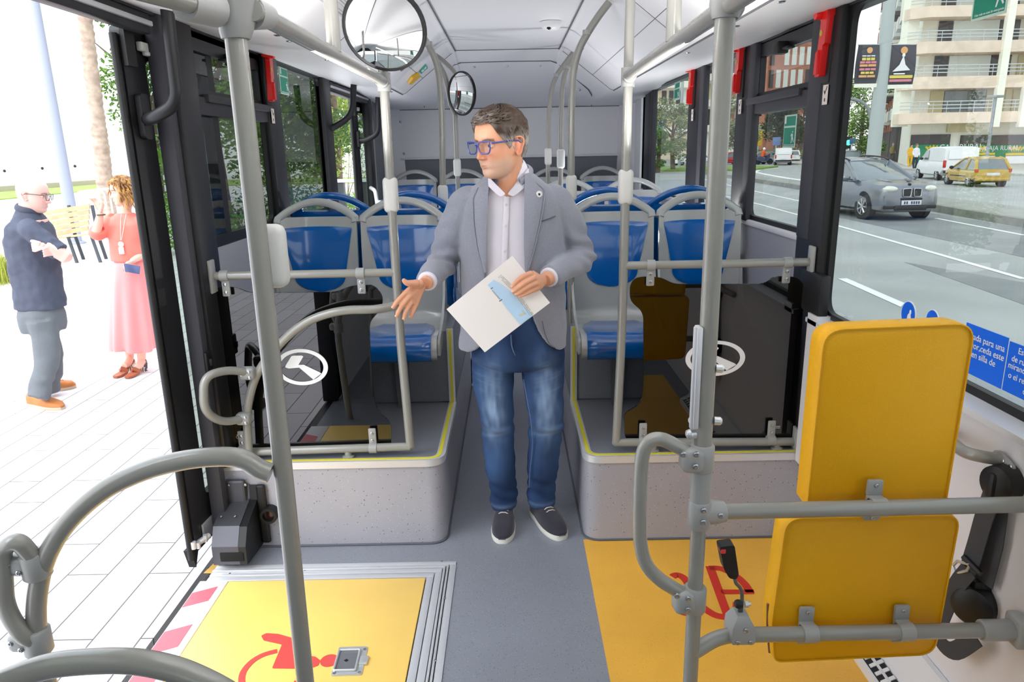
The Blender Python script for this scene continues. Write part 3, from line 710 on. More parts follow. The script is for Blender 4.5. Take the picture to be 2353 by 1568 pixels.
g = thing('guard_rail', 'arched grey guard rail with loop handle at the open doorway, joined to the front pole', 'handrail', (-1.05, 1.37, 0))
pts = [(622, 1088), (596, 1078), (560, 1056), (520, 1050), (460, 1053), (400, 1063), (330, 1083), (250, 1120), (185, 1170), (135, 1228), (103, 1290), (88, 1350), (83, 1410), (88, 1480), (100, 1545)]
path = catmull([PY(*q, 1.375) for q in pts], 5); e = path[-1]
b = MB(); b.tube(path+[Vector((e.x+.01, 1.375, e.z-.2)), Vector((e.x+.03, 1.375, .0))], .0205, 20); b.obj('tube', M_tube, g)
y = 1.35
b = MB(); b.tube(fillet([PY(92, 1300, 1.37), PY(40, 1240, y), PY(4, 1262, y), PY(12, 1400, y), PY(55, 1465, y), PY(92, 1476, 1.37)], .05, 8), .0185, 18); b.obj('grab_handle', M_tube, g)
for q in ((82, 1297), (86, 1472)):
    c = PY(*q, 1.372); b = MB(); b.tube([c+Vector((0, 0, -.03)), c+Vector((0, 0, -.026)), c+Vector((0, 0, .026)), c+Vector((0, 0, .03))], [.026, .029, .029, .026], 24); b.cbox(c+Vector((-.028, -.004, .006)), (.05, .045, .045), .014, None, 4); co = b.obj('clamp', M_clampg, g)
    b = MB(); screws(b, [c+Vector((-.04, -.026, .012)), c+Vector((-.02, -.027, -.004))], (0, -1, 0), .006); b.obj('screw', M_screw, co)
g = thing('guard_rail', 'thick arched grey rail across the bottom left corner, nearest the camera', 'handrail', (-.55, .95, 0))
path = catmull([PY(*q, .95) for q in ((-160, 1680), (-60, 1600), (20, 1562), (110, 1532), (200, 1521), (300, 1520), (390, 1536), (460, 1562), (530, 1600), (590, 1650))], 6)
b = MB(); b.tube([Vector((path[0].x-.03, .95, 0))]+path+[Vector((path[-1].x+.03, .95, 0.0))], .0195, 20); b.obj('tube', M_tube, g)

# curved rails that come down from the ceiling
def droprail(label, pts, y, zend, r=.0165, btn=None):
    P = [PY(*q, y) for q in pts]; t = thing('drop_rail', label, 'handrail', (P[-1].x, y, zend)); b = MB()
    b.tube(catmull(P, 7)+[Vector((P[-1].x, y, zend))], r, 16); b.obj('tube', M_tube, t)
    b = MB(); b.cyl(P[2]+Vector((.001, 0, .02)), P[2]+Vector((0, 0, -.0)), r*1.15, 16); 
    b.obj('collar', M_clampg, t)
    if btn: stop_button(t, Vector((P[-1].x+.002, y, PY(*btn, y).z)), .125, .052, .05)
    return t
droprail('curved grey rail dropping from the door-side ceiling behind the large round mirror', [(935, 38), (960, 70), (985, 105), (1004, 150), (1012, 205), (1016, 300), (1018, 470)], 3.9, .76, btn=(1018, 452))
droprail('thick curved grey rail dropping from the road-side ceiling cove', [(1400, 5), (1375, 38), (1348, 80), (1328, 122), (1316, 180), (1313, 280), (1312, 440)], 3.6, .76, .0175, (1312, 432))
droprail('middle of the three curved rails on the road side, behind the man', [(1338, 108), (1318, 130), (1302, 158), (1292, 205), (1289, 280), (1288, 400)], 4.8, .385, btn=(1288, 365))
droprail('thin curved rail on the road side furthest towards the rear bulkhead', [(1316, 122), (1298, 146), (1278, 176), (1266, 215), (1261, 280), (1259, 390)], 5.5, .385, btn=(1260, 360))
m = thing('mirror_pole', 'slim grey pole with a small round convex mirror above the aisle', 'pole', (-.353, 5.0, 0))
b = MB(); b.tube([(-.353, 5.0, 0), (-.353, 5.0, 1.855)], .016, 16); b.tube(catmull([PY(*q, 5.0) for q in ((975, 100), (1000, 135), (1022, 175), (1033, 225), (1036, 244))], 6), .0165, 16); b.tube([PY(1036, 243, 5.0), Vector((-.353, 5.0, 1.85))], .013, 12)
b.tube(catmull([PY(*q, 5.12) for q in ((990, 120), (1018, 140), (1045, 168), (1064, 205))], 5), .0155, 14); b.obj('tube', M_tube, m)
stop_button(m, Vector((-.353, 5.0, PY(1050, 385, 5).z)), .12, .05, .05)
def mirror(parent, c, nrm, R, curv):
    """shallow convex dome with a black rim"""
    n = Vector(nrm).normalized(); x = n.orthogonal().normalized(); yv = n.cross(x); c = Vector(c); rings = []
    for k in range(9):
        rr = R*math.sin(k/8*PI/2) if False else R*k/8
        h = math.sqrt(curv*curv-rr*rr)-math.sqrt(curv*curv-R*R)
        rings.append([c+n*h+max(rr, .0005)*(math.cos(2*PI*i/40)*x+math.sin(2*PI*i/40)*yv) for i in range(40)])
    b = MB(); b.loft(rings, True); o = b.obj('mirror_glass', M_mirror, parent, angle=60)
    b = MB(); b.lathe([(R*.4, -.03), (R*1.0, -.012), (R*1.045, -.002), (R*1.045, .006), (R*1.0, .010), (R*.985, .006), (R*.97, -.004)], c, n, 44); b.obj('rim', M_rub, parent)
M_mirror = mat('mirror_silver', (215, 216, 218), .015, metal=1.0)
mirror(m, PY(1062, 215, 4.94), (.80, -.60, -.06), .132, .42)
mm = thing('convex_mirror', 'large round convex mirror with thin black rim hung below the ceiling', 'mirror', tuple(PY(885, 65, 2.70)))
mirror(mm, PY(885, 64, 2.70), (.36, -.90, .20), .142, .34)
b = MB(); b.tube([PY(885, 64, 2.70)+Vector((0, .02, 0)), Vector((-.455, 2.79, 2.03))], .014, 12); b.obj('bracket', M_tube, mm)

# ------------------------------------------------------------------ right front pole, wheelchair backrest and bars
RPx, RPy = .402, 1.43
p = thing('pole', 'grey vertical pole with steel socket plate beside the yellow padded backrest', 'pole', (RPx, RPy, 0))
b = MB(); b.tube([(RPx, RPy, .9), (RPx, RPy, 1.86)], .0188, 22); b.tube([(RPx, RPy, 0), (RPx, RPy, .92)], .0168, 22); b.obj('tube', M_tube, p)
b = MB(); c = PY(1607, 1112, RPy); b.tube([(RPx, RPy, c.z-.045), (RPx, RPy, c.z-.043), (RPx, RPy, c.z+.043), (RPx, RPy, c.z+.045)], [.02, .0225, .0225, .02], 22); b.obj('sleeve', M_clampg, p)
b = MB(); b.tube([(RPx, RPy, 1.846), (RPx, RPy, 1.852), (RPx, RPy, 1.868), (RPx+.004, RPy, 1.90)], [.0235, .026, .030, .032], 22); b.tube([(RPx+.02, RPy+.07, 1.87), (RPx+.005, RPy, 1.868)], [.022, .03], 20); b.obj('rail_joint', M_clampg, p)
b = MB(); c0 = PY(1606, 752, RPy-.012); c1 = PY(1606, 985, RPy-.012); b.cbox((RPx-.022, RPy-.005, (c0.z+c1.z)/2), (.012, .03, c0.z-c1.z), .003); b.cbox((RPx-.03, RPy-.01, (c0.z+c1.z)/2), (.006, .012, c0.z-c1.z), .002); pl = b.obj('socket_plate', M_alu, p)
b = MB()
for q in ((1648, 845), (1644, 965)): b.lathe([(.009, 0), (.009, .012), (.005, .016)], PY(*q, RPy)+Vector((-.004, -.006, 0)), (1, -.2, 0), 14)
for q in ((1594, 966), (1588, 998)): b.lathe([(.010, -.012), (.011, .004), (.006, .010)], PY(*q, RPy), (-1, -.3, 0), 14)
b.cbox(PY(1592, 998, RPy), (.03, .02, .016), .005); b.obj('bolt', M_steel, pl)
b = MB(); b.cbox(PY(1602, 770, RPy), (.013, .02, .02), .004); b.obj('green_lens', mat('lens_green', (40, 130, 75), .25), pl)
b = MB(); b.cbox(PY(1602, 786, RPy), (.011, .016, .008), .003); b.obj('red_lens', mat('lens_red', (200, 45, 60), .25), pl)
# loop handle on this pole
g = thing('loop_handle', 'bent grey loop handle clamped to the pole beside the backrest', 'handle', (RPx-.1, RPy, .8))
y = RPy-.004
b = MB(); b.tube(fillet([PY(1590, 1046, y), PY(1530, 1010, y), PY(1474, 1012, y), PY(1468, 1235, y), PY(1500, 1318, y), PY(1580, 1372, y)], [.0, .06, .07, .09, .05, 0], 9)if False else catmull([PY(*q, y) for q in ((1592, 1047), (1552, 1024), (1520, 1010), (1495, 1014), (1478, 1040), (1472, 1100), (1470, 1180), (1472, 1250), (1486, 1298), (1515, 1331), (1550, 1354), (1585, 1376))], 5), .0155, 18); b.obj('grab_handle', M_tube, g)
def bigclamp(parent, c, w, h, pts, d=.052):
    b = MB(); b.tube([(RPx, RPy, c.z-h/2), (RPx, RPy, c.z-h/2+.004), (RPx, RPy, c.z+h/2-.004), (RPx, RPy, c.z+h/2)], [.0225, .0255, .0255, .0225], 22); b.cbox((c.x, RPy-.004, c.z), (w, d, h*.92), .016, None, 4); co = b.obj('clamp', M_clampg, parent)
    b = MB(); screws(b, [PY(*q, RPy-.033) for q in pts], (0, -1, 0), .0068); b.obj('screw', M_screw, co)
bigclamp(g, PY(1588, 1052, RPy), .05, .062, ((1570, 1045), (1600, 1045), (1598, 1073)))
bigclamp(g, PY(1570, 1376, RPy), .05, .062, ((1556, 1370), (1582, 1377), (1581, 1402)))
# wheelchair backrest with its two bars
br = thing('wheelchair_pad', 'yellow padded wheelchair backrest with a narrow upper and wide lower cushion on grey bars', 'backrest', (.80, 1.5, .45))
BY = 1.462
M_pad = mat('pad_yellow', (226, 166, 0), .48, spec=.35, bump=.25, bscale=420)
def pad(nm, pts, y, th, r):
    P = roundpoly([PY(*q, y) for q in pts], r, 7); cc = Vector((0, 0, 0))
    for q in P: cc += q
    cc /= len(P); rings = []
    for (o, sc) in ((.010, .955), (.0025, .975), (0, .992), (.002, 1.0), (th*.5, 1.004), (th-.006, 1.0), (th, .985), (th+.004, .95)):
        rings.append([cc+(q-cc)*1.0+(cc-q).normalized()*(1-sc)*.35+Vector((0, o if sc != .955 else -.001, 0)) for q in P])
    b = MB(); b.loft(rings, True); o = b.obj(nm, M_pad, br, angle=70)
    b = MB(); b.tube([q+Vector((0, -.0005, 0))+(cc-q).normalized()*.0022 for q in P], .0022, 6, closed=True); b.obj('piping', M_pad, o)
    return o
pad('upper_cushion', [(1893, 757), (2243, 742), (2172, 1168), (1853, 1168)], 1.512, .068, [.045, .045, .012, .012])
lo = pad('lower_cushion', [(1806, 1190), (2208, 1184), (2148, 1505), (1778, 1523), (1772, 1430)], 1.500, .066, [.04, .035, .04, .02, .02])
b = MB(); b.tube([PY(1764, 1388, 1.525), PY(1763, 1440, 1.525), PY(1768, 1500, 1.525)], .003, 6); b.obj('zip', mat('zip_brown', (120, 84, 70), .5), lo)
zt = PY(1700, 1172, BY).z; zl = PY(2000, 1454, BY).z
b = MB(); b.tube([(RPx+.03, BY-.01, zt+.002), (1.19, BY, zt)], .0182, 20)
b.tube(fillet([(RPx, RPy, PY(1612, 1480, BY).z), (.475, BY, zl+.0), (.56, BY, zl), (1.12, BY, zl)], .05, 6), .0178, 20); b.obj('bar', M_tube, br)
b = MB(); b.tube([(1.09, BY, zl), (1.093, BY, zl), (1.16, BY, zl), (1.165, BY, zl)], [.022, .025, .025, .022], 20); b.cbox((1.178, BY, zl), (.035, .06, .075), .01, None, 3); b.cbox((1.192, BY, zt), (.02, .07, .09), .006); b.obj('wall_flange', M_clampg, br)
c = PY(1628, 1180, RPy); 
b = MB(); b.tube([(RPx, RPy, c.z-.033), (RPx, RPy, c.z-.029), (RPx, RPy, c.z+.029), (RPx, RPy, c.z+.033)], [.022, .025, .025, .022], 22); b.tube([(RPx, RPy+.004, c.z+.002), (RPx+.04, BY-.012, zt+.002), (RPx+.062, BY-.01, zt+.002)], [.029, .027, .023], 22); co = b.obj('clamp', M_clampg, br)
b = MB(); screws(b, [PY(*q, RPy-.027) for q in ((1617, 1174), (1616, 1201), (1656, 1186))], (0, -1, 0), .0068); b.obj('screw', M_screw, co)
for (q, z) in ((2017, zt), (1860, zl), (2080, zl)):
    c = PY(q, 1172 if z == zt else 1452, BY); b = MB(); b.tube([(c.x-.017, BY, z), (c.x+.017, BY, z)], .0212, 20); b.cbox((c.x, BY+.024, z+.036), (.036, .012, .04), .005); b.cbox((c.x, BY+.024, z-.03), (.038, .012, .03), .005); b.cbox((c.x, BY+.014, z), (.034, .03, .04), .004)
    co = b.obj('strap_clamp', M_clampg, br); b = MB(); screws(b, [Vector((c.x, BY+.018, z+.044)), Vector((c.x, BY+.018, z-.036))], (0, -1, 0), .005); b.obj('screw', M_screw, co)
# seat-belt buckle on the lower bar
bk = thing('belt_buckle', 'black seat belt buckle with red button standing on a bent stalk from the lower bar', 'buckle', tuple(PY(1700, 1440, BY)))
c = PY(1700, 1440, BY)
b = MB(); b.loft([[Vector((c.x+dx*w, BY+dy*d, c.z+z)) for dx, dy in ((-1, -1), (1, -1), (1, 1), (-1, 1))] for z, w, d in ((-.028, .024, .03), (-.02, .028, .032), (.015, .026, .03), (.034, .016, .022), (.040, .013, .018))]); co = b.obj('mount', M_clampg, bk, angle=30)
b = MB(); screws(b, [Vector((c.x+.004, BY-.031, c.z+.012)), Vector((c.x-.014, BY-.032, c.z-.02)), Vector((c.x+.016, BY-.032, c.z-.02))], (0, -1, 0), .006); b.obj('screw', M_screw, co)
b = MB(); P0 = PY(1703, 1405, BY); P1 = PY(1705, 1370, BY); P2 = PY(1691, 1340, BY); P3 = PY(1688, 1325, BY)
b.tube(catmull([P0, P1, PY(1701, 1352, BY), P2, P3], 5), .0045, 10); b.cbox(PY(1702, 1395, BY), (.012, .008, .03), .003); b.obj('stalk', mat('stalk_steel', (120, 122, 124), .3, metal=.9), bk)
b = MB(); b.lathe([(.010, -.014), (.011, -.004), (.008, .002)], PY(1691, 1389, BY), (-1, 0, 0), 14); b.obj('knob', M_rub, bk)
b = MB(); b.lathe([(.008, 0), (.008, .008), (.004, .008), (.004, .014)], PY(1711, 1389, BY), (1, 0, 0), 12); b.obj('bolt', M_steel, bk)
b = MB(); bp = [PY(*q, BY-.015) for q in ((1654, 1258), (1688, 1254), (1698, 1322), (1692, 1333), (1676, 1330), (1664, 1310))]; b.prism(roundpoly(bp, .006, 4), (0, .03, 0)); bo = b.obj('buckle_body', M_rub, bk)
b = MB(); b.cbox(PY(1659, 1262, BY-.004), (.012, .026, .012), .003); b.obj('release_button', mat('button_red', (214, 52, 46), .4), bo)
# three-point belt hanging on the side wall
sb = thing('seat_belt', 'black three-point seat belt hanging on the pale side wall behind the backrest', 'belt', (1.17, 1.72, .6))
XB = 1.165
M_web = mat('belt_webbing', (58, 59, 63), .75, bump=.3, bscale=300)
b = MB(); c = PX(2296, 1112, XB); b.lathe([(.045, -.035), (.047, -.01), (.044, .012), (.028, .020)], c, (-1, -.25, 0), 26); b.cbox(c+Vector((-.012, 0, -.005)), (.03, .028, .07), .01); b.obj('upper_guide', M_rub, sb)
def strap(mb, pts, w, th=.003, flat=Vector((0, 1, 0))):
    P = [Vector(q) for q in pts]
    rings = []
    for i, q in enumerate(P):
        t = (P[min(i+1, len(P)-1)]-P[max(i-1, 0)]).normalized(); n = Vector((-1, -.25, 0)).normalized(); sdir = t.cross(n).normalized(); n2 = sdir.cross(t).normalized()
        rings.append([q+sdir*w/2, q+sdir*w/2+n2*th, q-sdir*w/2+n2*th, q-sdir*w/2])
    mb.loft(rings)
b = MB(); strap(b, catmull([PX(2284, 1130, XB-.015), PX(2262, 1190, XB-.015), PX(2245, 1250, XB-.015), PX(2228, 1305, XB-.02)], 5), .048)
strap(b, catmull([PX(2228, 1310, XB-.022), PX(2200, 1345, XB-.03), PX(2178, 1390, XB-.03), PX(2160, 1440, XB-.03), PX(2165, 1478, XB-.03), PX(2195, 1496, XB-.02), PX(2245, 1465, XB-.01)], 5), .046)
strap(b, [PX(2302, 1130, XB+.012), PX(2285, 1250, XB+.012), PX(2262, 1340, XB+.012)], .05); b.obj('webbing', M_web, sb)
b = MB(); c = PX(2222, 1306, XB-.03); b.tube([PX(2190, 1300, XB-.03), PX(2198, 1318, XB-.03), PX(2222, 1312, XB-.03), PX(2228, 1298, XB-.03), PX(2200, 1290, XB-.03)], .004, 8, closed=True); b.obj('tongue', M_steel, sb)
b = MB(); b.tube([PX(2214, 1280, XB-.03), PX(2254, 1320, XB-.02)], .007, 10); b.obj('slider', M_rub, sb)
b = MB(); c = PX(2238, 1392, XB); b.lathe([(.05, -.04), (.052, -.005), (.05, .015), (.038, .024)], c, (-.8, -.6, 0), 28); b.cbox(c+Vector((.02, .03, .03)), (.06, .07, .08), .012); b.obj('retractor', M_rub, sb)
# grab bar on the wall, heating grille by the floor
g = thing('wall_grab_bar', 'short grey grab bar bolted to the side wall above the seat belt', 'handrail', tuple(PX(2300, 1058, 1.2)))
b = MB(); b.tube(fillet([PX(2165, 985, 1.19), PX(2185, 1015, 1.13), PX(2215, 1040, 1.125), PX(2255, 1050, 1.14), PX(2300, 1056, 1.185)], .08, 6), .0155, 16); b.obj('tube', M_tube, g)
b = MB(); c = PX(2310, 1060, 1.195); b.prism(roundpoly([PX(2288, 1036, 1.19), PX(2300, 1034, 1.19), PX(2336, 1074, 1.19), PX(2330, 1088, 1.19), PX(2290, 1062, 1.19)], .01), (-.008, 0, 0)); co = b.obj('flange', M_clampg, g)
b = MB(); screws(b, [PX(2304, 1060, 1.182), PX(2322, 1074, 1.182)], (-1, 0, 0), .007); b.obj('screw', M_screw, co)
gr = thing('floor_heater', 'white slotted heater grille along the foot of the side wall', 'heater', (1.15, 1.9, 0))
b = MB(); b.prism([(1.085, 1.2, 0.0), (1.198, 1.2, 0), (1.198, 1.2, .16), (1.182, 1.2, .16), (1.135, 1.2, .055), (1.085, 1.2, .03)], (0, 1.52, 0)); b.obj('casing', mat('heater_white', (222, 222, 224), .35), gr)
b = MB(); b.prism([(1.092, 1.25, .036), (1.133, 1.25, .056), (1.133, 1.25, .0585), (1.092, 1.25, .0385)], (0, .95, 0)); b.obj('vent', M_rub, gr)
b = MB()
for k in range(26): b.prism([(1.094, 1.25+k*.036, .038), (1.132, 1.25+k*.036, .0575), (1.132, 1.25+k*.036, .0615), (1.094, 1.25+k*.036, .042)], (0, .014, 0))
b.box(1.110, 1.116, 1.25, 2.2, .046, .054); b.obj('slats', mat('heater_white', (222, 222, 224), .35), gr)

# ------------------------------------------------------------------ door drive box at the foot of the left podium
db = thing('door_drive', 'dark metal door drive housing on the floor by the open front door', 'housing', tuple(PZ(555, 1285, 0)))
M_drive = mat('drive_metal', (84, 84, 90), .45, metal=.55)
yb, yf = 2.745, 2.56
b = MB()
# stepped side outline (y, z) pushed along x
side = [(yb, .02), (yf, .035), (yf, .115), (2.60, .185), (2.735, .235), (yb, .30)]
x0, x1 = PY(487, 1230, 2.58).x, PY(548, 1230, 2.58).x
b.prism([(x0, q[0], q[1]) for q in side], (x1-x0, 0, 0)); b.box(x0+.01, x1-.01, 2.72, yb, .22, .325, .01); b.obj('cover', M_drive, db, smooth=False)
b = MB(); b.prism([(x1, q[0], q[1]*.98) for q in side], (.03, 0, 0)); b.box(x1+.03, x1+.070, 2.725, yb, .03, .30, .01); b.obj('side_plate', M_rub, db, smooth=False)
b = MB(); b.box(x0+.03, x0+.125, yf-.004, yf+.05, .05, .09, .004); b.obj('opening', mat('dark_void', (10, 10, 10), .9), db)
b = MB(); screws(b, [Vector((x0+.03, 2.72, .305)), Vector((x0+.10, 2.72, .305))], (0, -1, 0), .006); screws(b, [Vector((x1-.03, 2.64, .207)), Vector((x0+.02, 2.64, .207))], (0, -.5, 1), .005); b.obj('screw', M_screw, db)
se = thing('door_sensor', 'round black door sensor on the podium face beside the drive housing', 'sensor', tuple(PY(617, 1186, 2.745)))
c = PY(618, 1185, 2.72)
b = MB(); b.lathe([(.036, .0), (.036, .035), (.034, .042), (.024, .042), (.023, .02), (.001, .02)], (c.x, 2.75, c.z), (0, -1, 0), 26); b.obj('housing', M_rub, se)
b = MB(); b.lathe([(.022, .018), (.022, .022), (.001, .026)], (c.x, 2.75, c.z), (0, -1, 0), 22); b.obj('lens', mat('sensor_lens', (52, 26, 22), .15), se)

# ------------------------------------------------------------------ emergency hammers and their stickers
M_ham = mat('hammer_red', (214, 22, 18), .38, coat=.3)
def hammer(label, side, y, z, sc=1.0):
    s = 1 if side > 0 else -1
    t = thing('emergency_hammer', label, 'hammer', (s*1.165, y, z), 'red emergency hammers on the window pillars')
    o2d = [(-.030, .105), (.030, .11), (.032, .095), (.026, -.005), (.012, -.005), (.004, -.108), (-.036, -.108), (-.028, -.02), (-.018, .075), (-.030, .085)]
    yy = lambda q: y-q*sc if s > 0 else y+q*sc*.9
    b = MB(); b.prism(roundpoly([(s*1.182, yy(q[0]), z+q[1]*sc) for q in o2d], .008*sc, 4), (-s*.028*sc, 0, 0)); b.cyl((s*1.186, yy(-.018), z+.095*sc), (s*1.13, yy(-.018), z+.095*sc), .016*sc, 16); b.obj('body', M_ham, t)
    b = MB(); b.prism([(s*1.154, yy(q[0]), z+q[1]*sc) for q in ((.0, -.1), (-.024, -.1), (-.02, -.03), (-.004, -.02))], (-s*.012, 0, 0)); b.obj('grip', M_ham, t)
    b = MB(); b.lathe([(.011, 0), (.011, .003), (.002, .004)], (s*1.154, yy(-.008), z+.035*sc), (-s, 0, 0), 14); b.obj('seal', mat('seal_olive', (176, 168, 52), .5), t)
    b = MB(); b.box(min(s*1.19, s*1.175), max(s*1.19, s*1.175), y-.035, y+.035, z-.13*sc, z+.09*sc, .006); b.obj('bracket', M_rub, t)
    k = thing('pillar_sticker', label.replace('red emergency hammer', 'small white instruction sticker below the hammer'), 'sticker', (s*1.178, y, z-.18), 'white stickers below the hammers')
    b = MB(); b.box(min(s*1.176, s*1.1745), max(s*1.176, s*1.1745), y-.022-.02*s, y+.022-.02*s, z-.215, z-.145); b.obj('sheet', mat('sticker_white', (226, 216, 208), .5), k, smooth=False)
    b = MB(); yc = y-.02*s
    b.prism([(s*1.1744, yc+.012, z-.168), (s*1.1744, yc+.002, z-.180), (s*1.1744, yc-.016, z-.152), (s*1.1744, yc-.012, z-.150), (s*1.1744, yc+.002, z-.171), (s*1.1744, yc+.009, z-.163)], (-s*.0006, 0, 0)); b.cbox((s*1.174, yc, z-.198), (.0006, .008, .012)); b.obj('pictogram', mat('ink_black', (30, 30, 32), .6), k, smooth=False)
hammer('red emergency hammer on the front road-side pillar, beside the banners outside', 1, PX(1898, 100, 1.17).y, PX(1898, 100, 1.17).z, 1.06)
hammer('red emergency hammer on the second road-side pillar, before the tall pole', 1, PX(1700, 160, 1.17).y, PX(1700, 160, 1.17).z, 1.05)
hammer('red emergency hammer on the third road-side pillar, above the far seats', 1, PX(1590, 197, 1.17).y, PX(1590, 197, 1.17).z, 1.05)
hammer('red emergency hammer on the dark door-side pillar', -1, PX(618, 178, -1.17).y, PX(618, 178, -1.17).z, 1.05)

# green exit signs on the panes
M_sgn = mat('sign_green', (0, 138, 110), .45); M_sgnb = mat('sign_edge', (196, 220, 205), .5)
def exit_sign(label, side, y0, y1, z0, z1, split=.33):
    s = 1 if side > 0 else -1; X = s*(WX+.0022); t = thing('exit_sign', label, 'sign', (X, (y0+y1)/2, z0), 'green emergency exit signs on the windows')
    zs = z1-(z1-z0)*split; lo = min(X, X-s*.0012); hi = max(X, X-s*.0012)
    b = MB(); b.box(min(s*(WX+.0038), X), max(s*(WX+.0038), X), y0, y1, z0, z1); b.obj('sheet', M_sgnb, t, smooth=False)
    e = (y1-y0)*.05
    b = MB(); b.box(lo, hi, y0+e, y1-e, zs+e*.6, z1-e); b.box(lo, hi, y0+e, y1-e, z0+e, zs-e*.6); b.obj('green_field', M_sgn, t, smooth=False)
    X2 = X-s*.0014; h = z1-z0; w = y1-y0; b = MB()
    def pt(u, v): return Vector((X2, (y1-u*w) if s > 0 else (y0+u*w), z0+v*h))
    def poly(q): b.prism([pt(*k) for k in q], (-s*.0006, 0, 0))
    poly(((.08, .74), (.2, .74), (.2, .95), (.08, .95)))
    poly(((.72, .26), (.80, .26), (.84, .40), (.74, .44)));  poly(((.70, .14), (.74, .14), (.79, .28), (.74, .28))); poly(((.80, .28), (.90, .16), (.93, .18), (.84, .32))); poly(((.66, .34), (.76, .40), (.74, .44), (.66, .38)))
    c = pt(.80, .48); b.lathe([(.03*h*.9, 0), (.03*h*.9, .0006)], c, (-s, 0, 0), 14)
    b.obj('pictogram', M_white, t, smooth=False)
    M = Matrix(((0, 0, -s, X2), (-s, 0, 0, (y1-.12*w) if s > 0 else (y0+.12*w)), (0, 1, 0, z0+.07*h), (0, 0, 0, 1)))
    text_mesh('lettering', 'Usar solo en caso de emergencia', w*.062, M_white, M, t)
    return t
a = PX(1797, 340, WX); c = PX(1830, 262, WX); exit_sign('green emergency exit sign on the hopper window pane above the white van', 1, c.y, a.y, a.z, c.z, .36)
a = PX(1548, 232, WX); c = PX(1562, 186, WX); exit_sign('small green emergency exit sign on the rear road-side window', 1, c.y, a.y, a.z, c.z, .36)
a = PX(2228, 52, WX); c = PX(2310, 22, WX); exit_sign('green emergency exit sign at the top of the large front window', 1, c.y, a.y, a.z-.0, 2.065, .3)
a = PX(641, 152, -WX); c = PX(666, 220, -WX); exit_sign('green emergency exit sign on the dark door-side window', -1, a.y, c.y, c.z, a.z, .33)

# blue notices on the big window
M_blue = mat('notice_blue', (6, 98, 222), .45)
XS = WX+.0022
def notice(label, pa, pb, pc, lines, align, startpx, size):
    """pa: top rear corner px, pb: bottom front, lines of lettering"""
    t = thing('blue_notice', label, 'notice', tuple(PX(*pb, XS)), 'blue notices on the big window')
    y0 = PX(*pb, XS).y; y1 = PX(*pa, XS).y; z0 = PX(*pb, XS).z; z1 = PX(*pa, XS).z
    b = MB(); b.box(XS-.0005, XS+.0016, y0, y1, z0, z1); b.obj('sheet', M_blue, t, smooth=False)
    objs = []
    for s_, q in zip(lines, startpx):
        c = PX(*q, XS-.0012); M = Matrix(((0, 0, -1, c.x), (-1, 0, 0, c.y), (0, 1, 0, c.z), (0, 0, 0, 1)))
        objs.append(text_mesh('lettering', s_, size, M_white, M, None, align))
    o = join_text(objs, 'lettering', t)
    return t
notice('blue notice with white lettering partly behind the yellow backrest', (2222, 741), (2299, 894), None, ['servada para una', 'r favor,ceda este', 'ro en silla de'], 'RIGHT', ((2308, 810), (2306, 831), (2286, 844)), .0245)
notice('blue notice with white lettering cut off by the picture edge', (2321, 784), (2390, 938), None, ['Este', 'de rueda', 'mirando ha', 'o el respald', 'd'], 'LEFT', ((2339, 813), (2324, 829), (2316, 844), (2316, 867), (2349, 905)), .0215)
for (q, rr, lb) in (((2087, 722), .0405, 'larger round blue sticker with white rim on the big window above the backrest'), ((2142, 736), .031, 'smaller round blue sticker with white rim on the big window above the backrest')):
    c = PX(*q, XS); t = thing('round_sticker', lb, 'sticker', tuple(c), 'round blue stickers on the big window')
    b = MB(); b.lathe([(rr, -.0016), (rr, .0)], c, (-1, 0, 0), 40); b.obj('rim', M_white, t)
    b = MB(); b.lathe([(rr*.93, 0), (rr*.93, .001)], c, (-1, 0, 0), 40); b.obj('blue_disc', M_blue, t)
    if rr > .035:
        b = MB(); b.ell(c+Vector((-.001, -.012, .008)), (.001, .0055, .008), 14, 8); b.ell(c+Vector((-.001, -.008, -.012)), (.001, .011, .016), 14, 8); b.obj('figure', M_white, t)
# stickers and camera on the ceiling
cv = lambda x: 2.325-(abs(x)-.42)*(.273/.355)
def cove_pt(px, py):
    r = ray(px, py); o = Vector((0, 0, EYE))
    for k in range(1, 3000):
        q = o+r*(k*.0025)
        if q.z >= cv(q.x)-.003: return q
    return o
def cove_sticker(name, label, cat, pts, m, extra=None):
    P = [cove_pt(*q) for q in pts]; t = thing(name, label, cat, tuple(P[0])); b = MB(); n = Vector((.61, 0, -.79)); b.prism(P, n*.0015); b.obj('sheet', m, t, smooth=False)
    if extra:
        b = MB()
        for poly in extra: b.prism([cove_pt(*q)+n*.0018 for q in poly], n*.0006)
        b.obj('pictogram', M_white, t, smooth=False)
cove_sticker('cove_sticker', 'dark red square sticker on the ceiling cove beside the large mirror', 'sticker', [(908, 150), (922, 164), (943, 147), (930, 138)], mat('sticker_maroon', (120, 74, 82), .5))
cove_sticker('cove_sticker', 'small green pictogram sticker on the ceiling cove', 'sticker', [(963, 164), (968, 170), (983, 156), (978, 147)], mat('sticker_teal', (40, 176, 150), .5), [[(967, 163), (970, 166), (975, 161), (972, 158)], [(974, 157), (976, 160), (980, 155), (978, 152)]])
t = thing('release_handle', 'yellow release handle on the ceiling cove beside the green sticker', 'handle', tuple(cove_pt(950, 178)))
b = MB(); n = Vector((.61, 0, -.79)); b.prism(roundpoly([cove_pt(*q) for q in ((936, 188), (941, 190), (962, 172), (960, 166), (945, 175))], .01), n*.02); b.obj('grip', mat('handle_yellow', (226, 178, 22), .4), t)
t = thing('dome_camera', 'small white dome camera on the flat ceiling', 'camera', tuple(PZ(1266, 52, 2.348)))
c = PZ(1266, 50, 2.346)
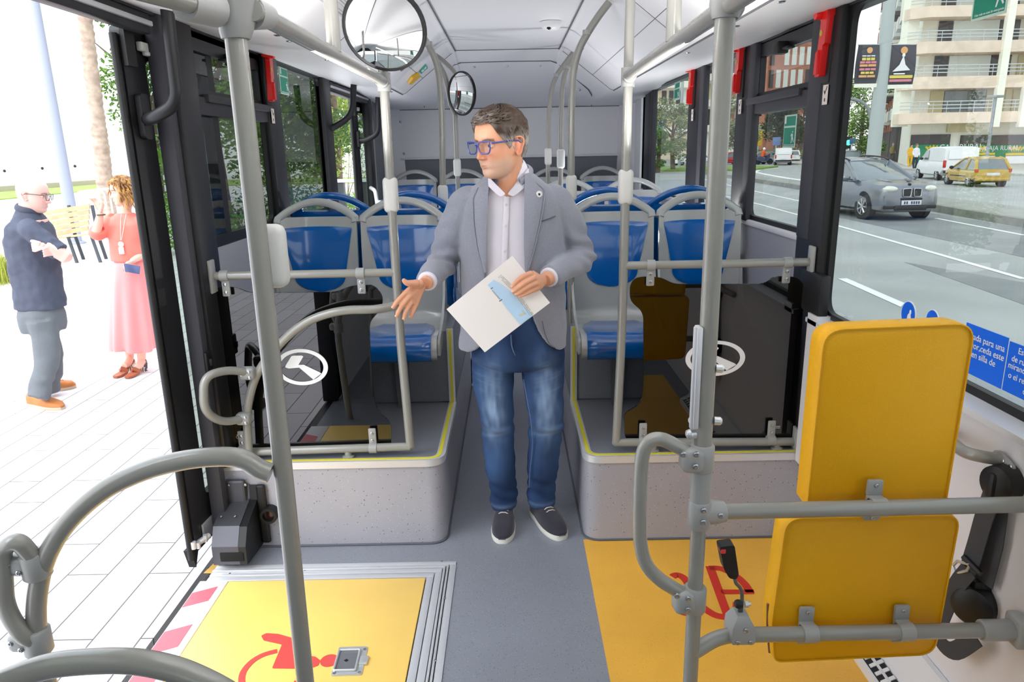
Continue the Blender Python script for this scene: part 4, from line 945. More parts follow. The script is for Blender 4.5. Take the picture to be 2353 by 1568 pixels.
b = MB(); b.lathe([(.062, 0), (.062, .012), (.056, .03), (.04, .045), (.01, .05)], c, (0, 0, -1), 26); b.obj('housing', M_white, t)
b = MB(); b.ell(c+Vector((-.012, -.034, -.036)), (.017, .015, .012), 16, 10); b.obj('lens', mat('lens_black', (16, 16, 18), .12), t)

# ------------------------------------------------------------------ passenger seats
M_sg = mat('seat_grey', (176, 178, 176), .22, spec=.55, coat=.5)
M_sb = mat('seat_blue', (0, 94, 174), .16, spec=.55, coat=.6)
SEATPROF = [(-.425, .285), (-.445, .30), (-.45, .34), (-.435, .372), (-.40, .385), (-.30, .382), (-.18, .372), (-.09, .372), (-.045, .39), (-.02, .43), (-.008, .50), (0.0, .60), (.008, .70), (.018, .80), (.03, .88), (.036, .925)]
def seat_s(u, t, off=0.0):
    """u in -1..1 across, t in 0..1 along the profile (front lip to back top)"""
    k = t*(len(SEATPROF)-1); i = min(int(k), len(SEATPROF)-2); f = k-i; a, c = SEATPROF[i], SEATPROF[i+1]
    y = a[0]+(c[0]-a[0])*f; z = a[1]+(c[1]-a[1])*f
    ty, tz = c[0]-a[0], c[1]-a[1]; L = math.hypot(ty, tz); ny, nz = -tz/L, ty/L      # normal, up on the cushion / forward on the back
    backness = max(0, min(1, (t-.52)/.18)); w = .19+.016*backness if z > .4 else .196
    w = .196+.010*backness-.01*max(0, 1-abs(t-.62)/.12)
    y -= backness*.045*abs(u)**2.6; z += (1-backness)*.012*abs(u)**3*(t > .2)
    return Vector((u*w, y+ny*off, z+nz*off))
def t_at(zr):
    """profile parameter on the back at height zr"""
    for i in range(9, len(SEATPROF)-1):
        if SEATPROF[i][1] <= zr <= SEATPROF[i+1][1]: return (i+(zr-SEATPROF[i][1])/(SEATPROF[i+1][1]-SEATPROF[i][1]))/(len(SEATPROF)-1)
    return 1.0
def make_seat(shellm, padm, rear=False):
    root = thing('bus_seat', 'seat', 'seat', (0, 0, 0))
    nu, nt = 17, 46; b = MB()
    F = [[b.bm.verts.new(seat_s(-1+2*i/(nu-1), j/(nt-1))) for i in range(nu)] for j in range(nt)]
    B2 = [[b.bm.verts.new(seat_s(-1+2*i/(nu-1), j/(nt-1), -.022-.02*(1 if j/(nt-1) > .6 else 0)*(1-abs(-1+2*i/(nu-1))**2))) for i in range(nu)] for j in range(nt)]
    for j in range(nt-1):
        for i in range(nu-1):
            b.bm.faces.new((F[j][i], F[j][i+1], F[j+1][i+1], F[j+1][i])); b.bm.faces.new((B2[j][i+1], B2[j][i], B2[j+1][i], B2[j+1][i+1]))
    for j in range(nt-1):
        b.bm.faces.new((F[j][0], F[j+1][0], B2[j+1][0], B2[j][0])); b.bm.faces.new((F[j+1][nu-1], F[j][nu-1], B2[j][nu-1], B2[j+1][nu-1]))
    for i in range(nu-1):
        b.bm.faces.new((F[0][i+1], F[0][i], B2[0][i], B2[0][i+1])); b.bm.faces.new((F[nt-1][i], F[nt-1][i+1], B2[nt-1][i+1], B2[nt-1][i]))
    b.obj('shell', shellm, root, angle=50)
    # side wings that close the shell beside the cushion
    for s in (-1, 1):
        b = MB()
        P = [(s*.197, -.43, .30), (s*.197, -.42, .375), (s*.197, -.30, .40), (s*.197, -.17, .43), (s*.20, -.09, .52), (s*.203, -.052, .66), (s*.203, .0, .66), (s*.20, .02, .45), (s*.195, -.05, .34), (s*.195, -.25, .30)]
        b.prism(roundpoly(P, .02, 4), (s*.012, 0, 0)); b.obj('side_wing', shellm, root, angle=50)
    # arched grab handle over the back
    hp = []
    for k in range(19):
        a = -1+2*k/18; hp.append(Vector((a*.196, .012+.030*(1-a*a), .918+.080*(1-abs(a)**2.0))))
    b = MB(); b.tube([Vector((-.200, .0, .895))]+hp+[Vector((.200, .0, .895))], .0165, 12, sy=1.3); b.obj('handle', shellm, root)
    # back pad and cushion, slightly proud
    def zb(v): return .545+.325*v
    def hw(v): z = zb(v); return min(.176, .128+.05*((z-.62)/.25) if z > .62 else .128*math.sqrt(max(0.0, 1-((.62-z)/.0755)**2)))
    n1_, n2_ = 15, 26; b = MB()
    def P(u, v, o):
        h = max(.004, hw(v)); zz = zb(v)+.006*(1-u*u)*(v > .9); return seat_s(u*h/.204, t_at(zz), o)
    top = [[b.bm.verts.new(P(-1+2*i/(n1_-1), j/(n2_-1), .009-.005*(abs(-1+2*i/(n1_-1)) > .99 or j in (0, n2_-1)))) for i in range(n1_)] for j in range(n2_)]
    for j in range(n2_-1):
        for i in range(n1_-1): b.bm.faces.new((top[j][i], top[j][i+1], top[j+1][i+1], top[j+1][i]))
    edge = [top[0][i] for i in range(n1_)]+[top[j][n1_-1] for j in range(1, n2_)]+[top[n2_-1][i] for i in range(n1_-2, -1, -1)]+[top[j][0] for j in range(n2_-2, 0, -1)]
    low = [b.bm.verts.new(v.co+Vector((0, .007, 0))) for v in edge]
    for i in range(len(edge)): b.bm.faces.new((edge[i], edge[(i+1) % len(edge)], low[(i+1) % len(edge)], low[i]))
    b.obj('back_pad', padm, root, angle=60)
    b = MB()
    def C_(u, v, o):
        t = .015+.47*v; h = .172 if v < .72 else .172-.06*((v-.72)/.28)**2; return seat_s(u*h/.2, t, o)
    top = [[b.bm.verts.new(C_(-1+2*i/14, j/19, .012-.007*(abs(-1+2*i/14) > .99 or j in (0, 19)))) for i in range(15)] for j in range(20)]
    for j in range(19):
        for i in range(14): b.bm.faces.new((top[j][i], top[j][i+1], top[j+1][i+1], top[j+1][i]))
    edge = [top[0][i] for i in range(15)]+[top[j][14] for j in range(1, 20)]+[top[19][i] for i in range(13, -1, -1)]+[top[j][0] for j in range(18, 0, -1)]
    low = [b.bm.verts.new(v.co+Vector((0, .006, -.006))) for v in edge]
    for i in range(len(edge)): b.bm.faces.new((edge[i], edge[(i+1) % len(edge)], low[(i+1) % len(edge)], low[i]))
    b.obj('cushion', padm, root, angle=60)
    b = MB(); b.box(-.17, .17, -.40, -.08, .315, .345, .006); b.loft([[Vector((dx*w, -.27+dy*d, z)) for dx, dy in ((-1, -1), (1, -1), (1, 1), (-1, 1))] for z, w, d in ((0, .026, .02), (.012, .026, .02), (.30, .034, .03), (.32, .034, .03))]); b.obj('leg', mat('leg_grey', (92, 93, 96), .4), root)
    return root
grey = make_seat(M_sg, M_sb); blue = make_seat(M_sb, M_sb)
def put(proto, first, x, y, z, rz, label, group):
    o = proto if first else copy_tree(proto)
    o.location = (x, y, z); o.rotation_euler = (0, 0, rz); o['label'] = label; o['group'] = group; return o
G1, G2, G3 = 'forward seats behind the partitions', 'blue backed seats turned to the rear', 'seats at the rear of the bus'
fw = [(-.985, 3.68, .385, 'grey seat with blue pads behind the door-side partition, next to the dark window', G1), (-.552, 3.68, .385, 'grey seat with blue pads on the door side, behind the pointing hand', G1),
      (.514, 3.66, .385, 'grey seat with blue pads beside the elbow of the man with the folder', G1), (.952, 3.66, .385, 'grey seat with blue pads on the road side, under the hopper window', G1),
      (.42, 5.35, .395, 'grey seat with blue pads in the third road-side row, next to the aisle', G3), (.895, 5.35, .395, 'grey seat with blue pads in the third road-side row, beside the window', G3),
      (-.905, 7.02, .44, 'rearmost grey seat in the corner on the door side', G3), (-.44, 7.02, .44, 'rearmost grey seat behind the slim mirror pole', G3), (0.0, 7.02, .44, 'rearmost grey seat in the middle, mostly hidden by the man', G3), (.42, 7.02, .44, 'rearmost grey seat on the road side, next to the curved rails', G3), (.885, 7.02, .44, 'rearmost grey seat in the corner on the road side', G3)]
for i, (x, y, z, lb, g) in enumerate(fw): put(grey, i == 0, x, y, z, 0, lb, g)
bw = [(-.945, 3.86, .41, 'blue backed seat turned to the rear, behind the window-side seat on the door side', G2), (-.515, 3.86, .41, 'blue backed seat turned to the rear, behind the aisle seat on the door side', G2), (.50, 3.86, .41, 'blue backed seat turned to the rear, behind the aisle seat on the road side', G2), (.935, 3.86, .41, 'blue backed seat turned to the rear, under the road-side hopper window', G2)]
for i, (x, y, z, lb, g) in enumerate(bw): put(blue, i == 0, x, y, z, PI, lb, g)
# small white rail and box by the rear door
g = thing('door_grab_rail', 'small white bent grab rail beside the rear door', 'handrail', (-1.1, 6.0, 1.1))
b = MB(); b.tube(fillet([PY(852, 432, 6.3), PY(862, 438, 6.2), PY(867, 470, 6.2), PY(868, 600, 6.2)], .04, 6), .016, 12); b.tube([PY(868, 470, 6.2), PY(905, 467, 6.2)], .014, 12); b.cbox(PY(871, 468, 6.2), (.055, .05, .055), .008); b.obj('tube', M_white, g)
# ------------------------------------------------------------------ people
def V(*a): return Vector(a)
def vcol(me, fn, name='tone'):
    ca = me.color_attributes.new(name, 'FLOAT_COLOR', 'POINT')
    buf = []
    for v in me.vertices: buf.extend(fn(v.co, v.normal))
    ca.data.foreach_set('color', buf)
def displace(me, fn):
    co = [v.co.copy() for v in me.vertices]; no = [v.normal.copy() for v in me.vertices]; buf = []
    for p, n in zip(co, no): buf.extend(p+n*fn(p))
    me.vertices.foreach_set('co', buf); me.update()
def attr_mat(name, rough=.5, spec=.4, sss=0.0, bump=0.0, bscale=300, attr='tone', sheen=0.0):
    m = mat(name, (200, 200, 200), rough, spec=spec, sss=sss, bump=bump, bscale=bscale, sheen=sheen); nt = m.node_tree
    a = nt.nodes.new('ShaderNodeAttribute'); a.attribute_name = attr; nt.links.new(a.outputs['Color'], nt.nodes['Principled BSDF'].inputs['Base Color']); return m
def mixc(a, b, t): t = max(0.0, min(1.0, t)); return [a[i]*(1-t)+b[i]*t for i in range(3)]
def gss(d, s): return math.exp(-(d/s)**2)

# head slices relative to the eye line: z, front y, back y, half width
HEAD = [(-.1215, .050, -.005, .014), (-.116, .072, -.03, .031), (-.107, .083, -.040, .042), (-.095, .0865, -.048, .050), (-.083, .0835, -.056, .0565), (-.074, .0885, -.062, .060), (-.066, .0885, -.067, .0625), (-.056, .0895, -.074, .065), (-.042, .0895, -.082, .0685), (-.022, .0885, -.092, .0715), (0.0, .0885, -.098, .0735), (.016, .0935, -.101, .0745), (.032, .0945, -.102, .0755), (.055, .0905, -.100, .0755), (.077, .080, -.091, .070), (.096, .062, -.073, .059), (.108, .040, -.050, .044), (.1145, .020, -.028, .027), (.117, .006, -.008, .008)]
def headpt(z, ang, grow=0.0):
    """surface of the bare head at height z; ang 0 = front, pi = back"""
    f, bk, w = interp(HEAD, z); c, s = math.cos(ang), math.sin(ang)
    n = 2.25 if c > 0 else 2.0
    yy = (abs(c)**(2/n))*(f if c > 0 else -bk)*(1 if c > 0 else -1); xx = (abs(s)**(2/n))*w*(1 if s > 0 else -1)
    v = Vector((xx, yy, z))
    return v+Vector((xx, yy, z*.6)).normalized()*grow if grow else v
def head_pieces(mb, M, nose=1.0, lips=1.0, ears=True):
    R = lambda p: M @ Vector(p)
    zs = []
    for i in range(len(HEAD)-1):
        for k in range(2): zs.append(HEAD[i][0]+(HEAD[i+1][0]-HEAD[i][0])*k/2)
    zs.append(HEAD[-1][0])
    def dent(v):
        for s in (-1, 1):
            d = gss(math.hypot(v.x-s*.032, (v.z+.001)*1.35), .0175); v.y -= .0115*d*(v.y > .03)
            v.y += .004*gss(math.hypot(v.x-s*.030, (v.z-.019)*1.8), .022)*(v.y > .03)      # brow
            v.y += .004*gss(math.hypot(v.x-s*.043, v.z+.034), .02)*(v.y > .02)             # cheek
        return v
    mb.loft([[R(dent(headpt(z, 2*PI*i/48))) for i in range(48)] for z in zs])
    # nose
    rings = []
    for z, pr, w in ((.012, .002, .0075), (-.002, .006, .0075), (-.016, .014, .0085), (-.030, .0225, .0115), (-.038, .026, .0135), (-.0435, .0235, .0145), (-.048, .012, .012)):
        y0 = interp(HEAD, z)[0]-.012
        rings.append([R((w*nose*math.cos(a), y0+(pr*nose+.012)*max(0, math.sin(a))-.01*max(0, -math.sin(a)), z)) for a in [2*PI*i/16 for i in range(16)]])
    mb.loft(rings)
    for s in (-1, 1): mb.ell(R((s*.0125*nose, .094, -.041)), (.0075, .010, .0065), 12, 8, M.to_3x3())
    # lips
    mb.tube([R((x, .0905-.0105*(x/.024)**2, -.0665+.0015*(abs(x)/.024))) for x in (-.023, -.014, -.005, 0, .005, .014, .023)], [.0012, .0032*lips, .0041*lips, .0036*lips, .0041*lips, .0032*lips, .0012], 8)
    mb.tube([R((x, .0898-.0105*(x/.023)**2, -.0755+.003*(abs(x)/.023))) for x in (-.021, -.012, 0, .012, .021)], [.0012, .0042*lips, .0050*lips, .0042*lips, .0012], 8)
    # eyelids
    for s in (-1, 1):
        mb.tube([R((s*.032+dx, .0815-.35*dx*dx/.02*.5-abs(dx)*.10, .0055-dx*dx*14)) for dx in (-.016, -.010, 0, .010, .016)], .0031, 8)
        mb.tube([R((s*.032+dx, .0795-.35*dx*dx/.02*.5-abs(dx)*.10, -.0075+dx*dx*14)) for dx in (-.015, -.009, 0, .009, .015)], .0026, 8)
        if ears:
            e = [(-.012, .026), (.004, .032), (.018, .024), (.020, .008), (.012, -.010), (.006, -.026), (-.004, -.030), (-.010, -.018)]
            rim = [R((s*(.0775+.010*max(0, (q[0]+.012)/.03)), -.012-q[0], -.012+q[1])) for q in e]
            mb.tube(catmull(rim, 4), .0042, 8)
            mb.ell(R((s*.077, -.018, -.013)), (.005, .015, .025), 12, 10, M.to_3x3())
def eyes(parent, M, iris=(82, 62, 46)):
    for s in (-1, 1):
        c = M @ Vector((s*.032, .0715, -.001)); f = (M.to_3x3() @ Vector((0, 1, 0))).normalized()
        b = MB(); b.ell(c, (.0118, .0118, .0118), 18, 12); e = b.obj('eye', mat('eye_white', (226, 220, 214), .15), parent)
        b = MB(); b.lathe([(.0062, .0100), (.0058, .0112), (.0005, .0122)], c, f, 18); i = b.obj('iris', mat('iris_%d' % iris[0], iris, .12), e)
        b = MB(); b.lathe([(.0027, .0117), (.0005, .01245)], c, f, 12); b.obj('pupil', mat('pupil', (8, 8, 8), .1), e)
def skin_fn(Mi, base, red, beard=None, beard_amt=0.0, brow=None):
    cb, cr = lin(base), lin(red); cbe = lin(beard) if beard else None; cbr = lin(brow) if brow else None
    def fn(p, n):
        q = Mi @ p; c = list(cb)
        c = mixc(c, cr, .40*gss(math.hypot(q.z+.040, (q.y-.108)*.8), .022)+.18*gss(math.hypot(abs(q.x)-.042, q.z+.028), .025)*(q.y > .02))
        if -.13 < q.z < .13 and q.y > -.12 and abs(q.x) < .11:
            c = mixc(c, [v*.75 for v in cr], .8*gss(q.z+.0705, .0065)*gss(q.x, .02)*(q.y > .075))
            c = mixc(c, cr, .5*(abs(q.x) > .078))
            if cbe:
                t = max(0, min(1, (-.040-q.z+.24*min(.06, max(0, .070-q.y))-.45*max(0, .035-q.y)+.006*mnoise.noise(q*60))/.024))*max(0, min(1, (q.y+.004)/.016))
                if gss(q.z+.0705, .006)*gss(q.x, .018) > .5 and q.y > .07: t *= .2
                t *= .65+.5*mnoise.noise(q*420)
                t *= max(0, min(1, (q.z+.135)/.02))
                c = mixc(c, cbe, beard_amt*t)
            if cbr:
                for s in (-1, 1):
                    dz = q.z-.0205+.25*abs(abs(q.x)-.034); t = gss(dz, .0048)*(.010 < abs(q.x) < .052)*(q.y > .05)*(.75+.5*mnoise.noise(q*500)); c = mixc(c, cbr, t)
        return (*c, 1.0)
    return fn
def limb(mb, pts, rad_, n=14, sub=5):
    P = catmull(pts, sub); k = len(pts)-1; R = []
    for i in range(len(P)):
        t = i/sub; j = min(int(t), k-1); f = t-j; f = f*f*(3-2*f); R.append(rad_[j]*(1-f)+rad_[j+1]*f)
    mb.tube(P, R, n)
def ringpts(r, n=40, scale=1.0, grow=0.0):
    z, xc, yc, a, b_, e = r; out = []
    for i in range(n):
        t = 2*PI*i/n; c, s = math.cos(t), math.sin(t)
        out.append(Vector((xc+(a+grow)*scale*math.copysign(abs(c)**(2/e), c), yc+(b_+grow)*scale*math.copysign(abs(s)**(2/e), s), z)))
    return out
def hand(mb, wrist, wr, fingers, thumb, knr=.0105, tipr=.0068):
    """fingers: [knuckle, joint, joint2, tip]; metacarpals run back to the wrist so that the palm fuses into one piece"""
    W0 = Vector(wrist); prev = None
    for f in fingers:
        K = Vector(f[0]); side = K-W0
        mb.tube(catmull([W0+side*.02, W0+side*.5, K], 3), [wr*.62, wr*.62, wr*.55, .0135, .0130, .0122, .0118][:7], 10)
        limb(mb, [K]+[Vector(q) for q in f[1:]], [knr*1.08, knr*.92, knr*.86, tipr][:len(f)] if len(f) == 4 else [knr*1.08, knr*.9, tipr], 10, 4)
        mb.ell(f[-1], (tipr*1.0,)*3, 10, 8)
        if prev is not None:
            for t in (.45, .7, .92): mb.ell((W0+(prev-W0)*t+W0+(K-W0)*t)/2, (.0125, .0125, .0125), 10, 8)
        prev = K
    T = [Vector(q) for q in thumb]; limb(mb, T, [.0165, .0135, .0108, .0085][:len(T)], 10, 4); mb.ell(T[-1], (.0083,)*3, 10, 8)
    mb.ell((W0+T[0])/2, (.017,)*3, 10, 8)
def nails(parent, M_, tips, r=.0045):
    b = MB()
    for c, n in tips: b.lathe([(r, -.0005), (r*.8, .0008), (.0003, .0011)], c, n, 10)
    b.obj('fingernail', M_, parent)
def shoe(parent, heel, toe, w, M_up, M_sole, M_lace, z0=0.0, laces=True, h0=.085, sole=.024, liftheel=0.0, nm='shoe'):
    heel, toe = Vector(heel), Vector(toe); d = toe-heel; L = d.length; d.normalize(); s = Vector((-d.y, d.x, 0))
    def hw(u): return w*(.70+.10*math.sin(min(1, u/.3)*PI/2) if u < .3 else .80+.20*math.sin((u-.3)/.35*PI/2) if u < .65 else 1.0*math.sqrt(max(0.0, 1-((u-.65)/.36)**2.4)))*(1 if u > .06 else math.sqrt(max(.05, u/.06)))
    def P(u, x, z): return heel+d*(u*L)+s*x+Vector((0, 0, z0+z+liftheel*max(0, 1-u*1.6)))
    us = [0, .015, .04, .1, .2, .3, .4, .5, .6, .7, .8, .88, .94, .975, .995]
    b = MB(); outl = [(u, hw(u)) for u in us]+[(u, -hw(u)) for u in reversed(us)]
    rings = []
    for z, k in ((0, .97), (.004, 1.0), (sole*.8, 1.02), (sole, .99)): rings.append([P(u, x*k*1.05, z) for u, x in outl])
    b.loft(rings); so_ = b.obj('sole', M_sole, parent)
    def top(u): return (sole+h0*(1-.10*u) if u < .38 else sole+h0*.9-(u-.38)/.62*(h0*.9-.030))*(1 if u > .02 else .9)
    b = MB(); rings = []
    for u in us:
        hh = max(sole+.012, top(u)*(1.0 if u < .9 else 1-(u-.9)*4.2)); hwv = hw(u); ring = []
        for i in range(17):
            a = PI*i/16; ring.append(P(u, hwv*math.cos(a)**1 if False else hwv*math.copysign(abs(math.cos(a))**.72, math.cos(a)), sole*.8+(hh-sole*.8)*math.sin(a)**.62))
        rings.append(ring)
    b.loft(rings, True, True); up = b.obj('upper', M_up, parent, angle=60)
    if laces:
        b = MB()
        for k in range(4):
            u = .40+.065*k; z = top(u)+.002
            b.tube([P(u, -.022, z-.007), P(u, -.01, z+.001), P(u, .01, z+.001), P(u, .022, z-.007)], .0024, 7)
        for sg in (-1, 1): b.tube(catmull([P(.40, 0, top(.40)+.004), P(.37, sg*.018, top(.37)+.012), P(.41, sg*.030, top(.40)+.002), P(.46, sg*.024, top(.46)-.004)], 4), .0022, 7)
        b.obj('lace', M_lace, parent)
    return up

# ================================================================== the man in the aisle
man = thing('person', 'man in grey blazer, white shirt and jeans standing in the aisle holding a folder', 'person', (0.03, 2.88, 0))
hM = Matrix.Translation((-.031, 2.702, 1.645)) @ Matrix.Rotation(rad(132), 4, 'Z') @ Matrix.Rotation(rad(-6), 4, 'X') @ Matrix.Scale(1.0, 4)
hI = hM.inverted()
hb = MB()
head_pieces(hb, hM, 1.1, .8)
limb(hb, [hM @ Vector((0, -.022, -.05)), V(-.012, 2.735, 1.54), V(0, 2.775, 1.46)], [.060, .060, .075], 18)
# torso, arms and legs, slim inside the clothes
hb.loft([ringpts(r, 24) for r in ((.80, .02, 2.87, .15, .10, 2.2), (.95, .01, 2.86, .155, .10, 2.2), (1.15, .006, 2.84, .155, .10, 2.2), (1.32, .004, 2.82, .16, .10, 2.2), (1.42, .003, 2.80, .14, .08, 2.2), (1.47, .003, 2.79, .07, .06, 2))])
SR, ER, WR_ = V(-.165, 2.80, 1.425), V(-.268, 2.862, 1.205), PY(978, 652, 2.625)
SL, EL, WL_ = V(.170, 2.81, 1.425), V(.278, 2.865, 1.215), PY(1252, 645, 2.60)
for S_, E_, W_ in ((SR, ER, WR_), (SL, EL, WL_)): limb(hb, [V(0, 2.8, 1.40), S_, E_, E_.lerp(W_, .6), W_], [.05, .048, .040, .034, .0255], 14)
for hp_, kn, an in ((V(-.08, 2.87, .84), V(-.072, 2.845, .51), V(-.055, 2.94, .07)), (V(.115, 2.87, .84), V(.133, 2.845, .51), V(.105, 2.96, .07))): limb(hb, [hp_, kn, an], [.075, .052, .036], 14)
# pointing hand (his right), palm towards the door, thumb up
yh = 2.595
def H(px, py, y): return PY(px, py, y)
fR = [[H(938, 668, 2.580), H(918, 688, 2.562), H(909, 698, 2.552), H(904, 707, 2.545)],
      [H(939, 684, 2.574), H(923, 704, 2.556), H(916, 716, 2.548), H(912, 727, 2.543)],
      [H(944, 696, 2.580), H(934, 714, 2.562), H(930, 724, 2.556), H(929, 733, 2.552)],
      [H(955, 701, 2.592), H(949, 715, 2.580), H(946, 723, 2.575), H(944, 729, 2.572)]]
hand(hb, WR_+V(-.012, -.006, -.003), .026, fR, [H(958, 652, 2.578), H(944, 652, 2.560), H(934, 650, 2.550), H(928, 645, 2.546)])
# folder hand (his left): fingers over the front of the folder
fL = [[H(1222, 628, 2.545), H(1200, 637, 2.530), H(1187, 648, 2.532), H(1177, 659, 2.538)],
      [H(1230, 638, 2.541), H(1207, 650, 2.524), H(1192, 661, 2.527), H(1179, 671, 2.536)],
      [H(1235, 650, 2.543), H(1213, 660, 2.527), H(1199, 669, 2.530), H(1186, 677, 2.538)],
      [H(1238, 661, 2.550), H(1220, 669, 2.536), H(1207, 675, 2.537), H(1195, 681, 2.541)]]
hand(hb, WL_+V(-.006, -.012, 0), .026, fL, [H(1240, 640, 2.60), H(1222, 640, 2.612), H(1205, 645, 2.618), H(1195, 650, 2.618)])
me = remeshed(hb.mesh('body', [], smooth=False), .0027, 3, .5)
sf = skin_fn(hI, (216, 158, 126), (204, 112, 84), (196, 184, 172), .62, (98, 78, 62))
vcol(me, sf)
M_skin = attr_mat('skin', .46, .38, .08); me.materials.clear(); me.materials.append(M_skin)
body = link('body', me, man)
eyes(man, hM, (70, 66, 60))
Mn = mat('nail_pink', (228, 172, 152), .3)
nails(body, Mn, [(f[-1]+V(-.002, -.0062, .003), V(-.35, -.85, .35)) for f in fL]+[(f[-1]+V(-.004, -.005, .003), V(-.5, -.7, .4)) for f in fR])

# trousers
def denim(p, n):
    dark, mid, pale = lin((30, 46, 80)), lin((56, 84, 126)), lin((134, 158, 188))
    c = mixc(dark, mid, .55+.9*mnoise.noise(Vector((p.x*9, p.y*9, p.z*5))))
    for cx, zc, k in ((-.085, .66, 1.0), (.135, .66, 1.0)):
        f = gss(p.x-cx, .045)*(gss(p.z-.62, .15))*max(0, -n.y)
        c = mixc(c, pale, .85*f*(.75+.7*mnoise.noise(Vector((p.x*60, p.y*20, p.z*18)))))
        c = mixc(c, pale, .40*gss(p.x-cx, .06)*gss(p.z-.50, .012)*max(0, -n.y)+.35*gss(p.z-.477-.1*(p.x-cx), .007)*gss(p.x-cx, .06)*max(0, -n.y))
    for k in range(7):                                    # whiskers from the crotch
        zc = .80-.022*k; c = mixc(c, pale, .22*max(0, .5+mnoise.noise(Vector((p.x*22, k*3.1, p.z*30))))*gss(p.z-zc-(.22+.06*(k % 3))*abs(p.x-.02)+.03, .0045)*max(0, min(1, (abs(p.x-.02)-.05)/.03))*max(0, -n.y))
    c = mixc(c, pale, .30*gss(p.z-.105, .010))
    return (*c, 1)
tb = MB()
rj = [(1.03, .010, 2.852, .168, .112, 2.3), (.96, .015, 2.860, .175, .118, 2.3), (.90, .018, 2.868, .186, .125, 2.4), (.84, .021, 2.87, .192, .128, 2.5), (.80, .021, 2.87, .192, .125, 2.6), (.775, .021, 2.87, .186, .115, 2.6), (.755, .021, 2.87, .15, .095, 2.4), (.742, .021, 2.87, .08, .07, 2)]
tb.loft([ringpts(r, 36) for r in rj])
limb(tb, [V(-.074, 2.87, .83), V(-.086, 2.868, .72), V(-.078, 2.85, .60), V(-.0725, 2.845, .51), V(-.066, 2.87, .32), V(-.056, 2.905, .19), V(-.053, 2.925, .085)], [.096, .089, .076, .0695, .066, .060, .0605], 26, 6)
limb(tb, [V(.122, 2.87, .83), V(.123, 2.868, .72), V(.128, 2.85, .60), V(.134, 2.845, .51), V(.121, 2.88, .32), V(.116, 2.92, .19), V(.112, 2.945, .085)], [.094, .089, .078, .0725, .068, .063, .0645], 26, 6)
me = remeshed(tb.mesh('jeans', [], smooth=False), .006, 14, .5)
def dj(p):
    k = gss(p.z-.50, .06)+.9*gss(p.z-.17, .09)+.35*gss(p.z-.76, .05)
    return math.sin((p.z*95+3*p.x*10+2.2*mnoise.noise(Vector((p.x*14, p.y*14, p.z*6)))))*.0034*k+mnoise.noise(p*16)*.005
displace(me, dj)
vcol(me, denim); M_denim = attr_mat('denim', .82, .2, bump=.25, bscale=700); me.materials.clear(); me.materials.append(M_denim)
jeans = link('jeans', me, man)
b = MB()
b.tube(catmull([PY(1174, 770, 2.735), PY(1176, 795, 2.738), PY(1183, 815, 2.742), PY(1189, 826, 2.745)], 4), .0022, 6)
b.tube(catmull([V(.040, 2.778, .72), V(.052, 2.773, .64), V(.066, 2.772, .55), V(.074, 2.80, .43), V(.063, 2.83, .30), V(.058, 2.86, .2)], 6), .0016, 6)
b.obj('seam', mat('denim_seam', (92, 112, 148), .8), jeans)
# shoes
M_su = mat('suede_navy', (38, 36, 48), .85, sheen=.3, bump=.3, bscale=400); M_so = mat('sole_white', (222, 220, 210), .55); M_la = mat('lace_pale', (218, 208, 200), .7)
u1 = shoe(man, (-.050, 3.02, 0), (-.062, 2.735, 0), .050, M_su, M_so, M_la, 0)
u2 = shoe(man, (.085, 3.02, 0), (.196, 2.755, 0), .050, M_su, M_so, M_la, 0)
for up, h_, t_ in ((u1, V(-.050, 3.02, 0), V(-.062, 2.735, 0)), (u2, V(.085, 3.02, 0), V(.196, 2.755, 0))):
    d = (t_-h_).normalized(); s = V(-d.y, d.x, 0); q = lambda u, x, z: h_+d*(u*.285)+s*x+V(0, 0, z); b = MB()
    b.tube(catmull([q(.62, -.044, .045), q(.70, -.024, .058), q(.76, -.012, .055), q(.70, 0, .066), q(.76, .012, .055), q(.70, .024, .058), q(.62, .044, .045)], 4), .0016, 6); b.obj('stitching', mat('stitch_grey', (112, 108, 116), .8), up)

# jacket
JR = [(.842, 0, 2.865, .216, .140, 2.5), (.95, .005, 2.860, .210, .136, 2.5), (1.05, .008, 2.850, .204, .133, 2.5), (1.18, .006, 2.835, .200, .131, 2.5), (1.30, .004, 2.820, .200, .130, 2.4), (1.40, .003, 2.805, .190, .122, 2.3), (1.45, .003, 2.795, .172, .108, 2.2), (1.485, .003, 2.787, .142, .092, 2.1), (1.515, .002, 2.778, .104, .080, 2), (1.54, 0, 2.770, .080, .072, 2), (1.565, -.003, 2.764, .069, .066, 2)]
XL = [(.842, -.175), (.855, -.150), (.88, -.126), (.95, -.106), (1.18, -.098), (1.35, -.090), (1.45, -.083), (1.515, -.072), (1.565, -.060)]
XR = [(.842, .185), (.855, .165), (.88, .135), (.94, .098), (1.05, .064), (1.18, .050), (1.345, .051), (1.45, .058), (1.515, .056), (1.565, .050)]
def jring(z): return (z,)+interp(JR, z)
def jfront(x, z, off=0.0):
    _, xc, yc, a, b_, e = jring(z); k = min(.999, abs(x-xc)/a); return Vector((x, yc-b_*(1-k**e)**(1/e)-off, z))
jb = MB(); nz, na = 44, 64
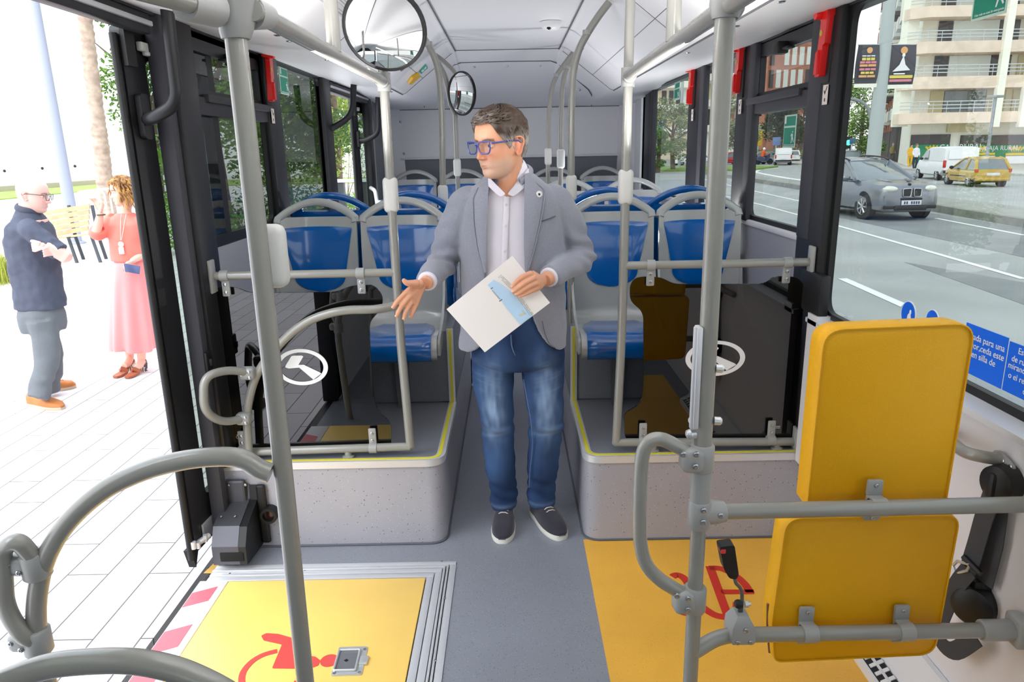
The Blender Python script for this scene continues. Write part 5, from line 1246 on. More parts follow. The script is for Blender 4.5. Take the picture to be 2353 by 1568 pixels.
def shell(grow):
    G = []
    for j in range(nz):
        z = .842+(1.535-.842)*j/(nz-1); _, xc, yc, a, b_, e = jring(z); xl, xr = interp(XL, z)[0], interp(XR, z)[0]
        def ang(x):
            k = max(-1, min(1, (x-xc)/a)); c = math.copysign(abs(k)**(e/2), k); return math.acos(max(-1, min(1, c)))
        a0 = -ang(xr); a1 = 2*PI-ang(xl) if True else 0
        a1 = -ang(xl)+2*PI; row = []
        for i in range(na):
            t = a0+(a1-a0)*i/(na-1); c, s = math.cos(t), math.sin(t)
            row.append(Vector((xc+(a+grow)*math.copysign(abs(c)**(2/e), c), yc+(b_+grow)*math.copysign(abs(s)**(2/e), s), z)))
        G.append(row)
    return G
A, B_ = shell(0.006), shell(-.009)
va = [[jb.bm.verts.new(p) for p in r] for r in A]; vb = [[jb.bm.verts.new(p) for p in r] for r in B_]
for j in range(nz-1):
    for i in range(na-1):
        jb.bm.faces.new((va[j][i], va[j][i+1], va[j+1][i+1], va[j+1][i])); jb.bm.faces.new((vb[j][i+1], vb[j][i], vb[j+1][i], vb[j+1][i+1]))
    for i in (0, na-1): jb.bm.faces.new((va[j][i], va[j+1][i], vb[j+1][i], vb[j][i]) if i == 0 else (va[j+1][i], va[j][i], vb[j][i], vb[j+1][i]))
for j in (0, nz-1):
    for i in range(na-1): jb.bm.faces.new((va[j][i], vb[j][i], vb[j][i+1], va[j][i+1]) if j == 0 else (va[j][i+1], vb[j][i+1], vb[j][i], va[j][i]))
CR = ER.lerp(WR_, .90); CL = EL.lerp(WL_, .88)
limb(jb, [V(-.125, 2.80, 1.440), V(-.168, 2.80, 1.425), V(-.215, 2.825, 1.335), V(-.258, 2.855, 1.235), V(-.275, 2.845, 1.19), ER.lerp(WR_, .45)+V(-.006, 0, -.008), CR], [.050, .064, .066, .060, .058, .050, .043], 20, 5)
limb(jb, [V(.130, 2.80, 1.440), V(.172, 2.81, 1.425), V(.222, 2.83, 1.335), V(.268, 2.862, 1.235), V(.280, 2.850, 1.20), EL.lerp(WL_, .45)+V(.006, 0, -.006), CL], [.050, .064, .066, .060, .057, .050, .044], 20, 5)
me = remeshed(jb.mesh('jacket', [], smooth=False), .0052, 6, .5)
def djk(p):
    ax = abs(p.x-.004)
    armk = max(0, min(1, (ax-.175)/.05)); w = 0
    for S_, E_, W_ in ((SR, ER, WR_), (SL, EL, WL_)):
        if (p.x < 0) == (S_.x < 0): de = (p-E_).length; w += math.sin(p.z*110+p.y*60+4*mnoise.noise(p*8))*.0062*armk*gss(de, .12)+.0022*armk*math.sin(p.z*60+p.x*50+5*mnoise.noise(p*6))
    w += mnoise.noise(Vector((p.x*10, p.y*10, p.z*5)))*.006*(.4+.6*armk)
    w += .004*gss(p.z-1.12-.3*(ax-.1), .012)*max(0, 1-armk)*(ax > .08)*mnoise.noise(p*12)
    return w
displace(me, djk)
M_jk = mat('blazer_grey', (144, 147, 159), .85, spec=.15, sheen=.35, var=.10, vscale=260, bump=.35, bscale=900)
me.materials.clear(); me.materials.append(M_jk); jacket = link('jacket', me, man)
def patch(nm, left, right, off, m, parent, n=9, th=.004, edge=0):
    """thin folded cloth between two pixel polylines, lying on the front of the jacket"""
    def samp(line, t):
        k = t*(len(line)-1); i = min(int(k), len(line)-2); f = k-i; return (line[i][0]+(line[i+1][0]-line[i][0])*f, line[i][1]+(line[i+1][1]-line[i][1])*f)
    def pos(u, v, o):
        a, c = samp(left, v), samp(right, v); q = PY(a[0]+(c[0]-a[0])*u, a[1]+(c[1]-a[1])*u, 2.70)
        for _ in range(4):
            s_ = jfront(q.x, min(1.56, max(.845, q.z)), o); q = PY(a[0]+(c[0]-a[0])*u, a[1]+(c[1]-a[1])*u, s_.y)
        return q
    b = MB(); nv = 16
    F = [[b.bm.verts.new(pos(i/(n-1), j/(nv-1), off+.003*math.sin(PI*i/(n-1)))) for i in range(n)] for j in range(nv)]
    K = [[b.bm.verts.new(pos(i/(n-1), j/(nv-1), off-th)) for i in range(n)] for j in range(nv)]
    for j in range(nv-1):
        for i in range(n-1):
            b.bm.faces.new((F[j][i], F[j][i+1], F[j+1][i+1], F[j+1][i])); b.bm.faces.new((K[j][i+1], K[j][i], K[j+1][i], K[j+1][i+1]))
        b.bm.faces.new((F[j][0], F[j+1][0], K[j+1][0], K[j][0])); b.bm.faces.new((F[j+1][n-1], F[j][n-1], K[j][n-1], K[j+1][n-1]))
    for i in range(n-1):
        b.bm.faces.new((F[0][i+1], F[0][i], K[0][i], K[0][i+1])); b.bm.faces.new((F[nv-1][i], F[nv-1][i+1], K[nv-1][i+1], K[nv-1][i]))
    o = b.obj(nm, m, parent, angle=60)
    if edge:
        e = MB(); e.tube([pos(1 if edge > 0 else 0, j/(nv-1), off+.0005) for j in range(nv)], .0026, 8); e.obj(nm+'_edge', m, o)
        e = MB(); e.tube([pos(.93 if edge > 0 else .07, j/(nv-1), off+.0012) for j in range(nv)], .0009, 5); e.obj(nm+'_stitch_shade', mat('seam_dark', (92, 95, 106), .9), o)  # stitch line, its darker colour also stands in for the lapel edge's shadow
    return o
patch('lapel', [(1206, 398), (1205, 450), (1204, 520), (1204, 575), (1207, 622)], [(1232, 420), (1254, 438), (1246, 492), (1232, 555), (1214, 624)], .015, M_jk, jacket, 9, .006, 1)
patch('lapel', [(1098, 432), (1086, 456), (1088, 510), (1096, 570), (1112, 628)], [(1124, 410), (1121, 460), (1118, 520), (1117, 575), (1118, 626)], .015, M_jk, jacket, 9, .006, -1)
# jacket collar rolling around the neck
rc = []
for k in range(19):
    a = rad(-62+304*k/18); rc.append(V(-.002+.081*math.cos(a)*1.0, 2.764+.076*math.sin(a), 1.545+.018*math.sin(a)-.028*max(0, -math.sin(a))))
b = MB(); b.tube(rc, .016, 12, sy=.62); b.obj('collar', M_jk, jacket)
b = MB()
def jp(px, py, o=.009):
    q = PY(px, py, 2.7)
    for _ in range(4): q = PY(px, py, jfront(q.x, min(1.56, max(.845, q.z)), o).y)
    return q
b.tube([jp(*q, .012) for q in ((1243, 509), (1255, 505), (1266, 501), (1276, 497))], .0022, 6)
b.tube(catmull([jp(*q, .010) for q in ((1246, 738), (1252, 765), (1262, 790), (1276, 800))], 4), .0016, 6)
b.tube(catmull([jp(*q, .010) for q in ((1066, 742), (1070, 755), (1074, 762))], 4), .0016, 6)
b.obj('pocket_seam', mat('seam_dark', (92, 95, 106), .9), jacket)
b = MB(); c = jp(1239, 446, .019); b.lathe([(.0115, -.003), (.0115, .002), (.009, .003)], c, (.1, -1, .1), 20); pin = b.obj('lapel_pin', M_white, jacket)
b = MB(); b.cbox(c+V(0, -.0034, -.001), (.008, .001, .008), .002); b.obj('pin_mark', mat('ink_black', (30, 30, 32), .6), pin)
b = MB()
for k in range(4): b.lathe([(.005, 0), (.0045, .003), (.001, .0035)], CL+V(.014+.006*k, -.036+.010*k, -.030), (.5, -.8, -.4), 12)
b.obj('cuff_button', mat('button_grey', (120, 122, 132), .4), jacket)
# shirt
sb_ = MB(); SH = [(z, xc, yc, a-.013, b_-.013, e) for z, xc, yc, a, b_, e in JR[:-2]]
sb_.loft([ringpts((z,)+interp(SH, z), 44) for z in [1.01+.02*k for k in range(26)]])
me = sb_.mesh('shirt', mat('shirt_white', (232, 228, 238), .75, spec=.2, bump=.15, bscale=500))
displace(me, lambda p: .006*mnoise.noise(Vector((p.x*16, p.y*9, p.z*7))))
shirt = link('shirt', me, man); M_sh = MATS['shirt_white']
patch('placket', [(1158, 452), (1155, 520), (1153, 580), (1152, 640)], [(1171, 452), (1168, 520), (1166, 580), (1165, 640)], -.0075, M_sh, shirt, 3, .002)
b = MB()
for q in ((1164, 471), (1163, 520), (1161, 578)): b.lathe([(.0052, 0), (.0052, .0018), (.002, .0014)], jp(q[0], q[1], -.005), (0, -1, 0), 14)
b.obj('button', mat('button_white', (205, 203, 210), .3), shirt)
def flap(pts, th=.004):
    b = MB(); b.prism(roundpoly([Vector(p) for p in pts], .006, 4), (0, -th, 0)); return b.obj('collar_flap', M_sh, shirt, angle=50)
nk = hM @ Vector((0, -.022, -.05))
rc = [V(-.004+.064*math.cos(rad(a)), 2.754+.062*math.sin(rad(a)), 1.548+.022*math.sin(rad(a))+.010*math.cos(rad(a))) for a in range(-75, 256, 15)]
b = MB(); b.tube(rc, .024, 12, sy=.26); b.obj('collar_band', M_sh, shirt)
flap([PY(1121, 404, 2.705), PY(1134, 418, 2.672), PY(1162, 446, 2.668), PY(1150, 452, 2.672), PY(1141, 446, 2.678), PY(1122, 428, 2.694)])
flap([PY(1215, 386, 2.738), PY(1200, 402, 2.695), PY(1166, 446, 2.668), PY(1178, 452, 2.668), PY(1188, 446, 2.674), PY(1217, 420, 2.712)])
for C_, W_ in ((CR, WR_), (CL, WL_)):
    d = (W_-C_).normalized(); b = MB(); b.tube([C_-d*.03, C_+d*.006, C_+d*.010], [.0375, .0365, .032], 20); b.obj('cuff', M_sh, shirt)
# hair: cap over the skull, combed back and to the side
def haircap(nm, M, line, grow, colf, amp=.004, nseg=96, nz=40, fr=26, sweep=2.0, name_mat='hair'):
    """line(ang) -> lowest height of the hair at that angle around the head"""
    b = MB(); rows = []
    for j in range(nz):
        row = []
        for i in range(nseg):
            a = 2*PI*i/nseg; z0 = line(a); t = j/(nz-1); z = z0+(.1168-z0)*(1-(1-t)**1.6)
            edge = min(1, t*5); g = grow*(.25+.75*edge)*(1+.35*max(0, z/.11))+amp*edge*(math.sin(a*fr+sweep*z*60+3*mnoise.noise(Vector((a*2, z*20, 0))))*.5+mnoise.noise(Vector((math.cos(a)*9, math.sin(a)*9, z*38))))
            row.append(b.bm.verts.new(M @ headpt(z, a, g)))
        rows.append(row)
    for j in range(nz-1):
        for i in range(nseg):
            k = (i+1) % nseg; b.bm.faces.new((rows[j][i], rows[j][k], rows[j+1][k], rows[j+1][i]))
    b.bm.faces.new(rows[-1])
    inner = [b.bm.verts.new(M @ headpt(line(2*PI*i/nseg), 2*PI*i/nseg, -.004)) for i in range(nseg)]
    for i in range(nseg):
        k = (i+1) % nseg; b.bm.faces.new((rows[0][k], rows[0][i], inner[i], inner[k]))
    me = b.mesh(nm, [], angle=70); vcol(me, colf); m = attr_mat(name_mat, .5, .35); me.materials.append(m); return me
def hl(a):
    a = (a+PI) % (2*PI)-PI; d = abs(a)
    return interp([(0, .076), (.35, .078), (.62, .066), (.80, .048), (.98, .030), (1.14, .012), (1.28, -.004), (1.40, -.018), (1.52, .010), (1.75, .020), (1.95, -.01), (2.2, -.045), (2.6, -.062), (PI, -.066)], d)[0]
def haircol(p, n):
    q = hI @ p; dark, grey_ = lin((58, 43, 32)), lin((160, 153, 146))
    t = max(0, min(1, (.046-q.z)/.038))*.9+.40*mnoise.noise(Vector((q.x*50, q.y*22, q.z*120)))-.06+.30*gss(q.y-.09, .02)
    return (*mixc(dark, grey_, t), 1)
hm = haircap('hair', hM, hl, .0125, haircol, .0042); link('hair', hm, man)
b = MB()                                   # swept fringe and short locks
rnd = random.Random(4)
for k in range(150):
    a = rnd.uniform(-1.2, 1.2); z = rnd.uniform(.068, .104); p0 = headpt(z, a, .012); da = rnd.uniform(.18, .4)*(-1); dz = rnd.uniform(-.004, .008)
    pts = [hM @ headpt(min(.113, z+dz*t), a+da*t, .0135+.006*math.sin(PI*t)) for t in (0, .33, .66, 1)]
    b.tube(pts, [.0012, .0028, .0026, .0008], 6)
for k in range(120):
    s = rnd.choice((-1, 1)); a = s*rnd.uniform(1.0, 2.9); z = rnd.uniform(-.03, .07)
    if z < hl(a)+.004: continue
    pts = [hM @ headpt(z-.020*t, a+s*.10*t, .0122+.002*math.sin(PI*t)) for t in (0, .5, 1)]; b.tube(pts, [.0010, .0020, .0007], 5)
me = b.mesh('hair_locks', [], angle=70); vcol(me, haircol); me.materials.append(MATS['hair']); link('hair_locks', me, man)
# glasses
def glasses(parent, M, m, sx=.0245, sz=.0185, r=.0021, lens=True, y=.109):
    g = MB(); R = lambda p: M @ Vector(p); ll = []
    for s in (-1, 1):
        q = [(-sx, sz*.86), (sx, sz), (sx*1.02, -.2*sz), (sx*.72, -sz), (-sx*.62, -sz), (-sx*1.0, -.35*sz)]
        P = roundpoly([R((s*(.033+a), y-.26*(a+.033-.0)**2*6-.012*max(0, a), -.004+c)) for a, c in q], .009, 6); ll.append(P)
        g.tube(P, r, 9, closed=True)
        g.tube([R((s*(.033+sx), y-.014, .010)), R((s*.0745, y-.028, .010)), R((s*.0790, .02, .009)), R((s*.0800, -.015, .006)), R((s*.079, -.034, -.012))], [r*1.1, r*1.2, r, r, r*.8], 8)
    g.tube([R((-.0095, y+.001, .004)), R((0, y+.004, .007)), R((.0095, y+.001, .004))], r*.95, 8)
    o = g.obj('glasses', m, parent)
    if lens:
        b = MB(); f = (M.to_3x3() @ Vector((0, -1, 0))).normalized()
        for P in ll: b.prism(P, f*.0012)
        b.obj('lens', glassmat('spectacle_lens', (.93, .95, .97), 1.4), o)
    return o
glasses(man, hM, mat('glasses_blue', (58, 70, 142), .25, coat=.4), .0275, .0215, .0028)

# folder in his hand
fo = thing('folder', 'cream card folder with a pale blue map band held by the man', 'folder', tuple(PY(1145, 700, 2.56)))
Fq = [(1177, 588), (1264, 696), (1114, 810), (1026, 711)]
P = [PY(1177, 588, 2.585), PY(1264, 696, 2.555), PY(1114, 810, 2.535), PY(1026, 711, 2.56)]
nF = (P[1]-P[0]).cross(P[3]-P[0]).normalized(); nF = nF if nF.y > 0 else -nF
b = MB(); b.prism(P, nF*.0025); b.prism([p+nF*.004 for p in P], nF*.002); b.obj('card', mat('card_cream', (232, 226, 222), .6), fo, smooth=False)
def fq(u, v, o=.0006): return P[0]+(P[1]-P[0])*u+(P[3]-P[0])*v-nF*o
def zq(x, y):                                  # zoomed crop pixel -> folder plane
    r = ray(860+x/4.9, 540+y/4.9); O_ = V(0, 0, EYE); t = (P[0]-O_).dot(nF)/r.dot(nF); return O_+r*t-nF*.0006
b = MB(); b.prism([zq(*q) for q in ((1275, 565), (1345, 505), (1440, 560), (1560, 660), (1640, 760), (1790, 905), (1645, 1010), (1590, 950), (1490, 830), (1400, 700))], -nF*.0004); b.obj('blue_band', mat('map_blue', (176, 206, 230), .6), fo, smooth=False)
b = MB()
def bar2(a, c, w):
    A_, C_ = zq(*a), zq(*c); d = (C_-A_).normalized(); s = d.cross(nF).normalized()*w/2; b.prism([A_+s-nF*.0005, A_-s-nF*.0005, C_-s-nF*.0005, C_+s-nF*.0005], -nF*.0004)
bar2((1312, 610), (1335, 592), .003); bar2((1408, 750), (1440, 725), .003)
rr = random.Random(2)
for k in range(11):
    t = k/10; bar2((1325+80*t, 632+92*t), (1337+80*t, 624+92*t), .0014)
b.obj('print', mat('ink_grey', (70, 76, 92), .6), fo, smooth=False)
b = MB()
for row, (x0, y0, x1, y1) in enumerate(((1395, 470, 1545, 610), (1410, 460, 1560, 600), (1425, 450, 1572, 590), (1605, 690, 1760, 915), (1620, 685, 1778, 905), (1636, 680, 1792, 895))):
    n_ = 15
    for k in range(n_):
        if rr.random() < .15: continue
        t = k/n_; t2 = t+.7/n_; bar2((x0+(x1-x0)*t, y0+(y1-y0)*t), (x0+(x1-x0)*t2, y0+(y1-y0)*t2), .0016)
b.obj('fine_print', mat('ink_olive', (132, 138, 120), .6), fo, smooth=False)
b = MB(); b.prism([zq(*q) for q in ((1620, 905), (1690, 865), (1715, 890), (1650, 925))], -nF*.0005); b.prism([zq(*q) for q in ((1660, 850), (1675, 845), (1700, 880), (1680, 885))], -nF*.0005); b.obj('tower_drawing', mat('ink_stone', (186, 190, 178), .6), fo, smooth=False)

# ================================================================== bald man outside
SW = -.20
bm_ = thing('person', 'bald man in a dark blue short-sleeved shirt with folded arms outside the door', 'person', (-3.58, 5.25, SW))
yb_ = 5.25
Q = lambda px, py, dy=0.0: PY(px, py, yb_+dy)
hc = Q(75, 447)
h2 = Matrix.Translation(hc) @ Matrix.Rotation(rad(-80), 4, 'Z') @ Matrix.Rotation(rad(-10), 4, 'X') @ Matrix.Scale(1.05, 4); h2i = h2.inverted()
b = MB(); head_pieces(b, h2, 1.1)
limb(b, [h2 @ V(0, -.02, -.05), Q(64, 485), Q(62, 520)], [.062, .064, .08], 16)
b.loft([ringpts((Q(80, py).z, Q(px, py).x, yb_, .11, .13, 2.2), 20) for px, py in ((98, 700), (90, 640), (80, 580), (70, 530), (66, 505))])
sh_n, el_n, wr_n = Q(72, 532, -.17), Q(150, 590, -.16), Q(104, 566, -.24)
sh_f, el_f, wr_f = Q(80, 530, .17), Q(140, 590, .16), Q(128, 572, -.16)
limb(b, [sh_n, el_n, el_n.lerp(wr_n, .3), wr_n], [.048, .044, .044, .032], 12); limb(b, [sh_f, el_f, wr_f], [.048, .042, .028], 12)
hand(b, wr_n, .026, [[wr_n+V(-.07, -.01, .02-.016*k), wr_n+V(-.10, .02, .016-.016*k), wr_n+V(-.12, .05, .012-.016*k)] for k in range(4)], [wr_n+V(-.02, -.02, .02), wr_n+V(-.05, -.03, .035), wr_n+V(-.075, -.02, .04)])
hand(b, wr_f, .026, [[wr_f+V(.01, -.07, .02-.016*k), wr_f+V(.0, -.10, .018-.016*k), wr_f+V(-.01, -.125, .012-.016*k)] for k in range(4)], [wr_f+V(.0, -.02, .02), wr_f+V(.0, -.05, .036), wr_f+V(0, -.075, .042)])
for px in ((98, 700), (92, 905)): pass
limb(b, [Q(97, 690), Q(100, 735, .05), Q(116, 795, .095), Q(118, 890, .15)], [.07, .07, .05, .035], 12); limb(b, [Q(97, 690), Q(98, 735, -.05), Q(107, 800, -.085), Q(89, 912, -.18)], [.07, .07, .05, .035], 12)
me = remeshed(b.mesh('body', [], smooth=False), .0042, 2, .5); vcol(me, skin_fn(h2i, (236, 186, 172), (226, 150, 138), (200, 170, 160), .25, (150, 120, 105))); me.materials.clear(); me.materials.append(M_skin); link('body', me, bm_)
eyes(bm_, h2); glasses(bm_, h2, mat('glasses_black', (28, 28, 30), .3), .0235, .0205)
b = MB(); rows = [(708, 94, .172, .140), (690, 92, .170, .140), (640, 84, .160, .150), (590, 77, .158, .170), (550, 71, .152, .185), (522, 68, .125, .18), (505, 66, .10, .14), (492, 63, .078, .085), (480, 62, .068, .068)]
b.loft([ringpts((Q(px, py).z, Q(px, py).x, yb_, a, bb, 2.3), 32) for py, px, a, bb in rows])
limb(b, [Q(68, 520, -.12), sh_n, sh_n.lerp(el_n, .55), sh_n.lerp(el_n, .84)], [.065, .072, .070, .074], 16); limb(b, [Q(70, 520, .12), sh_f, sh_f.lerp(el_f, .75)], [.07, .08, .076], 16)
me = remeshed(b.mesh('shirt', [], smooth=False), .010, 4, .5)
displace(me, lambda p: .010*mnoise.noise(Vector((p.x*7, p.y*7, p.z*11)))+.006*mnoise.noise(p*22))
me.materials.clear(); me.materials.append(mat('shirt_navy', (72, 76, 92), .8, var=.15, vscale=9, bump=.2, bscale=300)); s2 = link('shirt', me, bm_)
b = MB(); cc = Q(66, 484); b.tube([cc+V(.072*math.cos(rad(a)), .074*math.sin(rad(a)), .012-.024*math.cos(rad(a))) for a in range(20, 341, 16)], .022, 10, sy=.4); b.obj('collar', MATS['shirt_navy'], s2)
b = MB(); b.loft([ringpts((Q(px, py).z, Q(px, py).x, yb_, a, bb, 2.3), 28) for py, px, a, bb in ((694, 94, .130, .118), (722, 97, .150, .145), (745, 99, .148, .14), (760, 100, .140, .13))])
limb(b, [Q(98, 735, .075), Q(112, 790, .09), Q(120, 840, .12), Q(116, 885, .16), Q(118, 900, .17)], [.10, .088, .076, .068, .070], 20); limb(b, [Q(96, 735, -.075), Q(108, 790, -.08), Q(106, 840, -.11), Q(92, 900, -.17), Q(88, 915, -.19)], [.10, .092, .080, .070, .072], 20)
me = remeshed(b.mesh('trousers', [], smooth=False), .010, 4, .5)
displace(me, lambda p: .012*mnoise.noise(Vector((p.x*8, p.y*8, p.z*5)))+.006*math.sin(p.z*45+6*mnoise.noise(p*5))*gss(p.z-SW-.12, .2))
me.materials.clear(); me.materials.append(mat('trousers_grey', (104, 108, 112), .85, var=.08, vscale=12)); link('trousers', me, bm_)
M_tan = mat('leather_tan', (186, 112, 52), .5, var=.12, vscale=14); M_tso = mat('sole_tan', (190, 172, 150), .7); M_brl = mat('lace_brown', (110, 66, 36), .7)
a_, c_ = PZ(68, 930, SW), PZ(146, 942, SW); shoe(bm_, a_, c_, .052, M_tan, M_tso, M_brl, 0.0, h0=.075)
a_, c_ = PZ(106, 902, SW), PZ(176, 890, SW); shoe(bm_, a_, c_, .052, M_tan, M_tso, M_brl, 0.0, h0=.075)

# ================================================================== woman outside
wo = thing('person', 'woman with curly hair, coral blouse and long pink skirt outside the door', 'person', (-3.3, 6.1, SW))
yw = 6.08
U = lambda px, py, dy=0.0: PY(px, py, yw+dy)
h3 = Matrix.Translation(U(283, 440)) @ Matrix.Rotation(rad(128), 4, 'Z') @ Matrix.Rotation(rad(-4), 4, 'X') @ Matrix.Scale(.96, 4); h3i = h3.inverted()
b = MB(); head_pieces(b, h3, .85, 1.2)
limb(b, [h3 @ V(0, -.02, -.05), U(287, 482), U(290, 505)], [.050, .050, .07], 16)
b.loft([ringpts((U(300, py).z, U(px, py).x, yw, .11, .08, 2.2), 20) for px, py in ((300, 640), (297, 580), (294, 530), (291, 505))])
sR, eR, wR2 = U(256, 508), U(222, 537, -.14), U(231, 488, -.2); sL, eL, wL2 = U(325, 510), U(336, 572, .02), U(304, 600, -.16)
limb(b, [sR, eR, eR.lerp(wR2, .4), wR2], [.04, .038, .034, .024], 12); limb(b, [sL, eL, wL2], [.04, .036, .024], 12)
hand(b, wR2, .021, [[wR2+V(-.03+.012*k, -.015, .075), wR2+V(-.045+.012*k, -.025, .105), wR2+V(-.05+.015*k, -.05, .115)] for k in range(4)], [wR2+V(.02, -.015, .03), wR2+V(.04, -.03, .06), wR2+V(.045, -.04, .085)], .0085, .006)
hand(b, wL2, .021, [[wL2+V(-.035, -.03, -.05+.012*k), wL2+V(-.05, -.045, -.075+.012*k), wL2+V(-.045, -.03, -.10+.012*k)] for k in range(4)], [wL2+V(-.03, -.01, -.02), wL2+V(-.05, .0, -.05), wL2+V(-.06, .01, -.075)], .0085, .006)
limb(b, [U(296, 640, .05), U(297, 740, .03), U(298, 832, .02)], [.07, .05, .033], 12); limb(b, [U(320, 640), U(322, 740), U(326, 838, -.02)], [.07, .05, .033], 12)
for a_, c_ in ((U(300, 828, .0), U(285, 842, -.1)), (U(327, 832, -.02), U(313, 848, -.12))): limb(b, [a_+V(0, 0, .02), a_.lerp(c_, .5), c_], [.033, .034, .028], 10)
me = remeshed(b.mesh('body', [], smooth=False), .0045, 2, .5); vcol(me, skin_fn(h3i, (240, 192, 170), (232, 150, 130), None, 0, (120, 84, 60))); me.materials.clear(); me.materials.append(M_skin); link('body', me, wo)
eyes(wo, h3)
b = MB(); rr = random.Random(11)
for k in range(170):
    a = rr.uniform(.45, 2*PI-.45); z = rr.uniform(-.02, .112)
    da_ = abs((a+PI) % (2*PI)-PI)
    if da_ < 1.25 and z < .085 or da_ < .7 and z < .1: continue
    p0 = headpt(z, a, .004); out = Vector((p0.x, p0.y, 0)).normalized() if Vector((p0.x, p0.y)).length > .01 else Vector((0, -1, 0)); L = rr.uniform(.09, .19); R_ = rr.uniform(.007, .012); pts = []; ph = rr.uniform(0, 6)
    for i in range(16):
        t = i/15; c = p0+out*(.012+.045*math.sin(t*1.6))+Vector((0, 0, .012*math.sin(t*3)-L*t*t*.95)); pts.append(h3 @ (c+Vector((R_*math.cos(ph+t*15), R_*math.sin(ph+t*15), 0))*(.3+.7*t)))
    b.tube(pts, [.0035]+[.0058]*13+[.004, .0015], 6)
me = b.mesh('hair', [], angle=80); c1, c2 = lin((196, 144, 82)), lin((122, 82, 48)); vcol(me, lambda p, n: (*mixc(c2, c1, .5+1.2*mnoise.noise(p*26)+2.2*(-(h3i @ p).z)), 1)); me.materials.append(MATS['hair']); link('hair', me, wo)
hm3 = haircap('hair_cap', h3, lambda a: interp([(0, .070), (.7, .056), (1.1, .03), (1.45, -.02), (PI, -.06)], abs((a+PI) % (2*PI)-PI))[0], .014, lambda p, n: (*mixc(c2, c1, .5+1.2*mnoise.noise(p*40)), 1), .006); link('hair_cap', hm3, wo)
M_cor = mat('blouse_coral', (248, 128, 112), .6, var=.06, vscale=8); M_pk = mat('skirt_pink', (250, 152, 150), .45, sheen=.2)
b = MB(); b.loft([ringpts((U(px, py).z, U(px, py).x, yw, a, bb, 2.2), 28) for py, px, a, bb in ((598, 301, .150, .125), (580, 299, .155, .128), (545, 295, .15, .13), (515, 292, .145, .12), (500, 290, .115, .09), (490, 288, .065, .065))])
limb(b, [U(262, 505), sR, sR.lerp(eR, .5), sR.lerp(eR, .92), eR.lerp(wR2, .2)], [.06, .062, .07, .072, .055], 16); limb(b, [U(318, 505), sL, sL.lerp(eL, .6), sL.lerp(eL, .95), eL.lerp(wL2, .35)], [.06, .062, .07, .07, .055], 16)
me = remeshed(b.mesh('blouse', [], smooth=False), .009, 4, .5)
displace(me, lambda p: .009*mnoise.noise(Vector((p.x*11, p.y*11, p.z*7))))
me.materials.clear(); me.materials.append(M_cor); bl = link('blouse', me, wo)
b = MB(); rows = [(590, 301, .125, .11), (610, 302, .145, .125), (650, 303, .165, .145), (700, 306, .18, .155), (750, 310, .195, .17), (792, 313, .205, .18), (800, 314, .20, .175)]
def skring(r, n=72):
    py, px, a, bb = r; f = max(0, (py-620)/180); z = U(px, py).z; x = U(px, py).x
    return [V(x+(a+.020*f*math.sin(9*t+1.0))*math.cos(t), yw+(bb+.02*f*math.sin(9*t+1))*math.sin(t), z+(.012*math.sin(3*t+1)*f)) for t in [2*PI*i/n for i in range(n)]]
b.loft([skring(r) for r in rows]); b.obj('skirt', M_pk, wo, angle=80)
b = MB(); b.tube(catmull([U(279, 490, -.06), U(277, 520, -.135), U(277, 552, -.14)], 6), .0025, 6); b.tube(catmull([U(290, 492, -.06), U(284, 525, -.135), U(279, 552, -.14)], 6), .0025, 6); b.lathe([(.022, -.004), (.024, .0), (.02, .004)], U(278, 562, -.145), (0, -1, 0), 18); b.cbox(U(279, 576, -.145), (.045, .006, .06), .006); b.obj('pendant_necklace', mat('pendant_pale', (232, 214, 200), .4), wo)
b = MB(); b.tube([wR2+V(.028*math.cos(a), .028*math.sin(a), -.02) for a in [2*PI*i/16 for i in range(16)]], .006, 8, closed=True); b.obj('bracelet', mat('bracelet_dark', (92, 72, 50), .5), wo)
M_bs = mat('sandal_brown', (168, 92, 60), .5)
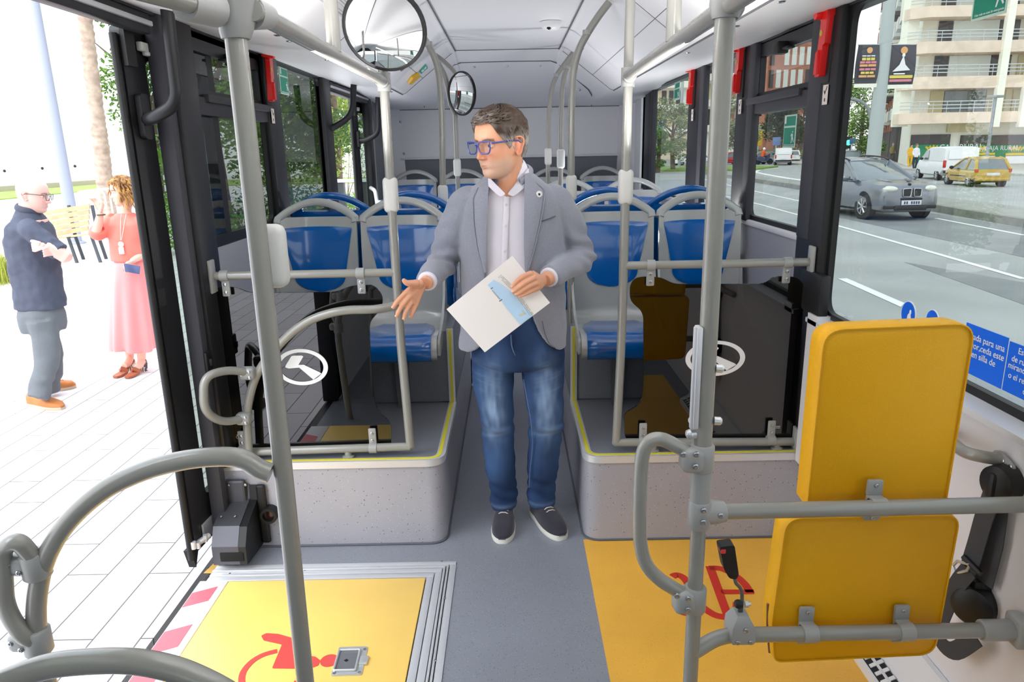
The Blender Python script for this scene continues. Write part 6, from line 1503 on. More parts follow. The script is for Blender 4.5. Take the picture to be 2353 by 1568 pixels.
for a_, c_ in ((U(300, 834, .0), U(280, 846, -.12)), (U(328, 838, -.02), U(308, 852, -.14))):
    b = MB(); a0 = V(a_.x, a_.y, SW); c0 = V(c_.x, c_.y, SW); d = (c0-a0).normalized(); s = V(-d.y, d.x, 0)
    so2 = []
    b.loft([[a0+d*u+s*x*k+V(0, 0, z+dz) for x, dz in ((-.036, 0), (.036, 0), (.036, .016), (-.036, .016))] for u, z, k in ((-.03, .075, .7), (.05, .055, .8), (.11, .012, 1.1), (.20, .006, 1.0), (.225, .006, .5))])
    b.tube([a0+d*.10+s*-.042+V(0, 0, .03), a0+d*.13+V(0, 0, .066), a0+d*.10+s*.042+V(0, 0, .03)], .016, 10, sy=.35); b.tube([a0+d*-.01+s*-.034+V(0, 0, .10), a0+d*.03+V(0, 0, .115), a0+d*-.01+s*.034+V(0, 0, .10)], .007, 8)
    sd = b.obj('sandal', M_bs, wo); b = MB(); b.loft([[a0-d*.005+s*x*k+d*y*k+V(0, 0, z) for x, y in ((-.024, -.024), (.024, -.024), (.024, .024), (-.024, .024))] for z, k in ((0, .8), (.08, 1.1))])
    mm_ = mat('heel_pattern', (190, 170, 150), .5); nt = mm_.node_tree
    if len(nt.nodes) < 4:
        tc_ = nt.nodes.new('ShaderNodeTexCoord'); wv = nt.nodes.new('ShaderNodeTexWave'); wv.inputs['Scale'].default_value = 18; wv.inputs['Distortion'].default_value = 6; cr = nt.nodes.new('ShaderNodeValToRGB'); cr.color_ramp.interpolation = 'CONSTANT'; cr.color_ramp.elements[1].position = .5; cr.color_ramp.elements[0].color = (.06, .04, .04, 1); cr.color_ramp.elements[1].color = (.8, .72, .66, 1)
        nt.links.new(tc_.outputs['Object'], wv.inputs['Vector']); nt.links.new(wv.outputs['Fac'], cr.inputs['Fac']); nt.links.new(cr.outputs['Color'], nt.nodes['Principled BSDF'].inputs['Base Color'])
    b.obj('heel', mm_, sd)
ph = thing('phone', 'dark mobile phone held low in the hand of the woman in pink', 'phone', tuple(U(302, 618, -.19)))
b = MB(); b.cbox(U(303, 618, -.205), (.13, .010, .068), .004, Matrix.Rotation(rad(12), 4, 'Y')); b.obj('body', mat('phone_blue', (82, 92, 130), .25), ph)
# ------------------------------------------------------------------ outside: ground
RD = -.33
gs = structure('ground_pavement', 'pale paved square outside the door')
M_pave = mat('paving_pale', (222, 216, 216), .8); nt = M_pave.node_tree
tc = nt.nodes.new('ShaderNodeTexCoord'); mp = nt.nodes.new('ShaderNodeMapping'); mp.inputs['Rotation'].default_value = (0, 0, rad(90)); br_ = nt.nodes.new('ShaderNodeTexBrick')
br_.inputs['Scale'].default_value = 1.0; br_.inputs['Brick Width'].default_value = .72; br_.inputs['Row Height'].default_value = .185; br_.inputs['Mortar Size'].default_value = .0035; br_.offset = .37; br_.inputs['Mortar Smooth'].default_value = .1
br_.inputs['Color1'].default_value = (*lin((226, 220, 221)), 1); br_.inputs['Color2'].default_value = (*lin((214, 207, 208)), 1); br_.inputs['Mortar'].default_value = (*lin((96, 92, 92)), 1)
nt.links.new(tc.outputs['Object'], mp.inputs['Vector']); nt.links.new(mp.outputs['Vector'], br_.inputs['Vector']); nt.links.new(br_.outputs['Color'], nt.nodes['Principled BSDF'].inputs['Base Color'])
b = MB(); b.box(-90, -1.43, -25, 75, -.5, SW); b.obj('paving', M_pave, gs, smooth=False)
rs = structure('ground_road', 'grey asphalt road on the far side of the bus')
M_asp = mat('asphalt', (158, 160, 157), .85, var=.12, vscale=.6, bump=.3, bscale=40)
b = MB(); b.box(-1.43, 120, -40, 260, -.8, RD); b.obj('asphalt', M_asp, rs, smooth=False)
b = MB(); b.prism([(8.6, 3, RD+.002), (11.2, 3, RD+.002), (11.9, 22, RD+.002), (9.0, 22, RD+.002)], (0, 0, .002)); b.prism([(5.6, 2, RD+.002), (7.2, 2, RD+.002), (7.4, 9.5, RD+.002), (6.6, 12, RD+.002)], (0, 0, .0015)); b.obj('asphalt_patch', mat('asphalt_dark', (128, 131, 130), .85, var=.2, vscale=.9), rs, smooth=False)
M_line = mat('road_paint', (226, 228, 224), .7)
b = MB()
def gline(pts, w): band(b, pts, w, RD+.004, .003)
gline([PZ(2353, 642, RD), PZ(2150, 583, RD), PZ(1920, 518, RD)], .11); gline([PZ(1920, 518, RD), PZ(1745, 470, RD), PZ(1640, 445, RD)], .11)
gline([PZ(2353, 541, RD), PZ(2150, 502, RD)], .10); gline([PZ(1870, 470, RD), PZ(1700, 432, RD), PZ(1600, 408, RD)], .12)
b.prism([PZ(*q, RD+.004) for q in ((1926, 641), (1946, 640), (2078, 697), (2070, 706))], (0, 0, .003))
gline([PZ(2110, 425, RD), PZ(2170, 427, RD)], .12); gline([PZ(2060, 462, RD), PZ(2353, 505, RD+.1)], .08)
gline([PZ(1735, 396, RD), PZ(1765, 402, RD), PZ(1810, 410, RD), PZ(1870, 418, RD)], .4); gline([PZ(1735, 396, RD), PZ(1745, 390, RD), PZ(1790, 386, RD)], .3); gline([PZ(1788, 415, RD), PZ(1822, 418, RD)], .5)
b.obj('marking', M_line, rs, smooth=False)
ks = structure('kerb_median', 'long raised concrete median in the road')
b = MB(); b.prism([(10.95, 8, RD), (13.2, 8, RD), (14.2, 22, RD), (15.2, 54, RD), (14.1, 54, RD), (12.25, 21, RD)], (0, 0, .17)); b.obj('median', mat('median_concrete', (150, 150, 142), .85, var=.15, vscale=1.5), ks, smooth=False)
b = MB(); rg = [(10.95, 8), (12.25, 21), (14.1, 54)]
b.loft([[Vector((x+d, y, RD+h)) for d, h in ((-.06, 0), (-.04, .19), (.16, .19), (.16, 0))] for x, y in rg]); b.obj('kerbstone', mat('kerb_stone', (132, 132, 124), .85, var=.25, vscale=3), ks, smooth=False)
fs = structure('pavement_far', 'pavement along the far side of the road')
b = MB(); b.box(28.5, 120, -40, 260, RD-.1, RD+.12); b.obj('paving', mat('pave_far', (184, 180, 174), .85), fs, smooth=False)
b = MB(); b.prism([(7, 62, RD), (19, 58, RD), (24, 66, RD), (12, 76, RD)], (0, 0, .14)); b.obj('grass_island', mat('lawn_road', (120, 150, 62), .9, var=.2, vscale=3), fs, smooth=False)

# ------------------------------------------------------------------ plants
M_leaf = [mat('leaf_%d' % i, c, .6, spec=.3, var=.35, vscale=2.5) for i, c in enumerate(((92, 128, 48), (116, 150, 62), (74, 104, 52), (128, 140, 96), (60, 84, 50), (150, 168, 84)))]
M_bark = mat('bark', (112, 96, 82), .9, var=.3, vscale=6, bump=.5, bscale=20)
def leaves(name, parent, blobs, n, size, m, seed, kind=None):
    r = random.Random(seed); verts = []; faces = []
    tot = sum(w for *_, w in blobs)
    for c, rx, ry, rz, w in blobs:
        for k in range(int(n*w/tot)):
            while True:
                p = Vector((r.uniform(-1, 1), r.uniform(-1, 1), r.uniform(-1, 1)))
                if .25 < p.length < 1: break
            q = Vector(c)+Vector((p.x*rx, p.y*ry, p.z*rz)); u = Vector((r.gauss(0, 1), r.gauss(0, 1), r.gauss(0, .6))).normalized(); v = u.orthogonal().normalized()*(r.uniform(.35, .6)); s = size*r.uniform(.6, 1.3); i = len(verts)
            verts += [q-u*s, q-u*s*.2+v*s, q+u*s, q-u*s*.2-v*s]; faces.append((i, i+1, i+2, i+3))
    me = bpy.data.meshes.new(name); me.from_pydata(verts, [], faces); me.materials.append(m); return link(name, me, parent)
def tree(label, base, h, spread, m, n, size, seed, trunk=.16, low=.3, group='trees outside', cat='tree', name='tree'):
    t = thing(name, label, cat, base, group); r = random.Random(seed); B_ = Vector(base)
    b = MB(); top = B_+Vector((r.uniform(-.2, .2), r.uniform(-.2, .2), h*.72)); b.tube([B_, B_.lerp(top, .5)+Vector((r.uniform(-.1, .1), 0, 0)), top], [trunk, trunk*.75, trunk*.3], 10)
    for k in range(6):
        a = r.uniform(0, 6.28); s0 = B_.lerp(top, r.uniform(.4, .9)); b.tube([s0, s0+Vector((math.cos(a)*spread*.4, math.sin(a)*spread*.4, h*.12)), s0+Vector((math.cos(a)*spread*.7, math.sin(a)*spread*.7, h*.2))], [trunk*.4, trunk*.25, trunk*.08], 7)
    b.obj('trunk', M_bark, t); blobs = []
    for k in range(11):
        a = r.uniform(0, 6.28); d = spread*r.uniform(.1, .75); z = h*r.uniform(low, .95); rr = spread*r.uniform(.28, .5)
        blobs.append((B_+Vector((math.cos(a)*d, math.sin(a)*d, z)), rr, rr, rr*.8, rr))
    leaves('foliage', t, blobs, n, size, m, seed)
    return t
def at(px, y): q = PY(px, 345, y); return q.x
# trees on the square, seen through the door-side windows and the open rear door
for i, (px, y, h, sp, mi, n, sz, low, lb) in enumerate((
    (505, 17.5, 7.5, 2.6, 1, 5200, .085, .18, 'leafy green tree seen through the dark hopper window'),
    (570, 21.0, 8.5, 2.8, 0, 4600, .095, .22, 'green tree behind the tall front pole, seen through the hopper window'),
    (655, 24.0, 9.0, 3.0, 2, 4600, .10, .2, 'darker green tree seen through the window with the green sign'),
    (772, 27.0, 8.0, 2.8, 5, 8000, .10, .06, 'pale green tree framed by the open rear door'),
    (815, 33.0, 10., 3.2, 1, 4000, .11, .25, 'green tree standing behind the rear door leaf'),
    (352, 24.0, 7.0, 1.9, 0, 3200, .085, .45, 'green tree above the grey sign board, seen through the front door leaf'))):
    tree(lb, (at(px, y), y, SW), h, sp, M_leaf[mi], n, sz, 30+i, low=low, group='trees on the square')
for i, (px, y, r_, h, mi, lb) in enumerate(((515, 11.5, .75, .95, 0, 'low leafy shrub outside the hopper window'), (395, 14.0, .6, 1.25, 1, 'yellow green shrub behind the white metal chair'), (765, 22.0, 1.4, .7, 1, 'low green hedge plant behind the white bench beyond the rear door'), (560, 14.0, .9, 1.1, 2, 'dark shrub behind the front pole'), (790, 30.0, 2.0, 3.2, 5, 'tall pale green bush behind the hedge beyond the rear door'), (640, 19.0, 1.3, 2.0, 1, 'tall green bush outside the window with the green sign'))):
    t = thing('shrub', lb, 'shrub', (at(px, y), y, SW), 'shrubs on the square'); B_ = Vector((at(px, y), y, SW))
    b = MB()
    for k in range(5): b.tube([B_, B_+Vector((math.cos(k*1.3)*r_*.4, math.sin(k*1.3)*r_*.4, h*.6))], [.02, .008], 6)
    b.obj('stem', M_bark, t); leaves('foliage', t, [(B_+Vector((0, 0, h*.5)), r_, r_, h*.5, 1), (B_+Vector((r_*.4, 0, h*.35)), r_*.6, r_*.6, h*.35, .5)], 1500, .05, M_leaf[mi], 60+i)
# grasses in the bed behind the bald man
t = thing('ornamental_grass', 'clump of yellow green ornamental grass beside the bald man', 'plant', tuple(PZ(2, 655, SW)))
B_ = PZ(-4, 650, SW); r = random.Random(5); vs = []; fc = []
for k in range(520):
    a = r.uniform(0, 6.28); d = r.uniform(0, .45); p = B_+Vector((math.cos(a)*d, math.sin(a)*d, 0)); ln = r.uniform(.3, .62); lean = Vector((math.cos(a+r.uniform(-1, 1)), math.sin(a+r.uniform(-1, 1)), 0))*r.uniform(.1, .35); s = Vector((-lean.y, lean.x, 0)).normalized()*.006; i = len(vs)
    vs += [p-s, p+s, p+lean*.4+Vector((0, 0, ln*.6))+s*.8, p+lean*.4+Vector((0, 0, ln*.6))-s*.8, p+lean+Vector((0, 0, ln*.85))]; fc += [(i, i+1, i+2, i+3), (i+3, i+2, i+4)]
me = bpy.data.meshes.new('blades'); me.from_pydata(vs, [], fc); me.materials.append(mat('grass_blade', (156, 162, 62), .7, var=.3, vscale=6)); link('blades', me, t)
ln_ = structure('ground_lawn', 'strip of lawn at the back of the square')
b = MB(); b.prism([PZ(-40, 464, SW), PZ(240, 436, SW), PZ(240, 424, SW), PZ(-40, 446, SW)], (0, 0, .05)); b.prism([PZ(340, 432, SW), PZ(860, 420, SW), PZ(860, 408, SW), PZ(340, 418, SW)], (0, 0, .05)); b.obj('lawn', mat('lawn_square', (132, 158, 66), .9, var=.3, vscale=2), ln_, smooth=False)
b = MB(); b.prism([PZ(-40, 446, SW), PZ(240, 424, SW), PZ(240, 421, SW), PZ(-40, 442, SW)], (0, 0, .35)); b.obj('low_wall', mat('low_wall_stone', (168, 158, 140), .9), ln_, smooth=False)
wb = structure('wall_square', 'long pale wall at the back of the square')
b = MB(); b.box(-110, -8, 70, 72, SW, 16); b.obj('plaster', mat('plaster_white', (236, 236, 238), .8), wb, smooth=False)
b = MB()
for px, py in ((10, 393), (97, 387), (172, 382)): q = PY(px, py, 69.9); b.ell(q, (.14, .08, .14), 12, 8)
b.obj('wall_stud', M_rub, wb)
# palm, lamp post, bench, bike stand, sign board, chair
pm = thing('palm_tree', 'tall bare palm trunk rising behind the curly-haired woman', 'palm tree', (at(243, 22), 22, SW))
b = MB(); y0 = 22; P_ = [Vector((PY(px, py, y0).x, y0, PY(px, py, y0).z)) for px, py in ((188, -60), (195, 30), (207, 140), (222, 260), (234, 350), (243, 440))]; P_.append(Vector((P_[-1].x+.02, y0, SW))); P_.reverse()
PP = catmull(P_, 26); R_ = []
for i, q in enumerate(PP): t = i/len(PP); R_.append(.245-.075*t+.012*math.sin(i*1.6)+.008*math.sin(i*.6))
b.tube(PP, R_, 18); b.obj('trunk', mat('palm_bark', (176, 154, 138), .9, var=.28, vscale=5, bump=.6, bscale=14), pm)
top = PP[-1]; b = MB()
for k in range(16):
    a = k*.393; d = Vector((math.cos(a), math.sin(a), 0)); pts = [top+d*.1, top+d*.8+Vector((0, 0, .6)), top+d*1.6+Vector((0, 0, .5)), top+d*2.3+Vector((0, 0, -.2))]
    for i in range(22):
        q = catmull(pts, 8)[min(24, i+2)]; s = Vector((-d.y, d.x, 0)); 
        for sg in (-1, 1): b.raw([q, q+d*.05, q+s*sg*.4+Vector((0, 0, -.25))+d*.15], [(0, 1, 2)])
b.obj('frond', M_leaf[2], pm, smooth=False, recalc=False)
lp = thing('lamp_post', 'slanting looking grey lamp post rising behind the wooden bench', 'lamp post', (at(168, 16), 16, SW))
b = MB(); q0 = PY(165, 500, 16); b.tube([(q0.x, 16, SW), (q0.x, 16, 1.2), (q0.x, 16, 9)], [.125, .12, .07], 18); b.lathe([(.2, 0), (.2, .03), (.14, .06)], (q0.x, 16, SW), n=18); b.obj('post', mat('post_bluegrey', (150, 154, 172), .5), lp)
be = thing('bench', 'wooden slatted bench with dark metal legs behind the two people', 'bench', tuple(PZ(190, 592, SW)))
M_wood = mat('bench_wood', (190, 160, 124), .65, var=.15, vscale=9); M_bm = mat('bench_metal', (62, 64, 70), .5)
yB = 13.3; E_ = lambda px, py, dy=0.0: PY(px, py, yB+dy)
ang = [((75, 500), (206, 480)), ((82, 513), (205, 492)), ((90, 526), (205, 504)), ((96, 538), (204, 517)), ((104, 549), (203, 530)), ((112, 552), (205, 540)), ((118, 548), (212, 538))]
for k, (a, c) in enumerate(ang):
    dy = -.02*k if k < 5 else -.22*(k-4); A_ = E_(a[0]-30, a[1]+5, dy); C_ = E_(*c, dy); b = MB(); d = (C_-A_)
    h = .085 if k < 5 else .02; b.prism([A_, C_, C_+Vector((0, 0, h)), A_+Vector((0, 0, h))], (0, .03 if k < 5 else .1, 0)); b.obj('slat', M_wood, be, smooth=False)
for px in (95, 158, 212):
    b = MB(); q = E_(px, 545, -.2); b.tube([(q.x+.02, yB+.1, SW), (q.x, yB, q.z), (q.x-.05, yB+.05, q.z+.55)], .03, 8); b.tube([(q.x+.16, yB-.35, SW), (q.x+.02, yB-.25, q.z), (q.x, yB, q.z)], .03, 8); b.obj('leg', M_bm, be)
bs = thing('bike_stand', 'white tubular bicycle stand loops behind the bench', 'bike stand', (at(205, 19), 19, SW))
M_wt = mat('tube_white', (225, 228, 232), .4)
for k in range(5):
    q = PY(182+13*k, 500, 19+.35*k); b = MB(); b.tube(fillet([(q.x, q.y, SW), (q.x, q.y, SW+1.0), (q.x+.42, q.y+.1, SW+1.0), (q.x+.42, q.y+.1, SW)], .2, 6), .025, 10); b.obj('loop', M_wt, bs)
sg = thing('sign_board', 'grey information board on the square, seen through the front door glass', 'sign board', (at(362, 26), 26, SW))
q0, q1_ = PY(345, 262, 26), PY(392, 402, 26)
b = MB(); b.box(q0.x, q1_.x, 26, 26.2, q1_.z, q0.z, .03); b.obj('board', mat('board_grey', (122, 122, 142), .5), sg)
b = MB(); b.box(q0.x-.12, q0.x, 25.98, 26.22, SW, q0.z+.05); b.box(q0.x, q1_.x, 25.99, 26.2, SW, q1_.z); b.obj('frame', mat('board_frame', (205, 206, 210), .5), sg)
b = MB(); 
for k, py in enumerate((316, 330)):
    q = PY(356, py, 25.97)
    for i in range(4): b.cbox((q.x+.08+.13*i, 25.97, q.z), (.09, .02, .14))
q = PY(364, 385, 25.97); b.cbox((q.x+.1, 25.97, q.z), (.5, .02, .12)); b.obj('print', mat('board_print', (50, 48, 66), .6), sg, smooth=False)
chs = thing('metal_chair', 'white metal chair seen through the front door glass', 'chair', tuple(PZ(365, 535, SW)))
yC = 15.0; K = lambda px, py, dy=0.0: PY(px, py, yC+dy)
for a in ([(352, 437), (362, 440), (368, 460), (370, 490), (374, 534)], [(338, 437), (342, 480), (346, 540)]):
    b = MB(); b.tube(catmull([K(*q) for q in a], 5), .022, 10); b.obj('leg', M_wt, chs)
b = MB(); b.prism([K(340, 494), K(384, 490), K(384, 490)+Vector((0, .4, 0)), K(340, 494)+Vector((0, .4, 0))], (0, 0, .03)); b.obj('seat', M_wt, chs)
b = MB()
for k in range(5): b.tube([K(340, 448+9*k), K(367, 450+9*k)], .008, 6)
b.obj('backrest', M_wt, chs)
wb2 = thing('bench', 'plain white bench beyond the open rear door', 'bench', (at(770, 20.5), 20.5, SW))
b = MB(); q = PY(745, 417, 20.5); b.box(q.x, q.x+1.3, 20.5, 20.95, q.z-.04, q.z+.04, .01); b.obj('seat', M_wt, wb2)
for dx in (.35, 1.0): b = MB(); b.box(q.x+dx, q.x+dx+.14, 20.55, 20.9, SW, q.z-.04, .01); b.obj('leg', M_bm, wb2)

# ------------------------------------------------------------------ cars
M_tyre = mat('tyre', (30, 30, 32), .8); M_rim = mat('alloy', (196, 198, 202), .3, metal=.8); M_cg = mat('car_glass', (104, 114, 118), .06, spec=.8, coat=.6); M_dk = mat('car_black', (24, 24, 26), .45)
M_hl = mat('headlamp', (214, 214, 200), .08, coat=.5); M_tl = mat('tail_lamp', (196, 40, 36), .25); M_plate = mat('plate', (214, 218, 226), .5)
def car(label, wheel, head, L, Wd, Hh, wb_, wr, paint, kind, group='cars on the road', rear_view=False, name='car', belt=.60, ks_=.88):
    """wheel: ground point of the middle between the front wheels; head: heading angle of local +y"""
    root = thing(name, label, 'car' if 'van' not in name else 'van', (0, 0, 0), group)
    L, Wd, Hh, wb_, wr = L*ks_, Wd*ks_, Hh*ks_, wb_*ks_, wr*ks_
    w = Wd/2; f = L*.5; fo = L-wb_-(L-wb_)*.55; yf = f-(L-wb_)*.45; yr = yf-wb_
    if kind == 'suv': belt = .645
    bz = Hh*.135; bl = Hh*belt
    hood = {'suv': (.655, .645, .61), 'van': (.66, .63, .50), 'hatch': (.62, .60, .52)}[kind]
    S = [(-f, .50, .80, .90), (-f+.06, .30, 1.0, .97), (-f+.5, .14, 1.0, 1.0), (yr, .14, 1.0, 1.0), (0, .135, 1.0, 1.0), (yf-.35, .14, 1.0, 1.0)]
    st = []
    for y, zb_, ws, _ in S: st.append((y, Hh*zb_ if zb_ < .31 else Hh*.26, bl, w*ws))
    st += [(yf-.25, bz, Hh*hood[0]*.99, w), (yf+.15, bz*1.02, Hh*hood[0]*.96, w*.995), (f-.40, bz*1.1, Hh*hood[1]*.93, w*.97), (f-.14, bz*1.05, Hh*hood[2]*.97, w*.93), (f-.05, bz*1.1, Hh*hood[2]*.90, w*.86), (f, bz*1.25, Hh*hood[2]*.78, w*.76)]
    b = MB(); rings = []
    for y, z0, z1, ww in st:
        hgt = z1-z0; half = [(0, z0), (ww*.80, z0), (ww*.97, z0+hgt*.10), (ww, z0+hgt*.38), (ww*.985, z0+hgt*.66), (ww*.955, z0+hgt*.86), (ww*.88, z1-hgt*.02), (ww*.5, z1+hgt*.012), (0, z1+hgt*.02)]
        rings.append([Vector((x, y, z)) for x, z in half]+[Vector((-x, y, z)) for x, z in reversed(half[1:-1])])
    b.loft(rings); b.obj('body', paint, root, angle=40)
    # cabin
    if kind == 'suv': G = [(-f+.10, bl, .80), (-f+.42, Hh*.955, .70), (-f+1.2, Hh, .705), (yf-1.75, Hh*.99, .70), (yf-1.35, Hh*.955, .685), (yf-.42, bl*1.0, .80)]
    elif kind == 'van': G = [(-f+.03, bl*.98, .94), (-f+.12, Hh*.98, .90), (-f+.6, Hh, .90), (yf-1.3, Hh*.995, .89), (yf-.80, Hh*.93, .84), (yf+.05, bl*1.03, .86)]
    else: G = [(-f+.06, bl, .84), (-f+.38, Hh*.93, .72), (-f+.8, Hh*.99, .70), (yf-1.5, Hh, .70), (yf-1.15, Hh*.965, .685), (yf-.25, bl*1.0, .80)]
    gm = paint if kind == 'van' else M_cg
    roofpts = G[1:-1]; b = MB(); rings = []
    base0 = G[0]; base1 = G[-1]
    for y, z, k in G:
        t = max(0, min(1, (z-bl)/(Hh-bl))); wb0 = w*.93; wt = w*k*1.02
        ww = wb0*(1-t)+wt*t; rings.append([Vector((-wb0, y, bl*.97)), Vector((-ww, y, max(z-.04, bl*.975))), Vector((-ww*.88, y, max(z, bl*.98))), Vector((0, y, max(z+.025*t, bl*.985))), Vector((ww*.88, y, max(z, bl*.98))), Vector((ww, y, max(z-.04, bl*.975))), Vector((wb0, y, bl*.97))])
    b.loft(rings); b.obj('cabin', gm, root, angle=30)
    if kind != 'van':
        b = MB(); rr_ = []
        for y, z, k in roofpts:
            wt = w*k*1.03; rr_.append([Vector((-wt, y, z-.045)), Vector((-wt*.9, y, z+.012)), Vector((0, y, z+.04)), Vector((wt*.9, y, z+.012)), Vector((wt, y, z-.045)), Vector((0, y, z-.02))])
        b.loft(rr_); b.obj('roof', paint, root, angle=40)
        b = MB()
        for s in (-1, 1):
            q = lambda y, z, k: Vector((s*(w*.93*(1-max(0, min(1, (z-bl)/(Hh-bl))))+w*k*1.02*max(0, min(1, (z-bl)/(Hh-bl)))), y, z-.02))
            b.tube([q(*G[-1])+Vector((0, 0, .0)), q(*G[-2]), q(*G[-3])], .045, 8); b.tube([q(*G[0]), q(*G[1]), q(*G[2])], .07, 8)
            ym = (G[2][0]+G[3][0])*.5; b.tube([Vector((s*w*.935, ym, bl)), Vector((s*w*.73, ym, Hh*.95))], .045, 8)
        b.obj('pillar', paint, root)
        if kind == 'suv':
            b = MB()
            for s in (-1, 1): b.tube(catmull([Vector((s*w*.66, G[1][0]+.1, Hh*.97)), Vector((s*w*.67, G[1][0]+.4, Hh*1.035)), Vector((s*w*.67, G[3][0], Hh*1.02)), Vector((s*w*.66, G[4][0], Hh*.975))], 5), .022, 8)
            b.obj('roof_rail', M_dk, root)
    else:
        b = MB(); wt = w*.93
        b.prism([(-w*.865, yf-.02, bl*1.06), (w*.865, yf-.02, bl*1.06), (w*.80, yf-.78, Hh*.90), (-w*.80, yf-.78, Hh*.90)], (0, .05, .035)); 
        for s in (-1, 1): b.prism([(s*w*.945, yf-.20, bl*1.02), (s*w*.945, yf-1.25, bl*1.02), (s*w*.90, yf-1.25, Hh*.90), (s*w*.90, yf-.85, Hh*.90)], (s*.03, 0, .0))
        b.obj('window', M_cg, root)
        b = MB(); b.prism([(-w*.75, -f-.005, bl*1.08), (w*.75, -f-.005, bl*1.08), (w*.7, -f+.08, Hh*.90), (-w*.7, -f+.08, Hh*.90)], (0, -.02, 0)); b.obj('rear_door', paint, root)
    # wheels
    for (y, s) in ((yf, -1), (yf, 1), (yr, -1), (yr, 1)):
        x = s*(w-.12); b = MB(); b.lathe([(wr*.62, -.10), (wr*.93, -.115), (wr, -.08), (wr, .08), (wr*.93, .115), (wr*.62, .10)], (x, y, wr), (s, 0, 0), 26); b.lathe([(wr*1.13, -.02), (wr*1.13, .105), (wr*1.02, .112)], (x, y, wr*1.03), (s, 0, 0), 26); wo_ = b.obj('wheel', M_tyre, root)
        b = MB(); b.lathe([(wr*.66, .09), (wr*.64, .118), (wr*.58, .10)], (x, y, wr), (s, 0, 0), 26); b.lathe([(wr*.16, .08), (wr*.14, .125), (.01, .128)], (x, y, wr), (s, 0, 0), 12)
        for k in range(7):
            a = k*2*PI/7; d = Vector((0, math.cos(a), math.sin(a))); c = Vector((x+s*.108, y, wr)); b.tube([c+d*wr*.12, c+d*wr*.60], [.022*wr/.36, .034*wr/.36], 6)
        b.obj('rim', M_rim, wo_)
    hz = Hh*hood[2]
    if kind == 'suv':
        for s in (-1, 1):
            b = MB(); b.ell((s*w*.64, f-.115, hz*.86), (.21, .13, .085), 18, 10, Matrix.Rotation(s*-.50, 3, 'Z')); b.obj('headlight', M_hl, root)
            P = roundpoly([Vector((s*.03, f-.025, hz*.88)), Vector((s*.245, f-.045, hz*.87)), Vector((s*.235, f-.035, hz*.66)), Vector((s*.045, f-.02, hz*.66))], .04, 5)
            b = MB(); b.prism(P, (0, .06, 0)); g_ = b.obj('grille', M_dk, root); b = MB(); b.tube([p+Vector((0, .06, 0)) for p in P], .012, 6, closed=True); b.obj('grille_rim', M_rim, g_)
            b = MB(); b.ell((s*w*.70, f-.07, hz*.56), (.08, .06, .05), 14, 8); b.obj('fog_lamp', M_hl, root)
            b = MB(); b.cbox((s*w*.66, f-.05, hz*.38), (.28, .12, .10), .03); b.obj('side_intake', M_dk, root)
            b = MB(); b.ell((s*(w+.11), yf-.72, bl*1.06), (.12, .07, .085), 14, 8); b.tube([(s*w*.9, yf-.72, bl*1.0), (s*(w+.08), yf-.72, bl*1.03)], .025, 8); b.obj('mirror', paint, root)
        b = MB(); b.cbox((0, f-.01, hz*.36), (.86, .10, .13), .03); b.cbox((0, f+.0, hz*.60), (.56, .06, .05), .01); b.obj('intake', M_dk, root)
        b = MB(); b.cbox((0, f+.03, hz*.50), (.52, .02, .115), .006); pl_ = b.obj('number_plate', M_plate, root)
        b = MB()
        for k in range(7): 
            if k != 4: b.cbox((-.19+.062*k, f+.042, hz*.50), (.038, .004, .07))
        b.obj('plate_characters', mat('plate_ink', (70, 74, 92), .6), pl_, smooth=False)
        b = MB(); b.lathe([(.042, 0), (.042, .012), (.01, .016)], (0, f-.13, hz*.985), (0, .5, 1), 20); em = b.obj('emblem', M_dk, root)
        b = MB(); b.prism([(-.03, f-.148, hz*.985+.014), (0, f-.148, hz*.985+.014), (0, f-.125, hz*.985+.024)], (0, .002, .003)); b.prism([(.03, f-.11, hz*.985+.014), (0, f-.11, hz*.985+.014), (0, f-.128, hz*.985+.016)], (0, .002, .003)); b.obj('emblem_quarter', mat('emblem_blue', (70, 130, 200), .4), em)
        b = MB()
        for s in (-1, 1):
            b.prism([(s*.20, f-.55, hz*1.045), (s*.36, f-.62, hz*1.045), (s*.42, f-.95, hz*1.09), (s*.34, f-.92, hz*1.09)], (0, 0, .008))
        b.obj('bonnet_crease', paint, root)
    else:
        for s in (-1, 1):
            b = MB(); b.ell((s*w*.72, f-.20, hz*.86), (.16, .16, .085), 14, 8); b.obj('headlight', M_hl, root)
            b = MB(); b.cbox((s*w*.90, -f+.06, Hh*(.50 if kind == 'van' else .56)), (.14, .12, Hh*(.22 if kind == 'van' else .12)), .03); b.obj('tail_light', M_tl, root)
            b = MB(); b.ell((s*(w+.10), yf-.65, bl*1.07), (.10, .06, .075), 12, 8); b.obj('mirror', M_dk, root)
        b = MB(); b.cbox((0, -f-.005, Hh*.44 if kind == 'hatch' else Hh*.36), (.52, .02, .115), .006); b.obj('number_plate', M_plate, root)
        b = MB(); b.cbox((0, -f+.03, Hh*.27), (Wd*.93, .16, .14), .04); b.cbox((0, f-.06, Hh*.24), (Wd*.70, .12, .10), .03); b.obj('bumper', M_dk if kind == 'van' else paint, root)
        if kind == 'hatch':
            b = MB(); b.cbox((w*.99, 0, Hh*.36), (.02, wb_*.75, .05), .008); b.cbox((-w*.99, 0, Hh*.36), (.02, wb_*.75, .05), .008); b.obj('side_trim', M_dk, root)
    c = Vector((math.sin(-head), math.cos(head), 0)); fwd = Vector((-math.sin(head), math.cos(head), 0))
    root.location = Vector((wheel[0], wheel[1], RD))-fwd*yf; root.rotation_euler = (0, 0, head)
    return root
def paintm(n, rgb): return mat('paint_'+n, rgb, .28, metal=(.6 if n in ('grey', 'silver') else .1), coat=.6)
